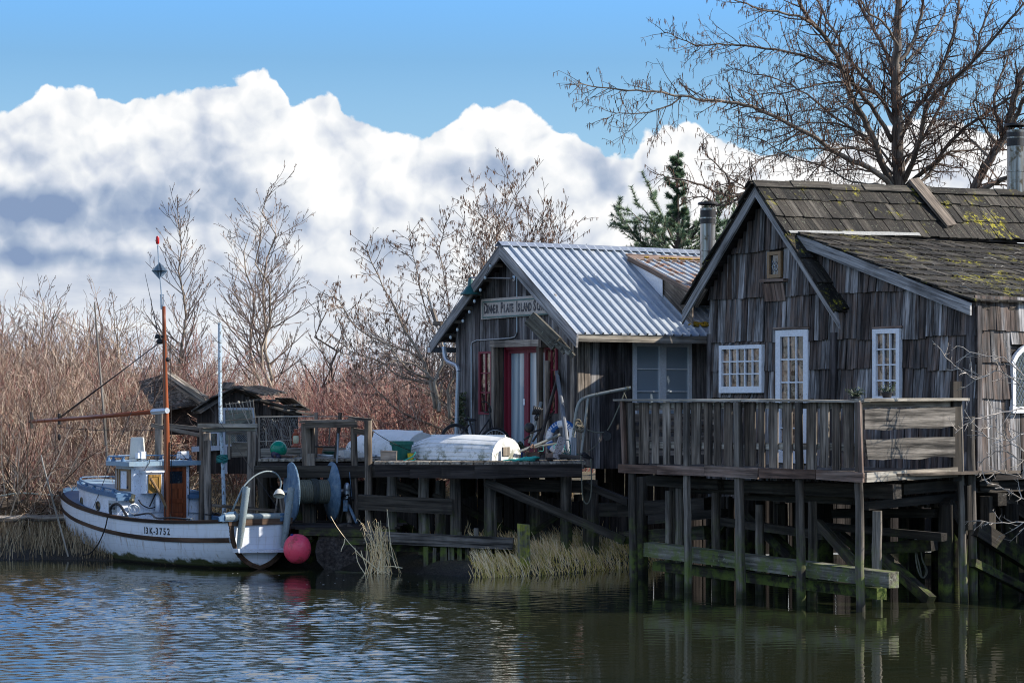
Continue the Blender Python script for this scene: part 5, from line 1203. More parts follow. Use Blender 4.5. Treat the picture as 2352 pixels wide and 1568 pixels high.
# side windows on the curve
for x0, x1 in ((3.42, 3.85), (3.92, 4.22)):
    q = MB(); W = lambda s, z, o: BP(s, pw(s)+o, z)
    for (a, b2, z0, z1) in ((x0, x0+.05, 1.32, 1.74), (x1-.05, x1, 1.32, 1.74), (x0, x1, 1.32, 1.36), (x0, x1, 1.70, 1.74)): q.raw([W(a, z0, .02), W(b2, z0, .02), W(b2, z1, .02), W(a, z1, .02), W(a, z0, .0), W(b2, z0, .0), W(b2, z1, .0), W(a, z1, .0)], [(0, 1, 2, 3), (0, 4, 5, 1), (3, 2, 6, 7), (0, 3, 7, 4), (1, 5, 6, 2)])
    wo = obj('side_window', q, M['tan'], ph); q = MB(); q.raw([W(x0, 1.32, .008), W(x1, 1.32, .008), W(x1, 1.74, .008), W(x0, 1.74, .008)], [(0, 1, 2, 3)]); obj('pane', q, M['glassd'], wo)
# door
q = MB(); WX = lambda s, z, o: BP(3.33-o, -s, z)   # s runs to starboard
def dbox(mb, y0, y1, z0, z1, o0, o1): mb.box(BP(3.33-(o0+o1)/2, (y0+y1)/2, (z0+z1)/2), by*abs(y1-y0)/2, bx*(o1-o0)/2, UP*(z1-z0)/2)
zt_ = 1.77; zw0, zw1 = az_(840), az_(660)
dbox(q, dl_, dr_, .45, zt_, .0, .02)
yA, yB = ay_(905), ay_(1145)
for a, b2, z0, z1 in ((dl_, dl_-.03, .45, zt_), (yB, dr_, .45, zt_), (yA, yB, zw1, zt_), (yA, yB, zw0-.10, zw0), (yA, yB, az_(1135), az_(1065)), (yA, yB, az_(1330), az_(1285)), (yA, yB, .45, .52)): dbox(q, a, b2, z0, z1, .02, .035)
do_ = obj('door', q, M['redw'], boat); q = MB(); dbox(q, yA, yB, zw0, zw1, .021, .024); obj('pane', q, M['glassd'], do_)
q = MB(); a, b2 = ay_(488), ay_(740); dbox(q, a, b2, az_(975), az_(668), .0, .20); dbox(q, a+.03, b2-.03, az_(668), az_(640), -.02, .24); cb_ = obj('locker_box', q, M['cabin'], boat)
q = MB(); a, b2 = ay_(518), ay_(718); z0, z1 = az_(968), az_(697); dbox(q, a, b2, z0, z1, .20, .215)
for (c_, d_, e_, f_) in ((a, a-.055, z0, z1), (b2+.055, b2, z0, z1), (a, b2, z0, z0+.05), (a, b2, z1-.05, z1)): dbox(q, c_, d_, e_, f_, .215, .23)
dbox(q, a-.075, b2+.075, z0+.07, z1-.07, .215, .224); obj('locker_door', q, wood('yellow_varnished_wood', [(.24, .13, .03), (.33, .19, .05), (.40, .25, .08)], streak=.8, rough=.5), cb_)
q = MB(); dbox(q, ay_(1235), ay_(1520), az_(1070), az_(1015), .0, .10); obj('side_bench', q, M['bpaint'], boat); q = MB(); dbox(q, ay_(100), ay_(375), az_(1075), az_(1022), .0, .07); obj('trunk_edge', q, M['bpaint'], boat)
# mast and boom
Mz = lambda py: H+(HZ-py)/F*43.2
mast = [BP(3.17, -.02, .42), BP(3.17, -.02, 2.2), BP(3.19, .0, 3.4), BP(3.2, .03, Mz(703))]
q = MB(); q.tube(smoothline(mast, 4), [.062, .056, .045, .034], 12, wob=.03); ma = obj('mast', q, M['redw'], boat, True)
def mp(px, py): return at(px, py, BP(3.2, 0, 0).y)
def r2m(x, y): return mp(*R2(x, y))
q = MB(); q.tube([r2m(1100, 640), r2m(1092, 500), r2m(1080, 380), r2m(1070, 215)], .014, 8); q.lathe(r2m(1103, 640)-UP*.03, [(.04, 0), (.045, .08), (.03, .09)], UP, 10)
q.beam(r2m(1088, 620), r2m(1088, 552), .012, .012); q.beam(r2m(1108, 620), r2m(1108, 552), .012, .012); q.beam(r2m(1084, 552), r2m(1112, 552), .015, .012); obj('mast_pipe', q, M['galv'], ma)
q = MB(); c0 = r2m(1083, 390); s_ = .165
for pl_n in ((Vector((1, 0, 0)), Vector((0, 1, 0))), (Vector((1, 0, 0)), UP), (Vector((0, 1, 0)), UP)):
    u_, v_ = pl_n; rot = Matrix.Rotation(.5, 3, 'Z'); u_ = rot@u_; v_ = rot@v_ if v_ != UP else v_
    q.raw([c0+u_*s_, c0+v_*s_, c0-u_*s_, c0-v_*s_], [(0, 1, 2, 3)])
obj('radar_reflector', q, flat('reflector_metal', (.16, .20, .25), .35, .6), ma)
q = MB(); q.lathe(r2m(1069, 208), [(.026, 0), (.034, .02), (.034, .12), (.022, .15), (.001, .155)], UP, 12); obj('mast_lamp', q, flat('red_lens', (.45, .01, .01), .25), ma, 'auto')
q = MB(); q.tube([r2m(1055, 850), r2m(1068, 800), r2m(1030, 620), r2m(983, 405)], [.012, .004], 6); q.lathe(r2m(1068, 850), [(.05, 0), (.05, .06), (.02, .09)], UP, 8); q.ball(r2m(1130, 990), .07, 12, 8, (1, .7, .7)); q.ball(r2m(1085, 868), .06, 10, 8, (1.2, .6, .9)); q.lathe(r2m(1110, 845), [(.05, 0), (.055, .03), (.05, .05)], UP, 10)
obj('mast_fitting', q, M['black'], ma)
bm0 = BP(3.15, .02, Mz(943)); bmt = at(73, 968, 47.0); q = MB(); q.tube([bm0, bm0.lerp(bmt, .5)-UP*.01, bmt], [.045, .036], 10); bo = obj('boom', q, M['redw'], boat, True)
q = MB(); d_ = (bmt-bm0).normalized(); q.cyl(bm0-d_*.06, bm0+d_*.45, .055, n=12); obj('boom_sleeve', q, M['galv'], bo); q = MB(); q.cyl(bmt-d_*.02, bmt+d_*.1, .02, n=8); q.box(bmt+UP*.03, d_*.012, d_.cross(UP)*.03, UP*.17); q.cyl(bm0.lerp(bmt, .78)-UP*.1, bm0.lerp(bmt, .78)+UP*.12, .035, n=8); q.ball(bm0.lerp(bmt, .78)-UP*.36, .05, 8, 6, (.7, .7, 1.4)); obj('boom_fitting', q, M['black'], bo)
q = MB(); bk_ = bm0.lerp(bmt, .79)
q.tube([r2m(1085, 872), bk_], .012, 4); q.tube([r2m(1078, 880)+UP*.0, bk_+UP*.03], .009, 4); q.tube([bk_-UP*.1, bk_-UP*1.9], .005, 4); q.tube([bk_-UP*.1+by*.05, bk_-UP*1.85+by*.08], .005, 4)
q.tube([r2m(1110, 845), BP(.15, -.6, .95)], .006, 4); q.tube([r2m(1090, 845), BP(4.2, .98, 1.0)], .006, 4); q.tube(sag(bk_-UP*.15, BP(3.2, -.02, 2.5), .05), .005, 4); q.tube([BP(3.14, .05, 4.2), BP(3.11, .05, .6)], .007, 4); q.tube([BP(3.14, -.08, 4.2), BP(3.11, -.10, .6)], .006, 4)
obj('rigging_line', q, M['black'], boat)
# hatch pole leaning on the mast, hoops, bottle, coils
q = MB()
pA = lambda x, y, o=0: Pl(BP(3.3, 0, 0).x, BP(3.3, 0, 0).y, by.x, by.y).p(*RE(x, y), o)
q.tube([pA(645, 755, .28), pA(800, 1010, .2), pA(945, 1355, .12)], .028, 8); obj('gaff_pole', q, M['tan'], boat)
q = MB(); q.tube(smoothline([pA(x, y, .05) for x, y in ((470, 1070), (520, 1140), (620, 1190), (720, 1170), (790, 1090))], 4), .012, 6); q.tube([pA(725, 970, .04), pA(630, 1170, .05)], .014, 5)
for i in range(4): q.tube([pA(400+ (72+3*i)*math.cos(k_/16*6.283), 1205+(78-2*i)*math.sin(k_/16*6.283), .03+.012*i) for k_ in range(17)], .008, 5, mi=1)
q.tube(smoothline([pA(x, y, .03) for x, y in ((330, 1230), (300, 1260), (240, 1280))], 3), .008, 5)
q.tube(smoothline([pA(x, y, .02) for x, y in ((1205, 500), (1225, 700), (1215, 1000), (1205, 1300))], 3), .007, 5)
obj('hung_line', q, [M['black'], M['galv']], boat)
q = MB(); q.cyl(pA(750, 1240, .10), pA(750, 1010, .10), .045, n=12); obj('gas_bottle', q, M['cabin'], boat, True)
q = MB(); q.cyl(pA(372, 1085, .12), pA(395, 990, .12), .04, n=8); q.ball(pA(370, 1085, .12), .055, 10, 8); obj('horn', q, M['brass'], boat)
q = MB(); hz_ = BP(2.9, .9, .9)
hpts = [(60, 1290), (55, 1210), (90, 1150), (150, 1130), (210, 1170), (270, 1270), (330, 1370)]; P = Pl(BP(3.6, 1.0, 0).x, BP(3.6, 1.0, 0).y, bx.x, bx.y)
q.tube(smoothline([P.p(*RE(x, y)) for x, y in hpts], 4), .026, 8); obj('fender_hoop', q, M['black'], boat, True)
q = MB(); c1 = hull(4.3, .0, 1, .03); a_ = [c1+UP*.03]+[hull(4.3+.1*i, .0, 1, .06+.05*i)-UP*(.16*i) for i in range(1, 4)]; q.tube(smoothline([P.p(*R1(x, y), .15) for x, y in ((790, 860), (775, 930), (745, 1010), (705, 1080), (650, 1130), (590, 1132))], 4), .014, 6); obj('mooring_line', q, M['black'], boat, True)
# deck lights
for (x0, y0, x1, y1, y_) in ((512, 375, 588, 485, .1), (1150, 385, 1278, 492, .1)):
    a, b2 = ay_(x0), ay_(x1); z0, z1 = az_(y1)+.02, az_(y0)+.02; q = MB(); q.box(BP(3.42, (a+b2)/2, (z0+z1)/2), by*abs(b2-a)/2, bx*.07, UP*(z1-z0)/2, jit=.004); q.cyl(BP(3.42, (a+b2)/2, ZP1+.085), BP(3.42, (a+b2)/2, z0), .02, n=8); q.box(BP(3.42, (a+b2)/2+.07, (z0+z1)/2-.01), by*.05, bx*.05, UP*(z1-z0)*.36)
    obj('deck_light', q, M['white'], boat)
q = MB()
for k_ in range(5): P0 = BP(3.45, ay_(480+k_*160), ZP1+.10); q.tube(smoothline([P0, P0+by*-.1+UP*.05-bx*.05, P0+by*-.2+UP*.01, P0-by*.3+UP*.03], 4), .007, 5)
q.tube(smoothline([BP(3.2, ay_(1160), ZP1+.12), BP(3.3, ay_(1100), ZP1+.24), BP(3.4, ay_(1010), ZP1+.16), BP(3.3, ay_(1000), ZP1+.09)], 4), .006, 5); q.tube(smoothline([BP(3.16, ay_(x), az_(y)) for x, y in ((470, 640), (520, 570), (555, 520), (550, 470))], 4), .007, 5, mi=0); obj('cable', q, M['black'], boat)
# stern gear
TP = Pl(BS.x, BS.y, by.x, by.y); tp = lambda x, y, o=.12: TP.p(*R1(x, y), o)
M['gpipe'] = paint('weathered_grey_roller', (.20, .245, .26), .58, (.12, .14, .14), dirtamt=.5, rough=.45, sc=2)
for (xa, ya, xb, yb) in ((1812, 640, 1756, 1090), (2142, 645, 2082, 1085)):
    q = MB(); a, b2 = tp(xa, ya), tp(xb, yb); d_ = (b2-a); q.tube([a, a+d_*.01, a+d_*.75, a+d_*.77, b2-d_*.05, b2], [.066, .068, .062, .058, .05, .03], 16); q.cyl(a-d_.normalized()*.02, a, .03, n=10); obj('stern_roller', q, M['gpipe'], boat, 'auto')
q = MB(); q.cyl(tp(1715, 858, -.0), tp(2120, 852, -.0), .062, n=16); q.cyl(tp(1640, 862, 0), tp(1735, 858, .0), .085, n=16); obj('horizontal_roller', q, M['gpipe'], boat, 'auto')
q = MB(); q.prism([tp(x, y, .06) for x, y in ((1610, 860), (1690, 820), (1735, 815), (1735, 888), (1615, 890))], bx*.04); q.prism([tp(x, y, .06) for x, y in ((2060, 835), (2110, 825), (2110, 885), (2060, 888))], bx*.04); parts('roller_bracket', q, M['bpaint'], boat)
q = MB(); q.tube([tp(1706, 815, .05), tp(1785, 640, .05)], .018, 6); q.tube(smoothline([tp(x, y, .05) for x, y in ((1785, 640), (1830, 590), (1890, 545), (1960, 522), (2025, 535), (2060, 580), (2065, 625), (2055, 655))], 4), .015, 8); la = obj('lamp_arm', q, M['gpipe'], boat, True)
q = MB(); c0 = tp(2052, 655, .05); axl = (UP*-.85+by*.25-bx*.35).normalized(); q.lathe(c0, [(.01, -.01), (.04, 0), (.075, .04), (.10, .09), (.11, .13), (.10, .125), (.07, .05)], axl, 18); obj('work_lamp', q, flat('cream_enamel', (.55, .52, .45), .35), la, 'auto')
q = MB(); q.prism([tp(x, y, .02) for x, y in ((1705, 1088), (1760, 1088), (1790, 1094), (2040, 1092), (2060, 1082), (2095, 1080), (2095, 1112), (1712, 1118))], -bx*.19); obj('swim_step', q, M['cabin'], boat)
q = MB(); q.lathe(BP(1.6, -.72, .80), [(.16, 0), (.20, .03), (.16, .07), (.12, .035), (.16, 0)], UP, 20); obj('life_ring', q, flat('red_ring', (.45, .02, .02), .4), boat, True)
q = MB()
for i in range(5): a = BP(.4+.5*i, -.75, .86); q.tube(smoothline([a, a+bx*.2+UP*.03, a+bx*.1+by*.15+UP*.01, a+bx*.4+by*.1], 4), .014, 5)
q.tube(smoothline([BP(2.7, .98, .9), BP(2.3, .90, .95), BP(1.9, .98, .88), BP(1.5, .9, .9), BP(1., .86, .89)], 4), .018, 6); obj('deck_rope', q, M['black'], boat)
q = MB()
for x in (1.05, 2.0): q.box(BP(x, hbS(x)-.05, zS(x)+.05), bx*.09, by*.012, UP*.012); q.cyl(BP(x-.03, hbS(x)-.05, zS(x)), BP(x-.03, hbS(x)-.05, zS(x)+.05), .01, n=6); q.cyl(BP(x+.03, hbS(x)-.05, zS(x)), BP(x+.03, hbS(x)-.05, zS(x)+.05), .01, n=6)
parts('cleat', q, M['galv'], boat, 3)
# registration painted on the bow quarter, each figure following the planking
ink = flat('black_letter_paint', (.012, .012, .014), .5)
x_ = 2.30
for ch in '13K-3752':
    zc_ = zS(x_)-.245; P0 = hullz(x_, zc_, 1, .004); P1 = hullz(x_-.1, zc_, 1, .004); U_ = (hullz(x_, zc_+.15, 1, .004)-P0)
    wl_ = {'1': .06, '-': .057, 'K': .11}.get(ch, .10)
    lettering(ch, .17, ink, 'letter', boat, P0-bx*.0, P1-P0, U_, .002, .92, bold=.004); x_ -= wl_+.012
best = min(((abs((BS+bx*x+by*tw_(x)).x/(BS+bx*x+by*tw_(x)).y*F+CX-R1(800, 770)[0]), x) for x in np.linspace(3.36, 5.0, 200)))[1]
q = MB(); P0 = BP(best, tw_(best)+.008, .93); P1 = BP(best-.32, tw_(best-.32)+.008, .93); q.prism([P0, P1, P1+UP*.22, P0+UP*.22], by*-.006); pl__ = obj('number_plate', q, flat('plate_grey', (.35, .39, .42), .5), tc)
lettering('23652', .155, ink, 'letter', pl__, P0+by*.002+UP*.055+(P1-P0)*.05, P1-P0, UP, .001, .62, bold=.004)
# bucket on the roof
q = MB(); c0 = BP(3.62, ay_(565), ZP1+.105); h_ = az_(175)-ZP1-.08; q.lathe(c0, [(.150, 0), (.158, .0), (.158, .03), (.15, .035), (.156, .06), (.148, .07), (.150, .10), (.127, h_-.015), (.118, h_), (.001, h_)], UP, 28)
q.tube([c0+Vector((.165*math.cos(a), .165*math.sin(a), .045)) for a in np.linspace(-2.4, .4, 14)], .006, 5)
single('bucket', q, paint('grubby_white_plastic', (.66, .63, .55), .70, (.3, .26, .2), dirtamt=.45, dirt=(.42, .36, .26), rough=.45, sc=1.6, var=.06), 'grubby white plastic bucket turned upside down on the pilothouse roof', 'bucket', smooth='auto')
# pink buoy
q = MB(); c0 = at(*R1(2185, 1095), 40.7); r_ = .25
V = []
for i in range(25):
    p_ = math.pi*i/24; rr = math.sin(p_)**.94
    for j in range(32): a = 2*math.pi*j/32; V.append((c0.x+r_*rr*math.cos(a), c0.y+r_*rr*math.sin(a), c0.z+.01+r_*1.08*math.cos(p_)))
q.raw(V, [(i*32+j, (i+1)*32+j, (i+1)*32+(j+1) % 32, i*32+(j+1) % 32) for i in range(24) for j in range(32)])
by_ = thing('mooring_buoy', 'big round pink buoy hanging between the boat stern and the log', 'buoy', c0-UP*.25)
m, t, b = newmat('pink_buoy_vinyl'); p = wpos(t); c = mixc(t, sstep(t, noise(t, p, 3.2, 5, .62), .47, .56), (.82, .02, .085), (.45, .01, .02)); c = mixc(t, mth(t, 'MULTIPLY', noise(t, p, 26, 4), .3), c, (.75, .35, .38)); setb(t, b, c, .4, noise(t, p, 40, 3), .1, .01)
obj('float', q, m, by_, True); q = MB(); d_ = (Vector((-.35, -.2, 1))).normalized(); q.lathe(c0+d_*.19, [(.155, -.0), (.125, .04), (.075, .07), (.03, .08), (.025, .11), (.001, .11)], d_, 24); obj('rope_eye', q, flat('navy_vinyl', (.01, .02, .14), .35), by_, True)
# ================================================================ bare trees, thicket, pine, reeds
def bulk(mb, polys, n=3, rnds=None, mi=0):
    """polys: list of (pts (P,3), radii (P,)); all tubes at once per point count"""
    by_ = {}
    for i, (p, r) in enumerate(polys): by_.setdefault(len(p), []).append(i)
    for P, ids in by_.items():
        A = np.array([polys[i][0] for i in ids], float); Rr = np.array([polys[i][1] for i in ids], float)
        T = np.gradient(A, axis=1); T /= np.maximum(np.linalg.norm(T, axis=2, keepdims=True), 1e-9)
        m0 = T.mean(1); ref = np.where((np.abs(m0[:, 2]) < .8)[:, None], np.array([0, 0, 1.]), np.array([1., 0, 0]))[:, None, :]
        a = np.cross(T, ref); a /= np.maximum(np.linalg.norm(a, axis=2, keepdims=True), 1e-9); b = np.cross(T, a)
        th = np.arange(n)*2*math.pi/n
        V = A[:, :, None, :]+Rr[:, :, None, None]*(np.cos(th)[None, None, :, None]*a[:, :, None, :]+np.sin(th)[None, None, :, None]*b[:, :, None, :])
        B = len(ids); base = (np.arange(B)*P*n)[:, None, None]; i = np.arange(P-1)[None, :, None]*n; j = np.arange(n)[None, None, :]; j2 = (j+1) % n
        Fc = np.stack(np.broadcast_arrays(base+i+j, base+i+j2, base+i+n+j2, base+i+n+j), -1).reshape(-1, 4)
        L = np.broadcast_to(np.arange(P)[None, :, None]*.15, (B, P, n))
        Lc = np.stack([V[..., 0]*.3, V[..., 1]*.3, L], -1)
        rr = np.repeat(np.array([rnds[i] for i in ids]) if rnds is not None else np.random.RandomState(len(ids)).rand(B), P*n)
        mb.raw(V.reshape(-1, 3), Fc, Lc.reshape(-1, 3), rr, mi)
def ortho(d, R_):
    a = Vector((R_.gauss(0, 1), R_.gauss(0, 1), R_.gauss(0, 1))); a -= d*a.dot(d); return a.normalized()
def grow(out, tips, p, d, L, r, lvl, pr, R_, P=5):
    pts = [p.copy()]; rad_ = [r]; q = p.copy(); d = d.copy()
    for i in range(1, P):
        d = (d+ortho(d, R_)*pr['g']*R_.uniform(.3, 1)+UP*pr['up']).normalized(); q = q+d*(L/(P-1)); pts.append(q.copy()); rad_.append(max(r*(1-.72*i/(P-1)), pr['rmin']))
    out.append((lvl, pts, rad_))
    if lvl == 0: tips.append((pts, d)); return
    n = max(2, int(L/pr['sp'][lvl]*R_.uniform(.8, 1.2)))
    for k in range(n):
        u = pr['t0']+(1-pr['t0'])*(k+R_.random())/n; i = min(int(u*(P-1)), P-2); f = u*(P-1)-i
        o = pts[i].lerp(pts[i+1], f); td = (pts[i+1]-pts[i]).normalized(); an = rad(R_.uniform(*pr['an']))
        cd = td*math.cos(an)+ortho(td, R_)*math.sin(an); grow(out, tips, o, cd, L*pr['lr']*R_.uniform(.6, 1.15)*(1.1-.6*u), max(rad_[i]*.55, pr['rmin']), lvl-1, pr, R_, P if lvl > 1 else 4)
def arrs(lst): return [(np.array([tuple(v) for v in pts]), np.array(r)) for _, pts, r in lst]
def catkins(tips, n, R_, L=(.05, .09), r=.009):
    out = []
    for pts, d in tips:
        for k in range(n if R_.random() < .8 else 0):
            u = R_.uniform(.3, 1)*(len(pts)-1); i = min(int(u), len(pts)-2); o = pts[i].lerp(pts[i+1], u-i)+Vector((R_.uniform(-.02, .02), R_.uniform(-.02, .02), 0)); l = R_.uniform(*L)
            v = Vector((R_.uniform(-.25, .25), R_.uniform(-.25, .25), -1)).normalized(); out.append((np.array([tuple(o), tuple(o+v*l*.5), tuple(o+v*l)]), np.array([r*.5, r, r*.3])))
    return out
M['bark'] = wood('grey_alder_bark', [(.06, .045, .035), (.13, .10, .08), (.22, .185, .15)], lichen=.35, patch=.3)
M['twig'] = wood('brown_twig', [(.06, .038, .028), (.12, .078, .058), (.18, .125, .095)], patch=0, lichen=0)
M['catk'] = flat('catkin', (.10, .048, .026), .9)
def tree_obj(name, label, base, limbs, twigs, cat_=None, group=None, mats=None, sides=6, cat='tree'):
    o = thing(name, label, cat, base, group); tb = MB(); bulk(tb, arrs(limbs), sides); obj('trunk', tb, (mats or (M['bark'],))[0], o, True)
    cb = MB(); bulk(cb, arrs(twigs), 3)
    if cat_: bulk(cb, cat_, 3, mi=1)
    tag(obj('crown', cb, [(mats or (0, M['twig']))[1], M['catk']], o), kind=None); return o
# --- thicket --------------------------------------------------------------------------------------
def thmat(name, cols):
    m, t, b = newmat(name); r = attr(t, 'rnd').outputs['Fac']; oi = mk(t, 'ShaderNodeObjectInfo').outputs['Random']
    v = mth(t, 'ADD', mth(t, 'MULTIPLY', r, .6), mth(t, 'MULTIPLY', oi, .4)); z = mk(t, 'ShaderNodeSeparateXYZ', {0: mk(t, 'ShaderNodeTexCoord').outputs['Object']}).outputs[2]
    c = ramp(t, v, [(.12+.76*i/(len(cols)-1), x) for i, x in enumerate(cols)]); c = mixc(t, mth(t, 'MULTIPLY', sstep(t, z, 1.2, 3.9), .30), c, (.24, .115, .09))
    setb(t, b, c, .8, spec=.2); return m
M['th'] = thmat('thicket_stems', [(.035, .022, .016), (.14, .09, .06), (.30, .22, .15), (.62, .52, .40), (.20, .13, .095), (.26, .13, .09)])
M['thr'] = thmat('red_thicket_stems', [(.05, .022, .018), (.26, .10, .085), (.50, .38, .30), (.20, .09, .07), (.34, .11, .10)])
protos = []
for k in range(8):
    R_ = random.Random(100+k); out = []; tips = []
    pr = dict(g=.24, up=.045, rmin=.0052, sp={2: .30, 1: .20}, t0=.15, an=(20, 56), lr=.46)
    for s in range(16 if k % 2 else 20):
        q = R_.uniform(0, 6.28); e = rad(R_.uniform(38, 86)); d = Vector((math.cos(q)*math.cos(e), math.sin(q)*math.cos(e), math.sin(e)))
        grow(out, tips, Vector((math.cos(q)*R_.uniform(0, .35), math.sin(q)*R_.uniform(0, .35), -.1)), d, R_.uniform(1.7, 3.8), R_.uniform(.014, .036), 2, pr, R_, 6)
    mb = MB(); bulk(mb, arrs(out), 3); o = thing('thicket_shrub', 'tan and reddish bare shrub in the dense thicket behind the bank', 'shrub', (0, 0, 0), 'bare shrubs of the thicket')
    obj('stems', mb, M['thr'] if k in (2, 5, 6) else M['th'], o); protos.append(o)
spots = []; R_ = random.Random(5)
def ok(x, y):
    for (a, b2) in spots:
        if (a-x)**2+(b2-y)**2 < .8: return False
    return True
for (y0, y1, s0, s1, n) in ((45.5, 49, .58, .80, 42), (49, 54, .68, .98, 64), (54, 62, .80, 1.12, 66), (62, 74, .92, 1.28, 66), (76, 90, 1.1, 1.5, 50)):
    c_ = 0; tr = 0
    while c_ < n and tr < 4000:
        tr += 1; y = R_.uniform(y0, y1); x = R_.uniform(-.24*y-2.5, -.012*y if y > 49.5 else -.14*y)
        if y > 60: x = R_.uniform(-.24*y-3, .04*y)
        if -5.9 < x < -2.2 and y < 51: continue
        if y < 49.5 and x > -8.2: continue
        if -8.6 < x < -6.2 and 46 < y < 55.5 : continue
        if -7.6 < x < -3.4 and y < 50.5: continue
        if not ok(x, y): continue
        spots.append((x, y)); c_ += 1
        k = len(spots)-1; src = protos[k % 8]; s_ = R_.uniform(s0, s1)*.94*(.88 if x/y > -.14 else 1)
        if (x > -.12*y and R_.random() < .6): src = protos[(2, 5, 6)[k % 3]]
        if k < 8: o = protos[k]
        else:
            o = src.copy(); C.objects.link(o)
            for ch in src.children: c2 = ch.copy(); C.objects.link(c2); c2.parent = o
        o.location = (x, y, gz(x, y)-.05); o.rotation_euler = (0, 0, R_.uniform(0, 6.28)); o.scale = (s_, s_, s_*R_.uniform(.82, 1.15))
# --- taller trees beyond ---------------------------------------------------------------------------
def free_tree(name, label, px, ytop, dep, spread, seed, stems=1, catk=0, pr=None, lean=0, r0=.09, crown0=.28, nb=26, mats=None, bend=.04):
    R_ = random.Random(seed); x = (px-CX)/F*dep; z0 = gz(x, dep); Hh = H+(HZ-ytop)/F*dep-z0; limbs = []; tw = []; tips = []
    pr = pr or dict(g=.16, up=.10, rmin=.0075, sp={2: .42, 1: .26}, t0=.15, an=(22, 48), lr=.42); base = Vector((x, dep, z0-.1))
    for s in range(stems):
        off = Vector((R_.uniform(-.25, .25), R_.uniform(-.25, .25), 0))*(stems > 1); top = base+off*5*(stems > 1)+UP*Hh*(1 if s == 0 else R_.uniform(.8, .95))+Vector((lean, 0, 0)); N = 12
        pts = [ (base+off).lerp(top, (i/N)) + Vector((R_.uniform(-bend, bend), R_.uniform(-bend, bend), 0))*i**.5 for i in range(N+1)]; rr = [r0*(1-.88*(i/N)**.8) for i in range(N+1)]
        limbs.append((3, pts, rr))
        for k in range(nb):
            u = crown0+(1-crown0)*((k+R_.random())/nb)**1.0; i = min(int(u*N), N-1); o = pts[i].lerp(pts[i+1], u*N-i); q = R_.uniform(0, 6.28)+k*2.4; e = rad(R_.uniform(22, 58)); d = Vector((math.cos(q)*math.cos(e), math.sin(q)*math.cos(e), math.sin(e)))
            L = spread*(1.15-u*.75)*R_.uniform(.65, 1.1)*(.7+.3*math.sin(min(1, (u-crown0)*4)*1.57)); grow(tw, tips, o, d, L, max(rr[i]*.5, .010), 2, pr, R_, 6)
    big = [b_ for b_ in tw if b_[0] == 2]; small = [b_ for b_ in tw if b_[0] < 2]
    return tree_obj(name, label, base, limbs, big+small, catkins(tips, catk, R_, (.06, .11), .011) if catk else catkins(tips, 1, R_, (.03, .05), .010), mats=mats)
M['pale'] = wood('pale_poplar_bark', [(.20, .16, .12), (.32, .26, .20), (.42, .36, .29)], lichen=.2, patch=.2)
M['ptw'] = wood('pale_twig_bark', [(.15, .105, .08), (.26, .19, .15), (.34, .26, .21)], patch=0)
pm = (M['pale'], M['ptw'])
free_tree('poplar_tree', 'slender bare poplar just right of the boat mast', 418, 462, 63, 2.0, 11, nb=58, pr=dict(g=.14, up=.12, rmin=.0065, sp={2: .28, 1: .2}, t0=.12, an=(20, 42), lr=.45), mats=pm, r0=.08, crown0=.22)
free_tree('cottonwood_tree', 'tallest bare tree with several stems left of the schoolhouse', 622, 422, 64, 2.6, 12, stems=3, nb=30, pr=dict(g=.18, up=.09, rmin=.0065, sp={2: .30, 1: .2}, t0=.12, an=(22, 50), lr=.45), mats=pm, r0=.085, crown0=.30, bend=.09)
free_tree('domed_tree', 'round topped bare tree at the left edge of the thicket', 92, 662, 74, 2.6, 13, nb=26, mats=pm, r0=.09, crown0=.35)
free_tree('domed_tree', 'low bare tree rising between the leaning pole and the mast', 270, 690, 72, 2.0, 14, nb=24, mats=pm, r0=.07, crown0=.3)
free_tree('domed_tree', 'bare tree cut by the left edge of the picture', 6, 690, 70, 2.2, 16, nb=22, mats=pm, r0=.07, crown0=.3)
free_tree('crooked_tree', 'dark crooked bare tree between the tall tree and the school alder', 722, 700, 57, 1.9, 15, nb=20, r0=.09, crown0=.3, bend=.14, lean=.3)
free_tree('alder_tree', 'catkin hung alder showing above the steel roof', 1235, 425, 57, 3.1, 21, stems=3, catk=2, nb=34, r0=.06, crown0=.40, bend=.12, mats=(M['pale'], M['ptw']), pr=dict(g=.22, up=.06, rmin=.0055, sp={2: .24, 1: .15}, t0=.1, an=(22, 55), lr=.48))
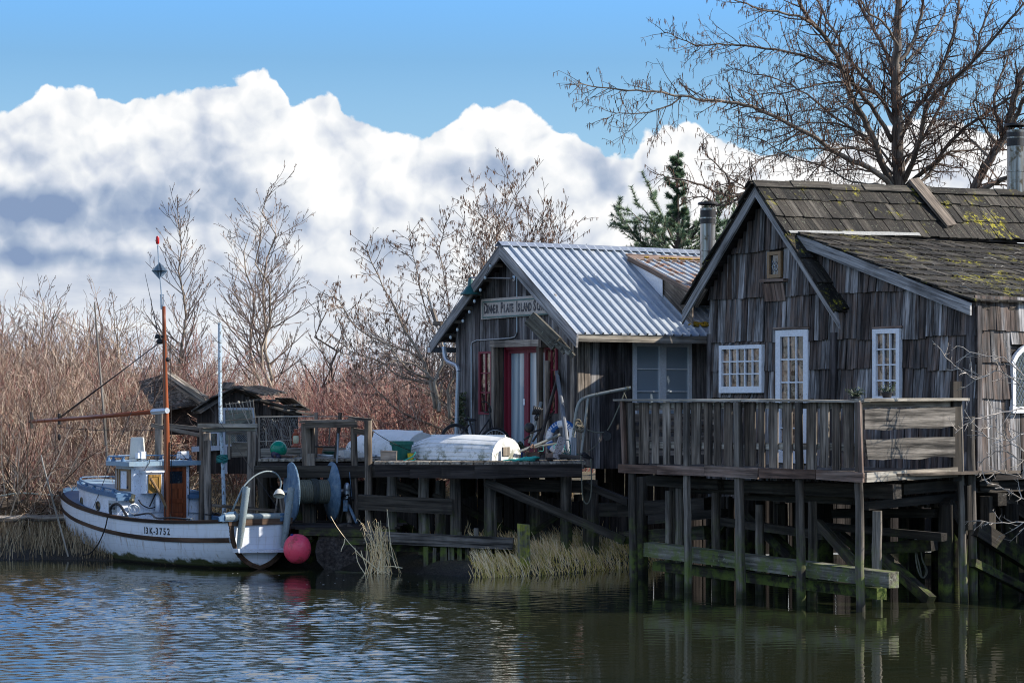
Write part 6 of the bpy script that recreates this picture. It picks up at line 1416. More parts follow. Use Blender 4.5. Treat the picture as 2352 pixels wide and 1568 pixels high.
# limbs drawn where they stand, then grown out
def limb_tree(name, label, base, limbs_px, Rg, pr, seed, catk, twig_sp=.3, twig_L=1.3, L1=2, mats=None, cl=(.07, .12), cr=.0095, rk=1.):
    R_ = random.Random(seed); limbs = []; tw = []; tips = []
    for pts, r0, r1, d0, d1 in limbs_px:
        r0 *= rk; r1 = max(r1*rk, .006); P = smoothline([at(*Rg(x, y), d0+(d1-d0)*(i/(len(pts)-1))**1.0) for i, (x, y) in enumerate(pts)], 4)
        P = [p+Vector((R_.uniform(-.02, .02), R_.uniform(-.05, .05), R_.uniform(-.02, .02))) for p in P]; N = len(P)-1
        rr = [r0+(r1-r0)*(i/N)**.8 for i in range(N+1)]; limbs.append((3, P, rr)); tips.append((P[-3:], (P[-1]-P[-2]).normalized()))
        tot = sum((P[i+1]-P[i]).length for i in range(N)); n = int(tot/twig_sp)
        for k in range(n):
            u = .10+.90*(k+R_.random())/n; i = min(int(u*N), N-1); o = P[i].lerp(P[i+1], u*N-i); td = (P[i+1]-P[i]).normalized(); an = rad(R_.uniform(30, 70)); cd = (td*math.cos(an)+ortho(td, R_)*math.sin(an)).normalized()
            grow(tw, tips, o, cd, twig_L*R_.uniform(.35, 1.15)*(1.15-.6*u), max(min(rr[i]*.5, .022), .009), L1, pr, R_, 5)
    o = thing(name, label, 'tree', base); tb = MB()
    for l_, P, rr in limbs: tb.tube(P, rr, 8)
    obj('trunk', tb, (mats or (M['bark'],))[0], o, True); cb = MB(); bulk(cb, arrs(tw), 3); bulk(cb, catkins(tips, catk, R_, cl, cr), 3, mi=1)
    obj('crown', cb, [(mats or (0, M['twig']))[1], M['catk']], o); return o
pr = dict(g=.28, up=.03, rmin=.0042, sp={2: .19, 1: .12}, t0=.12, an=(28, 65), lr=.45)
DP = 49.5
A_ = [([(1715, 1120), (1713, 950), (1712, 750), (1708, 600), (1700, 450), (1705, 300), (1712, 150), (1718, 0), (1722, -120)], .30, .12, DP, DP),
 ([(1700, 960), (1600, 870), (1440, 800), (1330, 725), (1150, 625), (1000, 552), (880, 518), (760, 510), (620, 487), (480, 465), (300, 455), (130, 430), (75, 430)], .13, .012, DP, 45.5),
 ([(620, 490), (540, 540), (420, 575), (300, 570), (240, 605)], .035, .01, 46.8, 46), ([(1695, 960), (1630, 820), (1560, 640), (1480, 500), (1440, 380), (1380, 250), (1300, 140), (1230, 50), (1190, -60)], .15, .06, DP, 47),
 ([(1690, 720), (1600, 570), (1500, 440), (1400, 330), (1300, 305), (1200, 275), (1040, 245), (900, 230), (780, 226), (690, 226), (600, 190), (520, 160)], .10, .012, DP, 47.5),
 ([(1300, 140), (1230, 95), (1100, 60), (1000, 42), (900, 5), (800, -30)], .06, .02, 47.4, 46), ([(1700, 640), (1640, 520), (1560, 420), (1470, 310), (1400, 180), (1330, 60), (1290, -40)], .09, .04, DP, 51),
 ([(1705, 540), (1680, 340), (1600, 160), (1530, 50), (1490, -50)], .10, .05, DP, 52), ([(1722, 700), (1800, 560), (1870, 470), (1950, 300), (2000, 150), (2030, -20)], .11, .05, DP, 51),
 ([(1730, 940), (1790, 820), (1840, 640), (1880, 500), (2050, 350), (2200, 190), (2352, 20)], .13, .04, DP, 47), ([(1735, 960), (1880, 840), (2020, 680), (2180, 560), (2352, 455), (2420, 440)], .10, .03, DP, 48),
 ([(1712, 330), (1790, 210), (1830, 80), (1840, -40)], .09, .05, DP, 50), ([(1712, 420), (1760, 320), (1850, 220), (1930, 100), (1990, -30)], .07, .03, DP, 52),
 ([(1600, 770), (1450, 752), (1250, 758), (1080, 785), (950, 850), (880, 930)], .05, .012, 49, 47), ([(1730, 980), (1850, 900), (1960, 780), (2080, 760), (2250, 760), (2352, 730)], .08, .02, DP, 51),
 ([(1690, 900), (1600, 880), (1500, 860), (1380, 870), (1250, 890)], .05, .012, DP, 52), ([(1680, 880), (1560, 720), (1400, 600), (1250, 480), (1100, 400), (950, 370), (850, 330)], .07, .012, DP, 52),
 ([(1700, 600), (1600, 480), (1450, 420), (1300, 430), (1150, 470), (1000, 480), (920, 540)], .06, .012, DP, 48), ([(1690, 840), (1560, 700), (1440, 640), (1300, 620), (1150, 650), (1000, 660), (860, 640)], .055, .012, DP, 50),
 ([(1720, 250), (1650, 130), (1560, 60), (1500, -40)], .06, .03, DP, 48), ([(1730, 860), (1800, 760), (1900, 600), (1990, 420), (2100, 300), (2140, 130), (2200, 0)], .08, .04, DP, 50.5),
 ([(1740, 800), (1900, 720), (2050, 610), (2200, 610), (2340, 640)], .05, .02, DP, 48), ([(1725, 500), (1850, 430), (1980, 420), (2100, 330), (2250, 290), (2380, 210)], .06, .02, DP, 49), ([(1480, 500), (1400, 560), (1250, 560), (1100, 600), (960, 600)], .04, .012, 48.2, 47.5),
 ([(1640, 940), (1480, 920), (1330, 840), (1180, 800), (1000, 700), (900, 690)], .045, .012, DP, 50)]
limb_tree('great_alder', 'huge spreading bare alder behind the mossy roof', at(2066, 900, DP)*1-UP*(at(2066, 900, DP).z-1.3), A_, R7, pr, 31, 1, .105, 1.1, rk=.55, cl=(.07, .12), cr=.0085)
B_ = [([(2060, 1080), (2100, 960), (2180, 800), (2250, 690), (2300, 500), (2340, 380), (2420, 250)], .15, .07, 48, 48), ([(2180, 800), (2290, 640), (2352, 500), (2450, 400)], .09, .04, 48, 47), ([(2080, 1000), (2180, 940), (2260, 905), (2400, 850)], .10, .05, 48, 47),
 ([(2250, 690), (2200, 520), (2240, 380), (2290, 240)], .06, .02, 48, 50), ([(2180, 800), (2080, 700), (2000, 640), (1900, 640)], .05, .012, 48, 50), ([(2300, 500), (2380, 380), (2440, 300)], .05, .02, 48, 48), ([(2220, 740), (2130, 610), (2100, 520), (2130, 420)], .05, .012, 48, 46.5)]
limb_tree('leaning_alder', 'leaning forked alder behind the tall stove pipe at the right edge', (at(2300, 900, 48).x, 48, 1.3), B_, R7, pr, 32, 1, .12, 1.0, rk=.75, cl=(.07, .12), cr=.0085)
Bl = [([(1000, 985), (960, 970), (870, 1000), (780, 965), (700, 930), (560, 900), (480, 880)], .07, .012, 48, 46), ([(960, 975), (880, 1020), (800, 1040), (720, 1000), (620, 1010)], .05, .012, 48, 47), ([(870, 1000), (850, 900), (800, 840), (740, 780), (720, 700)], .04, .01, 47.5, 47)]
limb_tree('low_alder', 'low catkin covered branches between the pine and the house gable', (at(1800, 900, 48).x, 48, 1.3), Bl, R7, pr, 33, 1, .09, .75, rk=.7, cl=(.07, .11), cr=.0085)
Tl = [([(1880, 1250), (1700, 1120), (1560, 900), (1400, 700), (1200, 420), (1100, 250)], .07, .012, 50.5, 49.5), ([(1560, 900), (1420, 840), (1250, 800), (1000, 700), (880, 560), (820, 540)], .045, .01, 50, 49), ([(1700, 1120), (1720, 900), (1600, 640), (1500, 360), (1450, 200)], .05, .01, 50.5, 51), ([(1640, 1020), (1400, 1000), (1200, 900), (1000, 860), (900, 780)], .045, .01, 50.3, 49), ([(1780, 1180), (1820, 900), (1780, 600), (1700, 300), (1750, 120)], .05, .01, 50.6, 51),
 ([(1750, 1300), (1500, 1230), (1300, 1150), (1100, 1000), (980, 960)], .05, .01, 50.5, 49.5), ([(1850, 1250), (1860, 1100), (1790, 950), (1600, 800)], .05, .01, 50.5, 50), ([(1400, 1000), (1300, 800), (1240, 600)], .03, .01, 49.6, 49.5)]
RT = lambda x, y: (760+(x-820)*.285, 560+(y-240)*.405)
limb_tree('hazel_tree', 'many stemmed bare tree with catkins beside the schoolhouse gutter', (at(1062, 930, 50.5).x, 50.5, 1.3), Tl, RT, dict(g=.24, up=.05, rmin=.005, sp={2: .22, 1: .14}, t0=.12, an=(25, 58), lr=.46), 34, 2, .085, 1.05, cl=(.05, .09), cr=.008, rk=.6, mats=(M['pale'], M['ptw']))
Tm = [([(1000, 940), (985, 870), (960, 800), (930, 760), (900, 690)], .05, .015, 48.5, 49), ([(1010, 945), (1000, 880), (1020, 820), (1000, 740), (980, 660)], .05, .015, 48.5, 48.5), ([(985, 870), (940, 850), (900, 800), (860, 770)], .035, .01, 48.6, 48), ([(1035, 960), (1030, 900), (1045, 840), (1040, 780), (1050, 700)], .045, .012, 48.5, 48.7), ([(1000, 880), (960, 840), (900, 830), (860, 850)], .03, .01, 48.5, 48)]
limb_tree('maple_shrub', 'pale lichened stems rising close behind the upturned boats', (at(1010, 1000, 48.5).x, 48.5, 1.2), Tm, lambda x, y: (x, y), dict(g=.24, up=.05, rmin=.0065, sp={2: .28, 1: .17}, t0=.12, an=(25, 58), lr=.42), 35, 0, .16, 1.0, mats=pm)
# --- pine ------------------------------------------------------------------------------------------
m, t, b = newmat('pine_needles'); r = attr(t, 'rnd').outputs['Fac']; c = ramp(t, r, [(0, (.03, .07, .04)), (.5, (.075, .14, .075)), (1, (.17, .22, .09))]); setb(t, b, c, .6, spec=.3); M['pine'] = m
R_ = random.Random(41); pd = 58.0; px0 = 1562; base = Vector((at(px0, 900, pd).x, pd, 1.2)); top = at(1556, 345, pd); tb = []; nd = []; Nn = []
tb.append((3, [base.lerp(top, i/8)+Vector((R_.uniform(-.05, .05), 0, 0)) for i in range(9)], [.16-.145*i/8 for i in range(9)]))
hgt_ = top.z-base.z
for k in range(120):
    u = .36+.62*(k/120); q = R_.uniform(0, 6.28) if k % 3 else (0, math.pi)[(k//3) % 2]+R_.uniform(-.5, .5); L = ((1-u)**.75*3.9*R_.uniform(.3, 1.25)+.12)*(.45 if u > .74 else 1)*(1 if u < .72 or R_.random() < .55 else .25); L = max(L, R_.uniform(.9, 1.9)) if u < .70 and k % 3 == 0 else L; e = rad(R_.uniform(0, 50)); d = Vector((math.cos(q)*math.cos(e), math.sin(q)*math.cos(e)*.8, math.sin(e))); out = []; tips = []
    grow(out, tips, base.lerp(top, u), d, L, .03, 1, dict(g=.2, up=.09, rmin=.008, sp={1: .26}, t0=.25, an=(30, 60), lr=.38), R_, 5); tb += out
    for lv, pts, rr in out:
        seg = pts[1:] if lv else pts
        for i in range(len(seg)-1):
            for j in range(12 if lv == 0 else 9):
                o = seg[i].lerp(seg[i+1], R_.random()); td = (seg[i+1]-seg[i]).normalized(); rr_ = R_.random()
                for h_ in range(4):
                    v = (td*R_.uniform(.3, 1)+ortho(td, R_)*.9).normalized()*R_.uniform(.07, .15); w_ = v.orthogonal().normalized()*.008; nd.append((o-w_, o+w_, o+v)); Nn.append(min(1, rr_*.7+.3*R_.random()))
o = thing('pine_tree', 'dark green pine standing beyond the steel roof', 'tree', base); q = MB(); bulk(q, arrs(tb), 4); obj('trunk', q, M['bark'], o)
q = MB(); V = np.array([[tuple(a) for a in tri] for tri in nd]).reshape(-1, 3); q.raw(V, np.arange(len(V)).reshape(-1, 3), None, np.repeat(np.array(Nn), 3)); obj('crown', q, M['pine'], o)
# --- sunlit twigs reaching in at the right ----------------------------------------------------------
RCt = RC
Tw = [([(1000, 520), (836, 440), (700, 458), (590, 488), (500, 548)], .012, .005, 33.2, 32.6), ([(960, 620), (836, 560), (740, 590), (640, 560), (540, 440)], .010, .004, 33.1, 32.8), ([(980, 420), (836, 330), (720, 250), (600, 290), (500, 220), (410, 130)], .012, .004, 33.3, 32.9), ([(980, 800), (836, 770), (700, 740), (600, 760)], .011, .004, 33.1, 32.9), ([(1000, 920), (836, 880), (760, 830), (650, 800)], .010, .004, 33, 32.8),
 ([(980, 1010), (836, 985), (700, 995), (590, 980)], .009, .004, 33.1, 32.9), ([(950, 720), (836, 690), (720, 640), (620, 700)], .010, .004, 33, 32.7), ([(900, 300), (836, 270), (740, 180), (640, 180), (500, 120)], .009, .004, 33.1, 33), ([(960, 700), (836, 640), (730, 560), (660, 500)], .009, .004, 33.3, 33), ([(1150, 1250), (1100, 900), (1000, 620), (960, 420), (900, 250)], .03, .012, 33.2, 33.2), ([(1150, 1250), (1060, 1050), (980, 860)], .03, .012, 33.2, 33.1)]
M['litw'] = wood('pale_grey_twig_bark', [(.22, .19, .16), (.34, .30, .26), (.42, .38, .34)], patch=0)
limb_tree('overhanging_shrub', 'pale fine bare twigs reaching over the right side wall', (at(2500, 1240, 33.2).x, 33.2, .2), Tw, RCt, dict(g=.28, up=.02, rmin=.0026, sp={1: .12, 2: .15}, t0=.1, an=(28, 60), lr=.45), 36, 0, .13, .42, L1=1, mats=(M['litw'], M['litw']))

# ================================================================ reeds and grass
def blades(name, spots, mats, hmin, hmax, lean, wd, seed, kind='stuff', label=None, cat=None, curv=.25):
    R_ = random.Random(seed); P = []; rn = []
    for (x, y) in spots:
        z = max(gz(x, y), -.06)-.03; h_ = R_.uniform(hmin, hmax); a = Vector((R_.gauss(lean, .22), R_.gauss(0, .15), 1)).normalized(); b2 = Vector((R_.gauss(lean, .4), R_.gauss(0, .3), 0))*curv
        p = Vector((x, y, z)); P.append((np.array([tuple(p), tuple(p+a*h_*.4), tuple(p+a*h_*.75+b2*h_*.3), tuple(p+a*h_+b2*h_)]), np.array([wd, wd, wd*.8, wd*.35]))); rn.append(R_.random())
    mb = MB(); bulk(mb, P, 3, rn); return single(name, mb, mats, label, cat, kind=kind)
def grassmat(name, cols):
    m, t, b = newmat(name); r = attr(t, 'rnd').outputs['Fac']; c = ramp(t, r, [(i/(len(cols)-1), x) for i, x in enumerate(cols)]); setb(t, b, c, .7, spec=.3); b.inputs['Transmission Weight'].default_value = 0
    return m
M['straw'] = grassmat('straw_blades', [(.46, .29, .12), (.76, .53, .25), (.92, .70, .40), (.95, .80, .52)]); M['gstraw'] = grassmat('green_straw_blades', [(.28, .23, .04), (.56, .42, .10), (.86, .64, .26), (.66, .50, .14)]); M['reed'] = grassmat('dry_reeds', [(.08, .055, .03), (.17, .12, .065), (.28, .20, .115), (.44, .34, .21)])  # straw tones raised and warmed to stand in for missing sunlight
def scat(n, x0, x1, y0, y1, seed, test=None):
    R_ = random.Random(seed); out = []
    while len(out) < n:
        x, y = R_.uniform(x0, x1), R_.uniform(y0, y1)
        if test is None or test(x, y, R_): out.append((x, y))
    return out
sy_ = lambda x: np.interp(x, _sx, _sy)
def den(x, y): return .5+.5*math.sin(x*2.3+1.7*math.sin(y*1.9))*math.sin(y*2.7+x)
tg = lambda x, y, R_: -.12 < y-sy_(x) < 2.6 and R_.random() < .35+.75*den(x, y) and (x > -.75+.35*R_.random())
blades('marsh_grass', scat(3600, -.7, 2.7, 38, 43, 1, tg), M['gstraw'], .08, .20, -.2, .006, 2, label='green and gold marsh grass along the waterline below the wharf', cat='grass')
blades('dry_grass', scat(1900, -.7, 2.9, 38, 43, 3, tg), M['straw'], .14, .36, -.35, .0048, 4, label='tall dry straw standing among the green marsh grass', cat='grass')
blades('reed_bed', scat(5200, -12.5, -7.6, 43, 48.5, 5, lambda x, y, R_: .05 < y-sy_(x) < 4.6 and R_.random() < .35+.8*den(x, y)), M['reed'], .16, .50, .03, .006, 6, label='dry brown reeds covering the left bank beside the bow', cat='reeds')
blades('dead_grass', scat(2600, -9, 2.5, 42, 49.5, 7, lambda x, y, R_: y-sy_(x) > 1.2 and R_.random() < den(x, y)), M['straw'], .15, .45, .0, .0055, 8, label='pale dead grass on the bank behind the boat and under the wharf', cat='grass')
blades('bank_litter', scat(5000, -24, -5, 46, 60, 9), M['reed'], .15, .5, 0, .009, 10, label='brown litter and dead stalks on the ground under the thicket', cat='grass')
# tall reed clump standing in the shallows
R_ = random.Random(77); P = []; rn = []
cx0 = at(*RD(1440, 1200), 39.9)
for k in range(62):
    b0 = Vector((cx0.x+R_.gauss(0, .15), 39.9+R_.gauss(0, .10), -.05)); tgt = RD(1440+R_.gauss(-60, 110)-0, 500+abs(R_.gauss(0, 260))); tp_ = at(*tgt, 39.9+R_.gauss(0, .2)); mid = b0.lerp(tp_, .5)+Vector((R_.gauss(.02, .03), 0, .02))
    pts = smoothline([b0, mid, tp_]+([tp_+Vector((-.06, 0, -.03))] if R_.random() < .3 else []), 3); pts = [pts[int(i*(len(pts)-1)/6)] for i in range(7)]; P.append((np.array([tuple(q) for q in pts]), np.linspace(.0062, .003, 7))); rn.append(.3+.7*R_.random())
for pl__ in ([(1475, 1205), (1400, 1120), (1200, 960), (1040, 790), (960, 690), (880, 580), (808, 455)], [(1640, 1110), (1600, 1010), (1560, 800), (1545, 640), (1530, 480), (1517, 372), (1516, 365)], [(1240, 1180), (1180, 1090), (1145, 1020), (1130, 940), (1118, 870), (1112, 850), (1110, 845)], [(1285, 1180), (1240, 1050), (1200, 930), (1192, 900), (1190, 890), (1189, 885), (1188, 880)], [(985, 735), (975, 800), (950, 850), (940, 880), (938, 890), (937, 895), (936, 898)], [(1710, 1105), (1600, 1085), (1540, 1080), (1500, 1078), (1470, 1080), (1460, 1082), (1450, 1084)]):
    P.append((np.array([tuple(at(*RD(x, y), 39.8)) for x, y in pl__]), np.linspace(.008, .004, 7))); rn.append(.9)
q = MB(); bulk(q, P, 4, rn); single('reed_clump', q, M['straw'], 'clump of tall dry reeds standing in the shallows beside the pink buoy', 'reeds')
logm('weathered timber lying along the left bank among the reeds', at(-40, 1163, 45.5), at(170, 1150, 46.5), .10, M['grey']); logm('lower pale timber half sunk in the left bank', at(-30, 1192, 44.6), at(150, 1186, 45), .07, M['grey']); logm('dark rounded log at the left edge behind the reeds', at(-60, 1085, 49), at(45, 1110, 48), .22, M['darkw'])
q = MB(); q.tube(smoothline([at(x, y, 45.6) for x, y in ((-20, 1142), (40, 1132), (90, 1134), (160, 1138), (205, 1128), (262, 1105), (330, 1092))], 4), .018, 6); single('shore_rope', q, flat('pale_green_rope', (.33, .38, .34), .8), 'pale rope running from the left bank to the bow', 'rope')
# ================================================================ collapsed sheds, pen and clutter on the wharf
d_ = 47.0
def ra(x, y, dp=d_): return at(*RA(x, y), dp)
sh = thing('old_shed', 'dark weathered shed with a broken gable roof and white framed windows', 'shed', (-5.2, 48, 1.1)); q = MB()
wl_ = [(120, 1020), (120, 330), (350, 150), (600, 40), (820, 150), (1000, 235), (1300, 345), (1300, 1020)]
s_ = 120
while s_ < 1300:
    e = s_+rng.uniform(34, 60); mid = (s_+e)/2; tz_ = np.interp(mid, [120, 350, 600, 820, 1000, 1300], [330, 165, 55, 165, 245, 350]); q.prism([ra(s_+1, 1020), ra(s_+1, tz_), ra(e-1, tz_), ra(e-1, 1020)], Vector((0, .03, 0)), g=UP); s_ = e
obj('wall_boards', q, M['darkw'], sh); q = MB(); back = Vector((.3, 2.4, .05))
for i in range(12):
    o = back*(i/12); q.prism([ra(600+rng.uniform(-6, 6), 12)+o-back*.12, ra(360, 118)+o-back*.12, ra(350, 118+8)+o+back*.0, ra(600, 20)+o], UP*.03); q.prism([ra(360, 112)+o-back*.12, ra(105+rng.uniform(-15, 15), 290)+o-back*.12, ra(110, 296)+o, ra(362, 120)+o], UP*.03)
    r_ = rng.uniform(-40, 60)
    q.prism([ra(600, 12)+o-back*.12, ra(900+r_, 92+r_*.3)+o-back*.12, ra(900+r_, 100+r_*.3)+o, ra(600, 20)+o], UP*.03)
obj('roof_boards', q, M['rough'], sh); q = MB()
for (xa, ya, xb, yb, w_) in ((620, 30, 900, 95, 20), (820, 150, 1200, 260, 24), (960, 160, 1110, 170, 16), (1150, 270, 1420, 270, 18), (1200, 215, 1310, 240, 14), (1140, 130, 1240, 200, 10), (1200, 250, 1300, 330, 18), (1270, 290, 1500, 330, 14), (1000, 240, 1300, 330, 30), (1290, 210, 1400, 270, 14), (450, 30, 500, -45, 22), (110, 300, 600, 0, 34), (600, 0, 820, 150, 26), (1180, 240, 1390, 260, 12)):
    q.beam(ra(xa, ya, 46.8), ra(xb, yb, 46.8+rng.uniform(0, .5)), rng.uniform(.15, .4), w_/5.12/F*47, jit=.01)
parts('broken_board', q, M['rough'], sh)
def fwin(x0, y0, x1, y1, fw):
    q = MB()
    for (a, b2, c_, e_) in ((x0, x0+fw, y0, y1), (x1-fw, x1, y0, y1), (x0+fw, x1-fw, y0, y0+fw), (x0+fw, x1-fw, y1-fw, y1)): q.prism([ra(a, c_, 46.95), ra(b2, c_, 46.95), ra(b2, e_, 46.95), ra(a, e_, 46.95)], Vector((0, -.04, 0)))
    wo = obj('window', q, M['bluegrey'], sh); q = MB(); q.prism([ra(x0, y0, 46.96), ra(x1, y0, 46.96), ra(x1, y1, 46.96), ra(x0, y1, 46.96)], Vector((0, -.01, 0))); obj('pane', q, M['glassd'], wo)
fwin(430, 245, 800, 700, 26); fwin(265, 520, 385, 745, 26)
q = MB(); q.prism([ra(430, 690, 46.9), ra(480, 690, 46.9), ra(480, 1020, 46.9), ra(430, 1020, 46.9)], Vector((0, -.04, 0))); q.prism([ra(60, 700, 46.9), ra(390, 690, 46.9), ra(390, 745, 46.9), ra(60, 765, 46.9)], Vector((0, -.04, 0))); parts('trim_board', q, M['bluegrey'], sh)
def r2d(x, y, dp=53.): return at(*R2(x, y), dp)
sh = thing('collapsed_shed', 'collapsed shed roof of grey boards half buried in the thicket', 'shed', (-8, 53, 1.2)); q = MB()
A0, A1, B0_, B1_ = r2d(1115, 1085, 52), r2d(1400, 1275, 51), r2d(940, 1140, 53.5), r2d(1050, 1345, 51.5)
for i in range(13):
    u0, u1 = i/13, (i+1)/13-.01; q.prism([A0.lerp(A1, u0), A0.lerp(A1, u1), B0_.lerp(B1_, u1), B0_.lerp(B1_, u0)], Vector((0, 0, -.03))+Vector((0, 0, rng.uniform(-.02, .02))))
obj('roof_boards', q, M['rough'], sh); q = MB()
for (xa, ya, xb, yb, w_) in ((1125, 1080, 1405, 1270, 26), (1150, 1085, 1400, 1250, 10), (1170, 1095, 1385, 1240, 8), (1130, 1120, 1370, 1290, 20)): q.beam(r2d(xa, ya, 51.8), r2d(xb, yb, 50.8), .12, w_/2.954/F*51, jit=.01)
parts('edge_board', q, M['greyl'], sh); q = MB()
q.prism([r2d(1050, 1345, 52), r2d(1380, 1290, 51.5), r2d(1380, 1500, 51.5), r2d(1050, 1500, 52)], Vector((0, .04, 0))); obj('wall_boards', q, M['darkw'], sh)
# wire pen and pea-stick fence
pn = thing('wire_pen', 'rickety chicken wire pen with laths behind the green buoy', 'pen', ra(1350, 850, 45)); q = MB(); dq = 45.0
for (xa, ya, xb, yb, w_) in ((805, 352, 1500, 347, 14), (1500, 347, 1930, 347, 10), (848, 360, 852, 842, 20), (500, 560, 500, 850, 26), (840, 640, 1340, 620, 8), (455, 395, 805, 372, 14), (930, 480, 935, 690, 12), (1010, 460, 1035, 680, 14), (1110, 500, 1130, 690, 14), (1210, 460, 1225, 690, 14), (1680, 480, 1675, 680, 12)):
    q.beam(ra(xa, ya, dq), ra(xb, yb, dq), .03, w_/5.12/F*dq, jit=.004)
parts('lath', q, M['greyl'], pn); q = MB(); W2 = []
R_ = random.Random(3)
for i in range(26):
    for j in range(9):
        x0, y0 = 860+i*26+(j % 2)*13, 365+j*38
        for dx in (-13, 13):
            if 860 < x0+dx < 1520 or y0 < 500: W2.append((np.array([tuple(ra(x0+R_.uniform(-3, 3), y0, dq)), tuple(ra(x0+dx, y0+38+R_.uniform(-3, 3), dq))]), np.array([.0022, .0022])))
for i in range(9):
    for j in range(7):
        x0, y0 = 515+i*24, 560+j*26
        for dx in (-12, 12): W2.append((np.array([tuple(ra(x0, y0, dq)), tuple(ra(x0+dx, y0+26, dq))]), np.array([.002, .002])))
for i in range(60): x0, y0 = R_.uniform(860, 1330), R_.uniform(370, 600); W2.append((np.array([tuple(ra(x0, y0, dq+.1)), tuple(ra(x0+R_.uniform(-10, 90), y0+R_.uniform(-10, 90), dq+.1))]), np.array([.004, .003])))
bulk(q, W2, 3); tag(obj('wire_netting', q, flat('dull_wire', (.26, .26, .24), .5, .3), pn), kind='stuff')
q = MB()
for (xa, ya, xb, yb) in ((458, 190, 520, 430), (500, 182, 560, 400), (540, 178, 580, 640), (612, 185, 735, 430), (652, 172, 705, 350), (700, 155, 780, 430), (740, 152, 790, 420), (778, 148, 835, 600), (575, 190, 600, 330)): q.beam(ra(xa, ya, 44.8), ra(xb, yb, 44.8), .02, 9/5.12/F*45)
q.beam(ra(460, 205, 44.82), ra(790, 165, 44.82), .015, .02); q.beam(ra(500, 320, 44.82), ra(700, 290, 44.82), .015, .02); q.ball(ra(610, 182, 44.8), .03, 8, 6)
fo = thing('stick_trellis', 'fan of thin pale sticks leaning against the old shed window', 'trellis', ra(620, 430, 44.8)); parts('stick', q, M['straw'] if 0 else M['greyl'], fo)
# -------- wharf clutter
WZs = 1.95
q = MB(); c0 = ra(1080, 762, 43.3); q.ball(Vector((c0.x, c0.y, WZs+.165)), .165, 28, 18); bo_ = thing('float_ball', 'shiny green net float sitting on the wharf edge', 'buoy', (c0.x, c0.y, WZs)); obj('float', q, flat('green_vinyl', (.0, .20, .12), .22), bo_, True)
q = MB(); q.ball(Vector((c0.x-.03, c0.y-.05, WZs+.07)), .112, 20, 12); q.cyl((c0.x-.02, c0.y-.14, WZs+.05), (c0.x+.04, c0.y-.24, WZs+.02), .035, n=10); obj('rope_eye', q, flat('navy_end', (.015, .015, .05), .4), bo_, True)
def prop_box(name, label, cat, x0, y0, x1, y1, dp, dep_m, mat, Rg=RA, group=None, rot=0):
    a = at(*Rg(x0, y0), dp); b2 = at(*Rg(x1, y1), dp); q = MB(); z0 = WZs+.002; h_ = a.z-b2.z; q.box(((a.x+b2.x)/2, dp+dep_m/2, z0+h_/2), Vector(((b2.x-a.x)/2, rot, 0)), Vector((-rot, dep_m/2, 0)), UP*h_/2, None, .006, gr=0); return single(name, q, mat, label, cat, group)
prop_box('wooden_crate', 'pale squared wooden crate beside the wire pen', 'crate', 525, 690, 712, 860, 43.9, .4, M['greyl'])
prop_box('squared_timber', 'long squared timber lying behind the green float', 'timber', 870, 702, 1342, 800, 44.0, .25, M['greyl']); prop_box('squared_timber', 'long weathered timber at the back of the wharf behind the pots', 'timber', 1590, 658, 1925, 735, 46.3, .25, M['grey'])
prop_box('timber_block', 'chunky squared timber block beside the green bucket', 'block', 590, 345, 698, 412, 41.0, .35, M['grey'], R3)
prop_box('foam_slab', 'long white foam slab lying on the wharf', 'slab', 1790, 752, 1925, 832, 43.6, .35, flat('white_foam', (.62, .60, .56), .8), rot=.1); prop_box('white_board', 'off white board lying in front of the terracotta trough', 'board', 1940, 760, 2065, 815, 43.5, .2, bpy.data.materials['white_foam'], rot=.05)
terr = paint('terracotta', (.33, .11, .05), .66, (.4, .3, .22), rough=.85)
M['gplast'] = flat('green_plastic', (.012, .13, .10), .35); M['cplast'] = flat('cream_plastic', (.45, .45, .30), .5)
def wp_(x, y, dp, Rg=RA): p_ = at(*Rg(x, y), dp); return Vector((p_.x, p_.y, WZs+.003))
pot('flower_pot', 'terracotta pot standing between the dark frame posts', wp_(1545, 780, 44.2), .10, .20, terr); pot('flower_pot', 'low dark green pot on the wharf planks', wp_(1672, 780, 44.4), .12, .10, flat('dark_green_plastic', (.01, .06, .04), .4))
pot('plant_trough', 'cream plastic planter with dry stems', wp_(1968, 750, 44.6), .13, .12, M['cplast'], plant=(14, .1)); pot('plant_trough', 'wide terracotta bowl beside the white boat', wp_(2130, 765, 44.6), .17, .13, terr); pot('plant_pot', 'small pot of rusty seedlings behind the timber block', wp_(2330, 745, 44.0), .12, .12, terr, plant=(30, .08))
bkt = pot('planter_bucket', 'large green plastic tub in front of the white boat', wp_(735, 383, 42.0, R3), .21, .34, M['gplast'])
pot('plant_pot', 'small blue pot of herbs beside the red door', wp_(1522, 352, 42.2, R3), .11, .20, flat('blue_plastic', (.01, .09, .42), .35), plant=(70, .18))
q = MB(); c0 = wp_(795, 370, 41.8, R3); q.lathe(c0, [(.001, 0), (.05, 0), (.06, .12), (.001, .12)], UP, 14); single('yellow_cup', q, flat('yellow_plastic', (.6, .45, .02), .4), 'small yellow cup beside the green tub', 'cup')
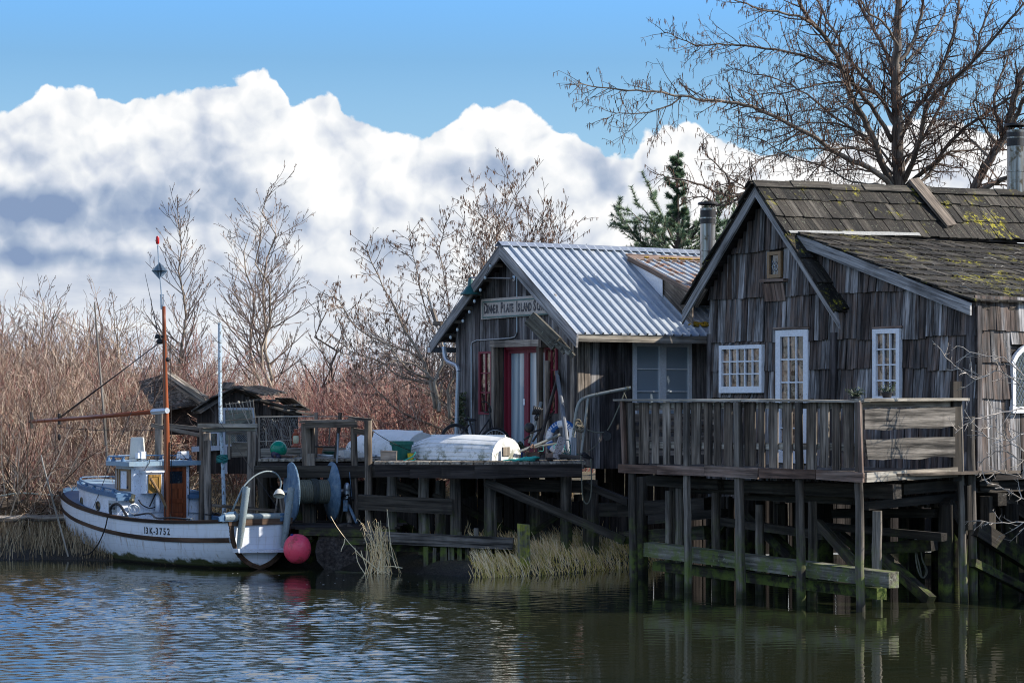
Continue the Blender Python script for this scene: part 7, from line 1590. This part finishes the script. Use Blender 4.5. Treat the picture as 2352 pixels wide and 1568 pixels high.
# lantern
o = thing('oil_lantern', 'rusty orange oil lantern with a cream glass on the wharf', 'lantern', ra(1285, 710, 43.8)); b0 = ra(1285, 705, 43.8); q = MB(); ru = paint('rusty_orange', (.30, .075, .035), .6, (.12, .05, .03))
q.lathe(b0, [(.10, 0), (.10, .02), (.06, .05), (.05, .07)], UP, 16); q.lathe(b0+UP*.22, [(.05, 0), (.06, .02), (.06, .05), (.035, .07), (.04, .12), (.001, .13)], UP, 16)
for s_ in (-1, 1): q.tube([b0+Vector((s_*.06, 0, .04)), b0+Vector((s_*.075, 0, .15)), b0+Vector((s_*.05, 0, .27))], .008, 6)
obj('frame', q, ru, o, 'auto'); q = MB(); q.lathe(b0+UP*.07, [(.045, 0), (.062, .05), (.055, .11), (.045, .15)], UP, 16); obj('glass', q, flat('cream_glass', (.5, .48, .32), .3), o, True)
# odds and ends of boards and metal by the float
for i, (x0, y0, x1, y1, w_, lb) in enumerate(((1040, 830, 1230, 845, 26, 'short brown board end against the green float'), (1130, 815, 1280, 835, 22, 'tan board scrap right of the green float'), (1200, 770, 1340, 760, 18, 'weathered stick lying under the lantern'), (1520, 830, 1720, 800, 22, 'pale pipe length lying on the wharf planks'), (1590, 800, 1800, 785, 14, 'thin grey lath lying on the wharf planks'), (2110, 790, 2230, 805, 22, 'grey metal strip beside the terracotta bowl'))):
    q = MB(); a, b2 = wp_(x0, y0, 43.2+.1*i), wp_(x1, y1, 43.1+.1*i); q.beam(a+UP*.04, b2+UP*.03, .12, w_/5.12/F*43, jit=.01); single('board_scrap', q, (M['brownw'], M['tan'], M['grey'], M['galv'], M['greyl'], M['galv'])[i], lb, 'scrap')
# upturned rowboats
def rowboat(label, T, Bw, wd, hh, tw, bwd, lap=True):
    T = Vector(T); Bw = Vector(Bw); L = (Bw-T).length; ax = (Bw-T).normalized(); sy = UP.cross(ax); o = thing('rowboat', label, 'rowboat', (T+Bw)/2)
    bh = herm([0, .25*L, .55*L, .8*L, .95*L, L], [tw, wd*.98, wd, wd*.72, wd*.3+bwd*.5, bwd]); hk = herm([0, .4*L, .8*L, L], [hh*.92, hh, hh*.9, hh*.62])
    def f(x, u, s):
        lp = .012*(1-((u*6) % 1)) if lap and u < .97 else 0
        y = bh(x)*(1-u**2.7)**.62; return T+ax*x+sy*s*(y+lp)+UP*(hk(x)*u)
    q = MB()
    for s in (1, -1):
        us = sorted({i/6+e for i in range(6) for e in (0, .08, .1590)}|{1.})
        V = [f(L*i/26, u, s) for i in range(27) for u in us]; k = len(us); fc = [(i*k+j, (i+1)*k+j, (i+1)*k+j+1, i*k+j+1) for i in range(26) for j in range(k-1)]
        q.raw(V, fc if s < 0 else [g_[::-1] for g_ in fc])
    m = M['rboat']; obj('hull', q, m, o, 'auto')
    q = MB(); us = [i/12 for i in range(13)]; q.prism([f(.0, u, 1) for u in us]+[f(.0, u, -1) for u in us[::-1]][1:], -ax*.03); obj('transom', q, m, o)
    q = MB()
    for s in (1, -1): q.tube([f(L*i/20, 0, s)+UP*.015 for i in range(21)], .022, 6)
    obj('gunwale', q, M['rboat'], o, True); q = MB(); q.beam(T+UP*(hk(0)+.01)+ax*.0, T+ax*L*.8+UP*(hk(L*.8)+.015), .03, .05); obj('keel', q, m, o)
    return o, ax, sy
m, t, b = newmat('rowboat_white'); p = wpos(t); z = mk(t, 'ShaderNodeSeparateXYZ', {0: p}).outputs[2]; n_ = noise(t, p, 6, 6, .7)
c = mixc(t, mth(t, 'MULTIPLY', sstep(t, n_, .42, .7), .3), (.70, .71, .70), (.40, .42, .38)); g_ = mth(t, 'MULTIPLY', sstep(t, noise(t, p, 4.5, 6, .72), .47, .60), sstep(t, z, 2.42, 1.98)); c = mixc(t, mth(t, 'MULTIPLY', g_, .8), c, (.10, .105, .03)); setb(t, b, c, .5, n_, .12, .01); M['rboat'] = m
o, ax_, sy_b = rowboat('upturned white clinker dinghy on the wharf edge in front of the school', (-.12, 41.15, WZs+.01), (-1.84, 42.5, WZs+.01), .56, .46, .42, .10)
q = MB(); T = Vector((-.12, 41.15, WZs)); q.box(T-ax_*.04+UP*.17+sy_b*.03, sy_b*.10, ax_*.012, UP*.08); obj('motor_pad', q, M['greyl'], o)
rowboat('second upturned white boat further back on the wharf', (-1.72, 43.4, WZs+.01), (-3.12, 45.0, WZs+.01), .50, .52, .44, .25, False)
q = MB()
for k_ in range(5): c0 = at(*R3(1560+k_*16, 404), 40.75); q.tube([Vector((c0.x+(.20-.02*k_)*math.cos(a), c0.y+.10*math.sin(a), WZs+.02+.012*k_+.012*math.sin(3*a+k_))) for a in np.linspace(0, 6.28, 22)], .013, 5)
q.tube(smoothline([at(*R3(x, y), 40.7) for x, y in ((1420, 410), (1480, 402), (1530, 405), (1600, 395), (1650, 385))], 4), .012, 5); single('teal_rope', q, flat('teal_rope_fibre', (.03, .33, .30), .8), 'teal rope heaped on the wharf edge beside the dinghy transom', 'rope')
q = MB(); q.tube(smoothline([at(*R3(x, y), 41.2) for x, y in ((745, 412), (780, 395), (810, 380), (830, 350))], 4), .012, 5); q.tube(smoothline([at(*R3(x, y), 41.2) for x, y in ((750, 415), (800, 412), (830, 400))], 4), .012, 5); single('teal_rope', q, bpy.data.materials['teal_rope_fibre'], 'short teal rope between the green tub and the dinghy bow', 'rope')
q = MB(); q.tube(sag(at(*R3(535, 205), 40.9), at(*R3(790, 340), 41.7), .03), .007, 4); single('guy_line', q, M['black'], 'thin dark line from the frame post to the green tub', 'line')
# bicycle
def rbp(x, y, dp=43.0): return at(*RB(x, y), dp)
bi = thing('bicycle', 'old black bicycle leaning on the school wall behind the dinghy', 'bicycle', rbp(400, 985)); k5 = 43/5.12/F
def wheel(cx_, cy_, r_, rim):
    c0 = rbp(cx_, cy_); q = MB(); ux = Vector((.97, .24, 0)); R0 = r_*k5
    q.tube([c0+ux*R0*math.cos(a)+UP*R0*math.sin(a) for a in np.linspace(0, 6.283, 49)], .016, 6, False); w_ = obj('wheel', q, M['black'], bi, True)
    q = MB(); q.tube([c0+ux*R0*.93*math.cos(a)+UP*R0*.93*math.sin(a) for a in np.linspace(0, 6.283, 49)], .010, 5, False); obj('rim', q, rim, w_, True); q = MB()
    for i in range(24): a = i/24*6.283; q.tube([c0+UP*0, c0+ux*R0*.92*math.cos(a)+UP*R0*.92*math.sin(a)], .0016, 3, False)
    obj('spokes', q, M['galv'], w_); return c0, ux, R0
cF, ux, R0 = wheel(650, 818, 165, M['galv']); cR_, ux, R0 = wheel(185, 775, 165, M['soot'])
q = MB()
for c0, a0, a1 in ((cF, .2, 2.6), (cR_, .6, 2.9)): q.tube([c0+ux*R0*1.09*math.cos(a)+UP*R0*1.09*math.sin(a) for a in np.linspace(a0, a1, 16)], .014, 5)
obj('mudguard', q, M['black'], bi, True); q = MB(); hd_ = rbp(583, 530); bb_ = rbp(400, 800); st_ = rbp(345, 600)
for a, b2 in ((rbp(588, 500), cF), (hd_, bb_), (rbp(590, 640), bb_), (rbp(348, 545), bb_), (st_, cR_), (bb_, cR_), (rbp(583, 400), rbp(592, 700))): q.tube([a, b2], .016, 8)
obj('frame', q, M['black'], bi, True); q = MB(); q.tube(smoothline([rbp(x, y) for x, y in ((490, 335), (530, 330), (570, 355), (598, 410), (600, 460))], 4), .013, 6); q.tube([rbp(515, 455), rbp(575, 455)], .018, 6); obj('handlebar', q, M['black'], bi, True)
q = MB(); s0 = rbp(350, 545); q.ball(s0+ux*.02, .06, 14, 8, (1.9, .9, .45)); q.ball(s0-ux*.07+UP*.02, .05, 10, 6, (1, 1.1, .6)); obj('saddle', q, M['black'], bi, True)
# life ring
lr = thing('life_ring', 'blue and white lettered life ring propped among the pipes', 'life ring', rbp(1420, 930, 41.9)); c0 = rbp(1420, 745, 41.9)
nrm = Vector((-.50, -.80, .30)).normalized(); e1_ = Vector((.80, -.50, 0)).normalized(); e2_ = nrm.cross(e1_); e2_ = e2_ if e2_.z > 0 else -e2_
til = .35; E1 = e1_*math.cos(til)+e2_*math.sin(til); E2 = -e1_*math.sin(til)+e2_*math.cos(til); Rm, rm = .255, .062
def torus(a0, a1, extra, n=40):
    q = MB(); ks = 14; V = []
    for i in range(n+1):
        a = a0+(a1-a0)*i/n; d_r = E1*math.cos(a)+E2*math.sin(a)
        for j in range(ks): b_a = 2*math.pi*j/ks; V.append(c0+d_r*(Rm+(rm+extra)*math.cos(b_a)*1.15)+nrm*((rm+extra)*.85*math.sin(b_a)))
    q.raw(V, [(i*ks+j, i*ks+(j+1) % ks, (i+1)*ks+(j+1) % ks, (i+1)*ks+j) for i in range(n) for j in range(ks)]); return q
M['ringw'] = paint('white_ring_paint', (.70, .71, .72), .61, (.35, .06, .03), dirtamt=.1, sc=2); M['ringb'] = paint('blue_ring_paint', (.02, .11, .33), .64, (.6, .6, .6), sc=2)
ro_ = obj('ring', torus(0, 2*math.pi, 0, 64), M['ringw'], lr, True)
for a0, a1 in ((.28, .98), (1.60, 2.40), (3.3, 3.75), (5.0, 5.4)): obj('blue_band', torus(a0, a1, .0022, 24), M['ringb'], ro_, True)
for word, a_mid in (('BILL', 2.0), ('ORED', .62)):
    for i, ch in enumerate(word):
        a = a_mid-(i-1.5)*.20; d_r = E1*math.cos(a)+E2*math.sin(a); tn = E1*math.sin(a)-E2*math.cos(a); s_ = .085
        lettering(ch, s_, M['ringw'], 'letter', ro_, c0+d_r*(Rm-.028)+nrm*(rm*.85+.003)-tn*.022, tn, d_r, .0015, .85, bold=.003)
# pipes, poles, oars
def pole2(name, label, cat, pts, w_, dps, mat, Rg=RB, sc=3.136, sides=10, taper=1, wob=.04):
    P = [at(*Rg(x, y), dps[0]+(dps[1]-dps[0])*i/(len(pts)-1)) for i, (x, y) in enumerate(pts)]; r_ = w_/sc/1.63265/F*dps[0]/2; q = MB(); q.tube(smoothline(P, 4) if len(P) > 2 else [P[0].lerp(P[1], i/8) for i in range(9)], [r_, r_*taper], sides, wob=wob); return single(name, q, mat, label, cat, smooth='auto')
M['bgwood'] = wood('blue_grey_pole_wood', [(.15, .16, .18), (.22, .235, .26), (.30, .32, .34)], patch=.2); M['gal2'] = paint('dull_pipe_metal', (.26, .27, .25), .6, (.12, .09, .05), dirtamt=.4, rough=.55, metal=.3)
pole2('leaning_pole', 'thick blue grey pole leaning on the school wall', 'pole', [(1365, -175), (1385, 60), (1440, 420), (1515, 1005)], 52, (42.9, 41.2), M['bgwood'])
pole2('leaning_oar', 'dark wooden oar shaft leaning beside the red window', 'oar', [(1480, -240), (1395, 20), (1260, 480), (1180, 800)], 36, (42.6, 42.0), M['darkw'], taper=1.3)
pole2('dark_strut', 'short dark strut crossing behind the leaning oar', 'strut', [(1345, 440), (1250, 560), (1090, 800)], 24, (42.3, 42.0), M['darkw'])
dv = thing('pipe_davit', 'bent galvanised pipe davit standing at the wharf corner', 'davit', rbp(1620, 980, 41)); q = MB()
P = smoothline([rbp(x, y, 41.0) for x, y in ((1565, 770), (1580, 640), (1602, 460), (1640, 340), (1720, 280), (1950, 225), (2245, 168))], 5); q.tube(P, 20/5.12/F*41, 12); q.tube([rbp(1740, 290, 41), rbp(1700, 640, 40.95), rbp(1662, 935, 40.9)], 17/5.12/F*41, 12); obj('bent_pipe', q, M['gal2'], dv, 'auto')
q = MB(); q.box(rbp(1572, 860, 41.0), Vector((.055, .01, 0)), Vector((0, .04, 0)), UP*.17, jit=.01); obj('foot_block', q, M['bgwood'], dv)
q = MB(); q.cyl(rbp(2195, 180, 41), rbp(2212, 175, 41), 28/5.12/F*41, n=12)
for k_ in range(3): q.tube([rbp(2205, 175, 41)+Vector((0, .03*math.cos(a), .03*math.sin(a)))+Vector((.01*k_, 0, 0)) for a in np.linspace(0, 6.28, 10)], .008, 4)
q.tube(smoothline([rbp(x, y, 41) for x, y in ((2200, 190), (2170, 230), (2180, 260), (2190, 290))], 4), .008, 4); obj('lashing', q, M['rope'], dv)
q = MB(); q.tube(smoothline([rbp(x, y, 40.95) for x, y in ((2170, 220), (2100, 400), (2020, 580), (1970, 670))], 4), .014, 6); q.tube(smoothline([rbp(x, y, 40.95) for x, y in ((1700, 650), (1780, 680), (1880, 695), (1960, 680))], 4), .012, 5)
q.tube(smoothline([rbp(x, y, 40.95) for x, y in ((1895, 700), (1870, 800), (1780, 890), (1680, 925))], 4), .008, 5); single('hanging_line', q, M['rope'], 'dark rope running from the davit tip down to its pulley', 'rope')
q = MB(); c0 = rbp(1973, 740, 40.9); q.lathe(c0, [(.001, 0), (.075, 0), (.082, .012), (.075, .03), (.001, .03)], (-.3, -1, 0), 20); 
for i in range(5): a = i/5*6.28; q.cyl(c0+Vector((.045*math.cos(a), -.035, .045*math.sin(a))), c0+Vector((.045*math.cos(a), -.04, .045*math.sin(a))), .011, n=8)
q.beam(c0+Vector((-.05, -.01, .1)), c0+Vector((.0, -.01, .02)), .05, .05); single('pulley', q, M['black'], 'black pulley wheel hanging on the plank wall from the davit rope', 'pulley')
q = MB()
for k_ in range(9): c0 = rbp(1640+rng.uniform(-25, 25), 600+rng.uniform(-30, 60), 40.88); a0_ = rng.uniform(0, 3); q.tube([c0+Vector((.05*math.cos(a), .03*math.sin(a+a0_), .055*math.sin(a))) for a in np.linspace(0, 6.28, 12)], .012, 5)
q.tube([rbp(1650, 680, 40.88), rbp(1660, 780, 40.88)], .012, 5); single('rope_knot', q, flat('tan_rope', (.17, .15, .11), .9), 'tan rope knotted between the two davit pipes', 'rope')
q = MB(); q.tube(smoothline([rbp(x, y, 40.3) for x, y in ((1655, 960), (1662, 1100), (1668, 1300), (1680, 1450), (1710, 1525), (1750, 1510), (1778, 1400), (1780, 1200), (1775, 1000))], 4), .013, 6); single('rope_bight', q, M['rope'], 'long loop of rope hanging over the wharf corner', 'rope')
q = MB()
for k_ in range(6): q.tube(smoothline([rbp(1640+rng.uniform(-20, 40), 945+rng.uniform(-10, 20), 40.4), rbp(1700+rng.uniform(-20, 20), 960+rng.uniform(-25, 25), 40.35), rbp(1790, 1000+rng.uniform(-15, 15), 40.4)], 4), .014, 5)
single('black_hose', q, M['black'], 'tangle of black hose at the wharf corner', 'hose')
pole2('loose_pipe', 'long pipe lying slanted up against the life ring', 'pipe', [(940, 915), (1180, 820), (1410, 715)], 34, (41.3, 41.6), M['gal2']); pole2('loose_pipe', 'second pipe lying low behind the slanted one', 'pipe', [(1100, 868), (1380, 818)], 28, (41.6, 41.7), M['gal2'])
bl_ = thing('block_pipe', 'upright pipe hung with black pulley blocks by the red door', 'pipe', rbp(1050, 830, 41.8)); q = MB(); q.tube([rbp(1190, 335, 42), rbp(1110, 620, 41.9), rbp(1048, 815, 41.8)], 19/5.12/F*42, 12); obj('shaft', q, M['gal2'], bl_, True)
q = MB()
for k_ in range(5): q.tube(smoothline([rbp(1110+k_*22, 385+k_*8, 41.85), rbp(1105+k_*20, 430, 41.82), rbp(1090+k_*20, 480, 41.85)], 3), .022, 7)
q.ball(rbp(1132, 520, 41.85), .05, 10, 8, (.8, .6, 1.1)); obj('pulley_block', q, M['black'], bl_, True); q = MB(); q.ball(rbp(1050, 635, 41.8), .095, 14, 10, (1, .7, 1)); q.tube([rbp(1060, 700, 41.75), rbp(1200, 650, 41.75)], .02, 6); q.tube([rbp(985, 780, 41.75), rbp(1060, 730, 41.75)], .02, 6); obj('snatch_block', q, M['black'], bl_, True)
q = MB(); a = at(*R4(905, 640), 41.4); b2 = at(*R4(1195, 895), 40.9); q.beam(a, a.lerp(b2, .66), .10, .25, up=(.6, -.3, .7), rnd=.6, jit=.03)
for i in range(9): u = .55+.45*rng.random(); v0 = a.lerp(b2, .58)+Vector((rng.uniform(-.05, .05), rng.uniform(-.04, .04), rng.uniform(-.05, .05))); q.beam(v0, a.lerp(b2, u+.02)+Vector((rng.uniform(-.07, .07), 0, rng.uniform(-.09, .07))), .06, .09, up=(.6, -.3, .7), jit=.02)
single('driftwood_plank', q, M['moss'], 'rotten mossy plank end hanging tilted below the eave', 'plank')
q = MB(); q.beam(rbp(1440, 745, 41.0), rbp(1360, 1005, 40.9), .13, .04, up=(0, 1, 0), jit=.012, rnd=.9); single('paint_board', q, paint('peeling_board', (.34, .30, .29), .52, (.12, .08, .07), sc=3), 'peeling pinkish board leaning in front of the life ring', 'board')
for (x0, y0, x1, y1, lb) in ((1000, 928, 1168, 1015, 'open dark box of timber at the wharf edge'), (1255, 935, 1330, 1000, 'small dark timber box behind the peeling board')):
    a, b2 = rbp(x0, y0, 41.0), rbp(x1, y1, 41.0); q = MB(); h_ = a.z-WZs; cx_ = (a.x+b2.x)/2; hw = (b2.x-a.x)/2
    q.box((cx_, 41.0, WZs+h_/2), Vector((hw, 0, 0)), Vector((0, .012, 0)), UP*h_/2, gr=0); q.box((cx_, 41.3, WZs+h_/2), Vector((hw, 0, 0)), Vector((0, .012, 0)), UP*h_/2, gr=0); q.box((cx_-hw+.012, 41.15, WZs+h_/2), Vector((.012, 0, 0)), Vector((0, .135, 0)), UP*h_/2); q.box((cx_+hw-.012, 41.15, WZs+h_/2), Vector((.012, 0, 0)), Vector((0, .135, 0)), UP*h_/2); single('timber_box', q, M['brownw'], lb, 'box')
q = MB(); q.beam(rbp(1400, 965, 40.8), rbp(1800, 1000, 40.6), .08, .06); q.beam(rbp(1250, 1000, 40.9), rbp(1500, 985, 41.0), .10, .04); parts_ = single('loose_timber', q, M['darkw'], 'dark loose timbers lying along the wharf corner', 'timber')
q = MB()
for k_ in range(5): q.tube(smoothline([rbp(990+rng.uniform(-10, 30), 985, 40.95), rbp(1040+rng.uniform(-20, 20), 900, 40.95), rbp(1090, 840+rng.uniform(-10, 10), 41.2), rbp(1110, 900+rng.uniform(-20, 20), 41.1)], 4), .013, 5)
single('brown_rope', q, flat('brown_rope_fibre', (.10, .06, .045), .9), 'brown rope draped over the timber box', 'rope')
q = MB()
for k_ in range(14): x0 = rng.uniform(1180, 1560); q.tube(smoothline([rbp(x0, rng.uniform(800, 960), 41.2), rbp(x0+rng.uniform(-60, 60), rng.uniform(850, 980), 41.1), rbp(x0+rng.uniform(-120, 120), rng.uniform(900, 990), 41.0)], 4), .007, 4)
q.tube(smoothline([rbp(x, y, 41.0) for x, y in ((1450, 780), (1520, 790), (1530, 900), (1545, 950))], 4), .009, 4); single('net_heap', q, M['green_rope'], 'dark green net line tangled round the pipes', 'net')
# creeper on the netting at the far corner of the schoolhouse
q = MB(); R_ = random.Random(8)
for k_ in range(420):
    py = R_.uniform(230, 620); px_ = 250+(py-230)*-.05+R_.gauss(0, 18)+ (R_.gauss(0, 45) if py > 480 else 0); c0 = SF.pl.p(*RB(px_, py), .10+R_.uniform(0, .08)); a = Vector((R_.uniform(-1, 1), R_.uniform(-1, 1), R_.uniform(-1, .5))).normalized(); s_ = R_.uniform(.02, .04); b2 = a.orthogonal().normalized(); q.raw([c0, c0+a*s_+b2*s_*.7, c0+a*s_*2, c0+a*s_-b2*s_*.7], [(0, 1, 2, 3)])
cr0 = thing('creeper', 'green leafed creeper climbing the far corner of the schoolhouse', 'creeper', SF.pl.p(*RB(240, 640), .1)); m, t, b = newmat('creeper_leaf'); c = ramp(t, attr(t, 'rnd').outputs['Fac'], [(0, (.03, .05, .02)), (.6, (.09, .11, .05)), (1, (.20, .19, .11))]); setb(t, b, c, .5); tag(obj('foliage', q, m, cr0), kind='stuff')
q = MB(); q.tube(smoothline([SF.pl.p(*RB(x, y), .1) for x, y in ((240, 680), (235, 560), (250, 400), (245, 250))], 4), .01, 5); obj('stem', q, M['twig'], cr0)
# planks, foam flecks on the water
q = MB()
for k_ in range(46):
    x = rng.uniform(-5, 1.5); y = rng.uniform(36.8, 40); r_ = rng.uniform(.006, .022); q.lathe((x, y, .004), [(r_, 0), (.001, .002)], UP, 7)
tag(obj('water_flecks', q, flat('foam_fleck', (.5, .5, .46), .6)), 'pale foam flecks floating on the water near the pink buoy', 'foam', kind='stuff')
q = MB(); q.beam(at(770, 1312, 40.2), at(1000, 1322, 39.6), .06, .03)
single('floating_plank', q, M['pile'], 'thin waterlogged planks lying at the waterline below the wharf', 'plank')
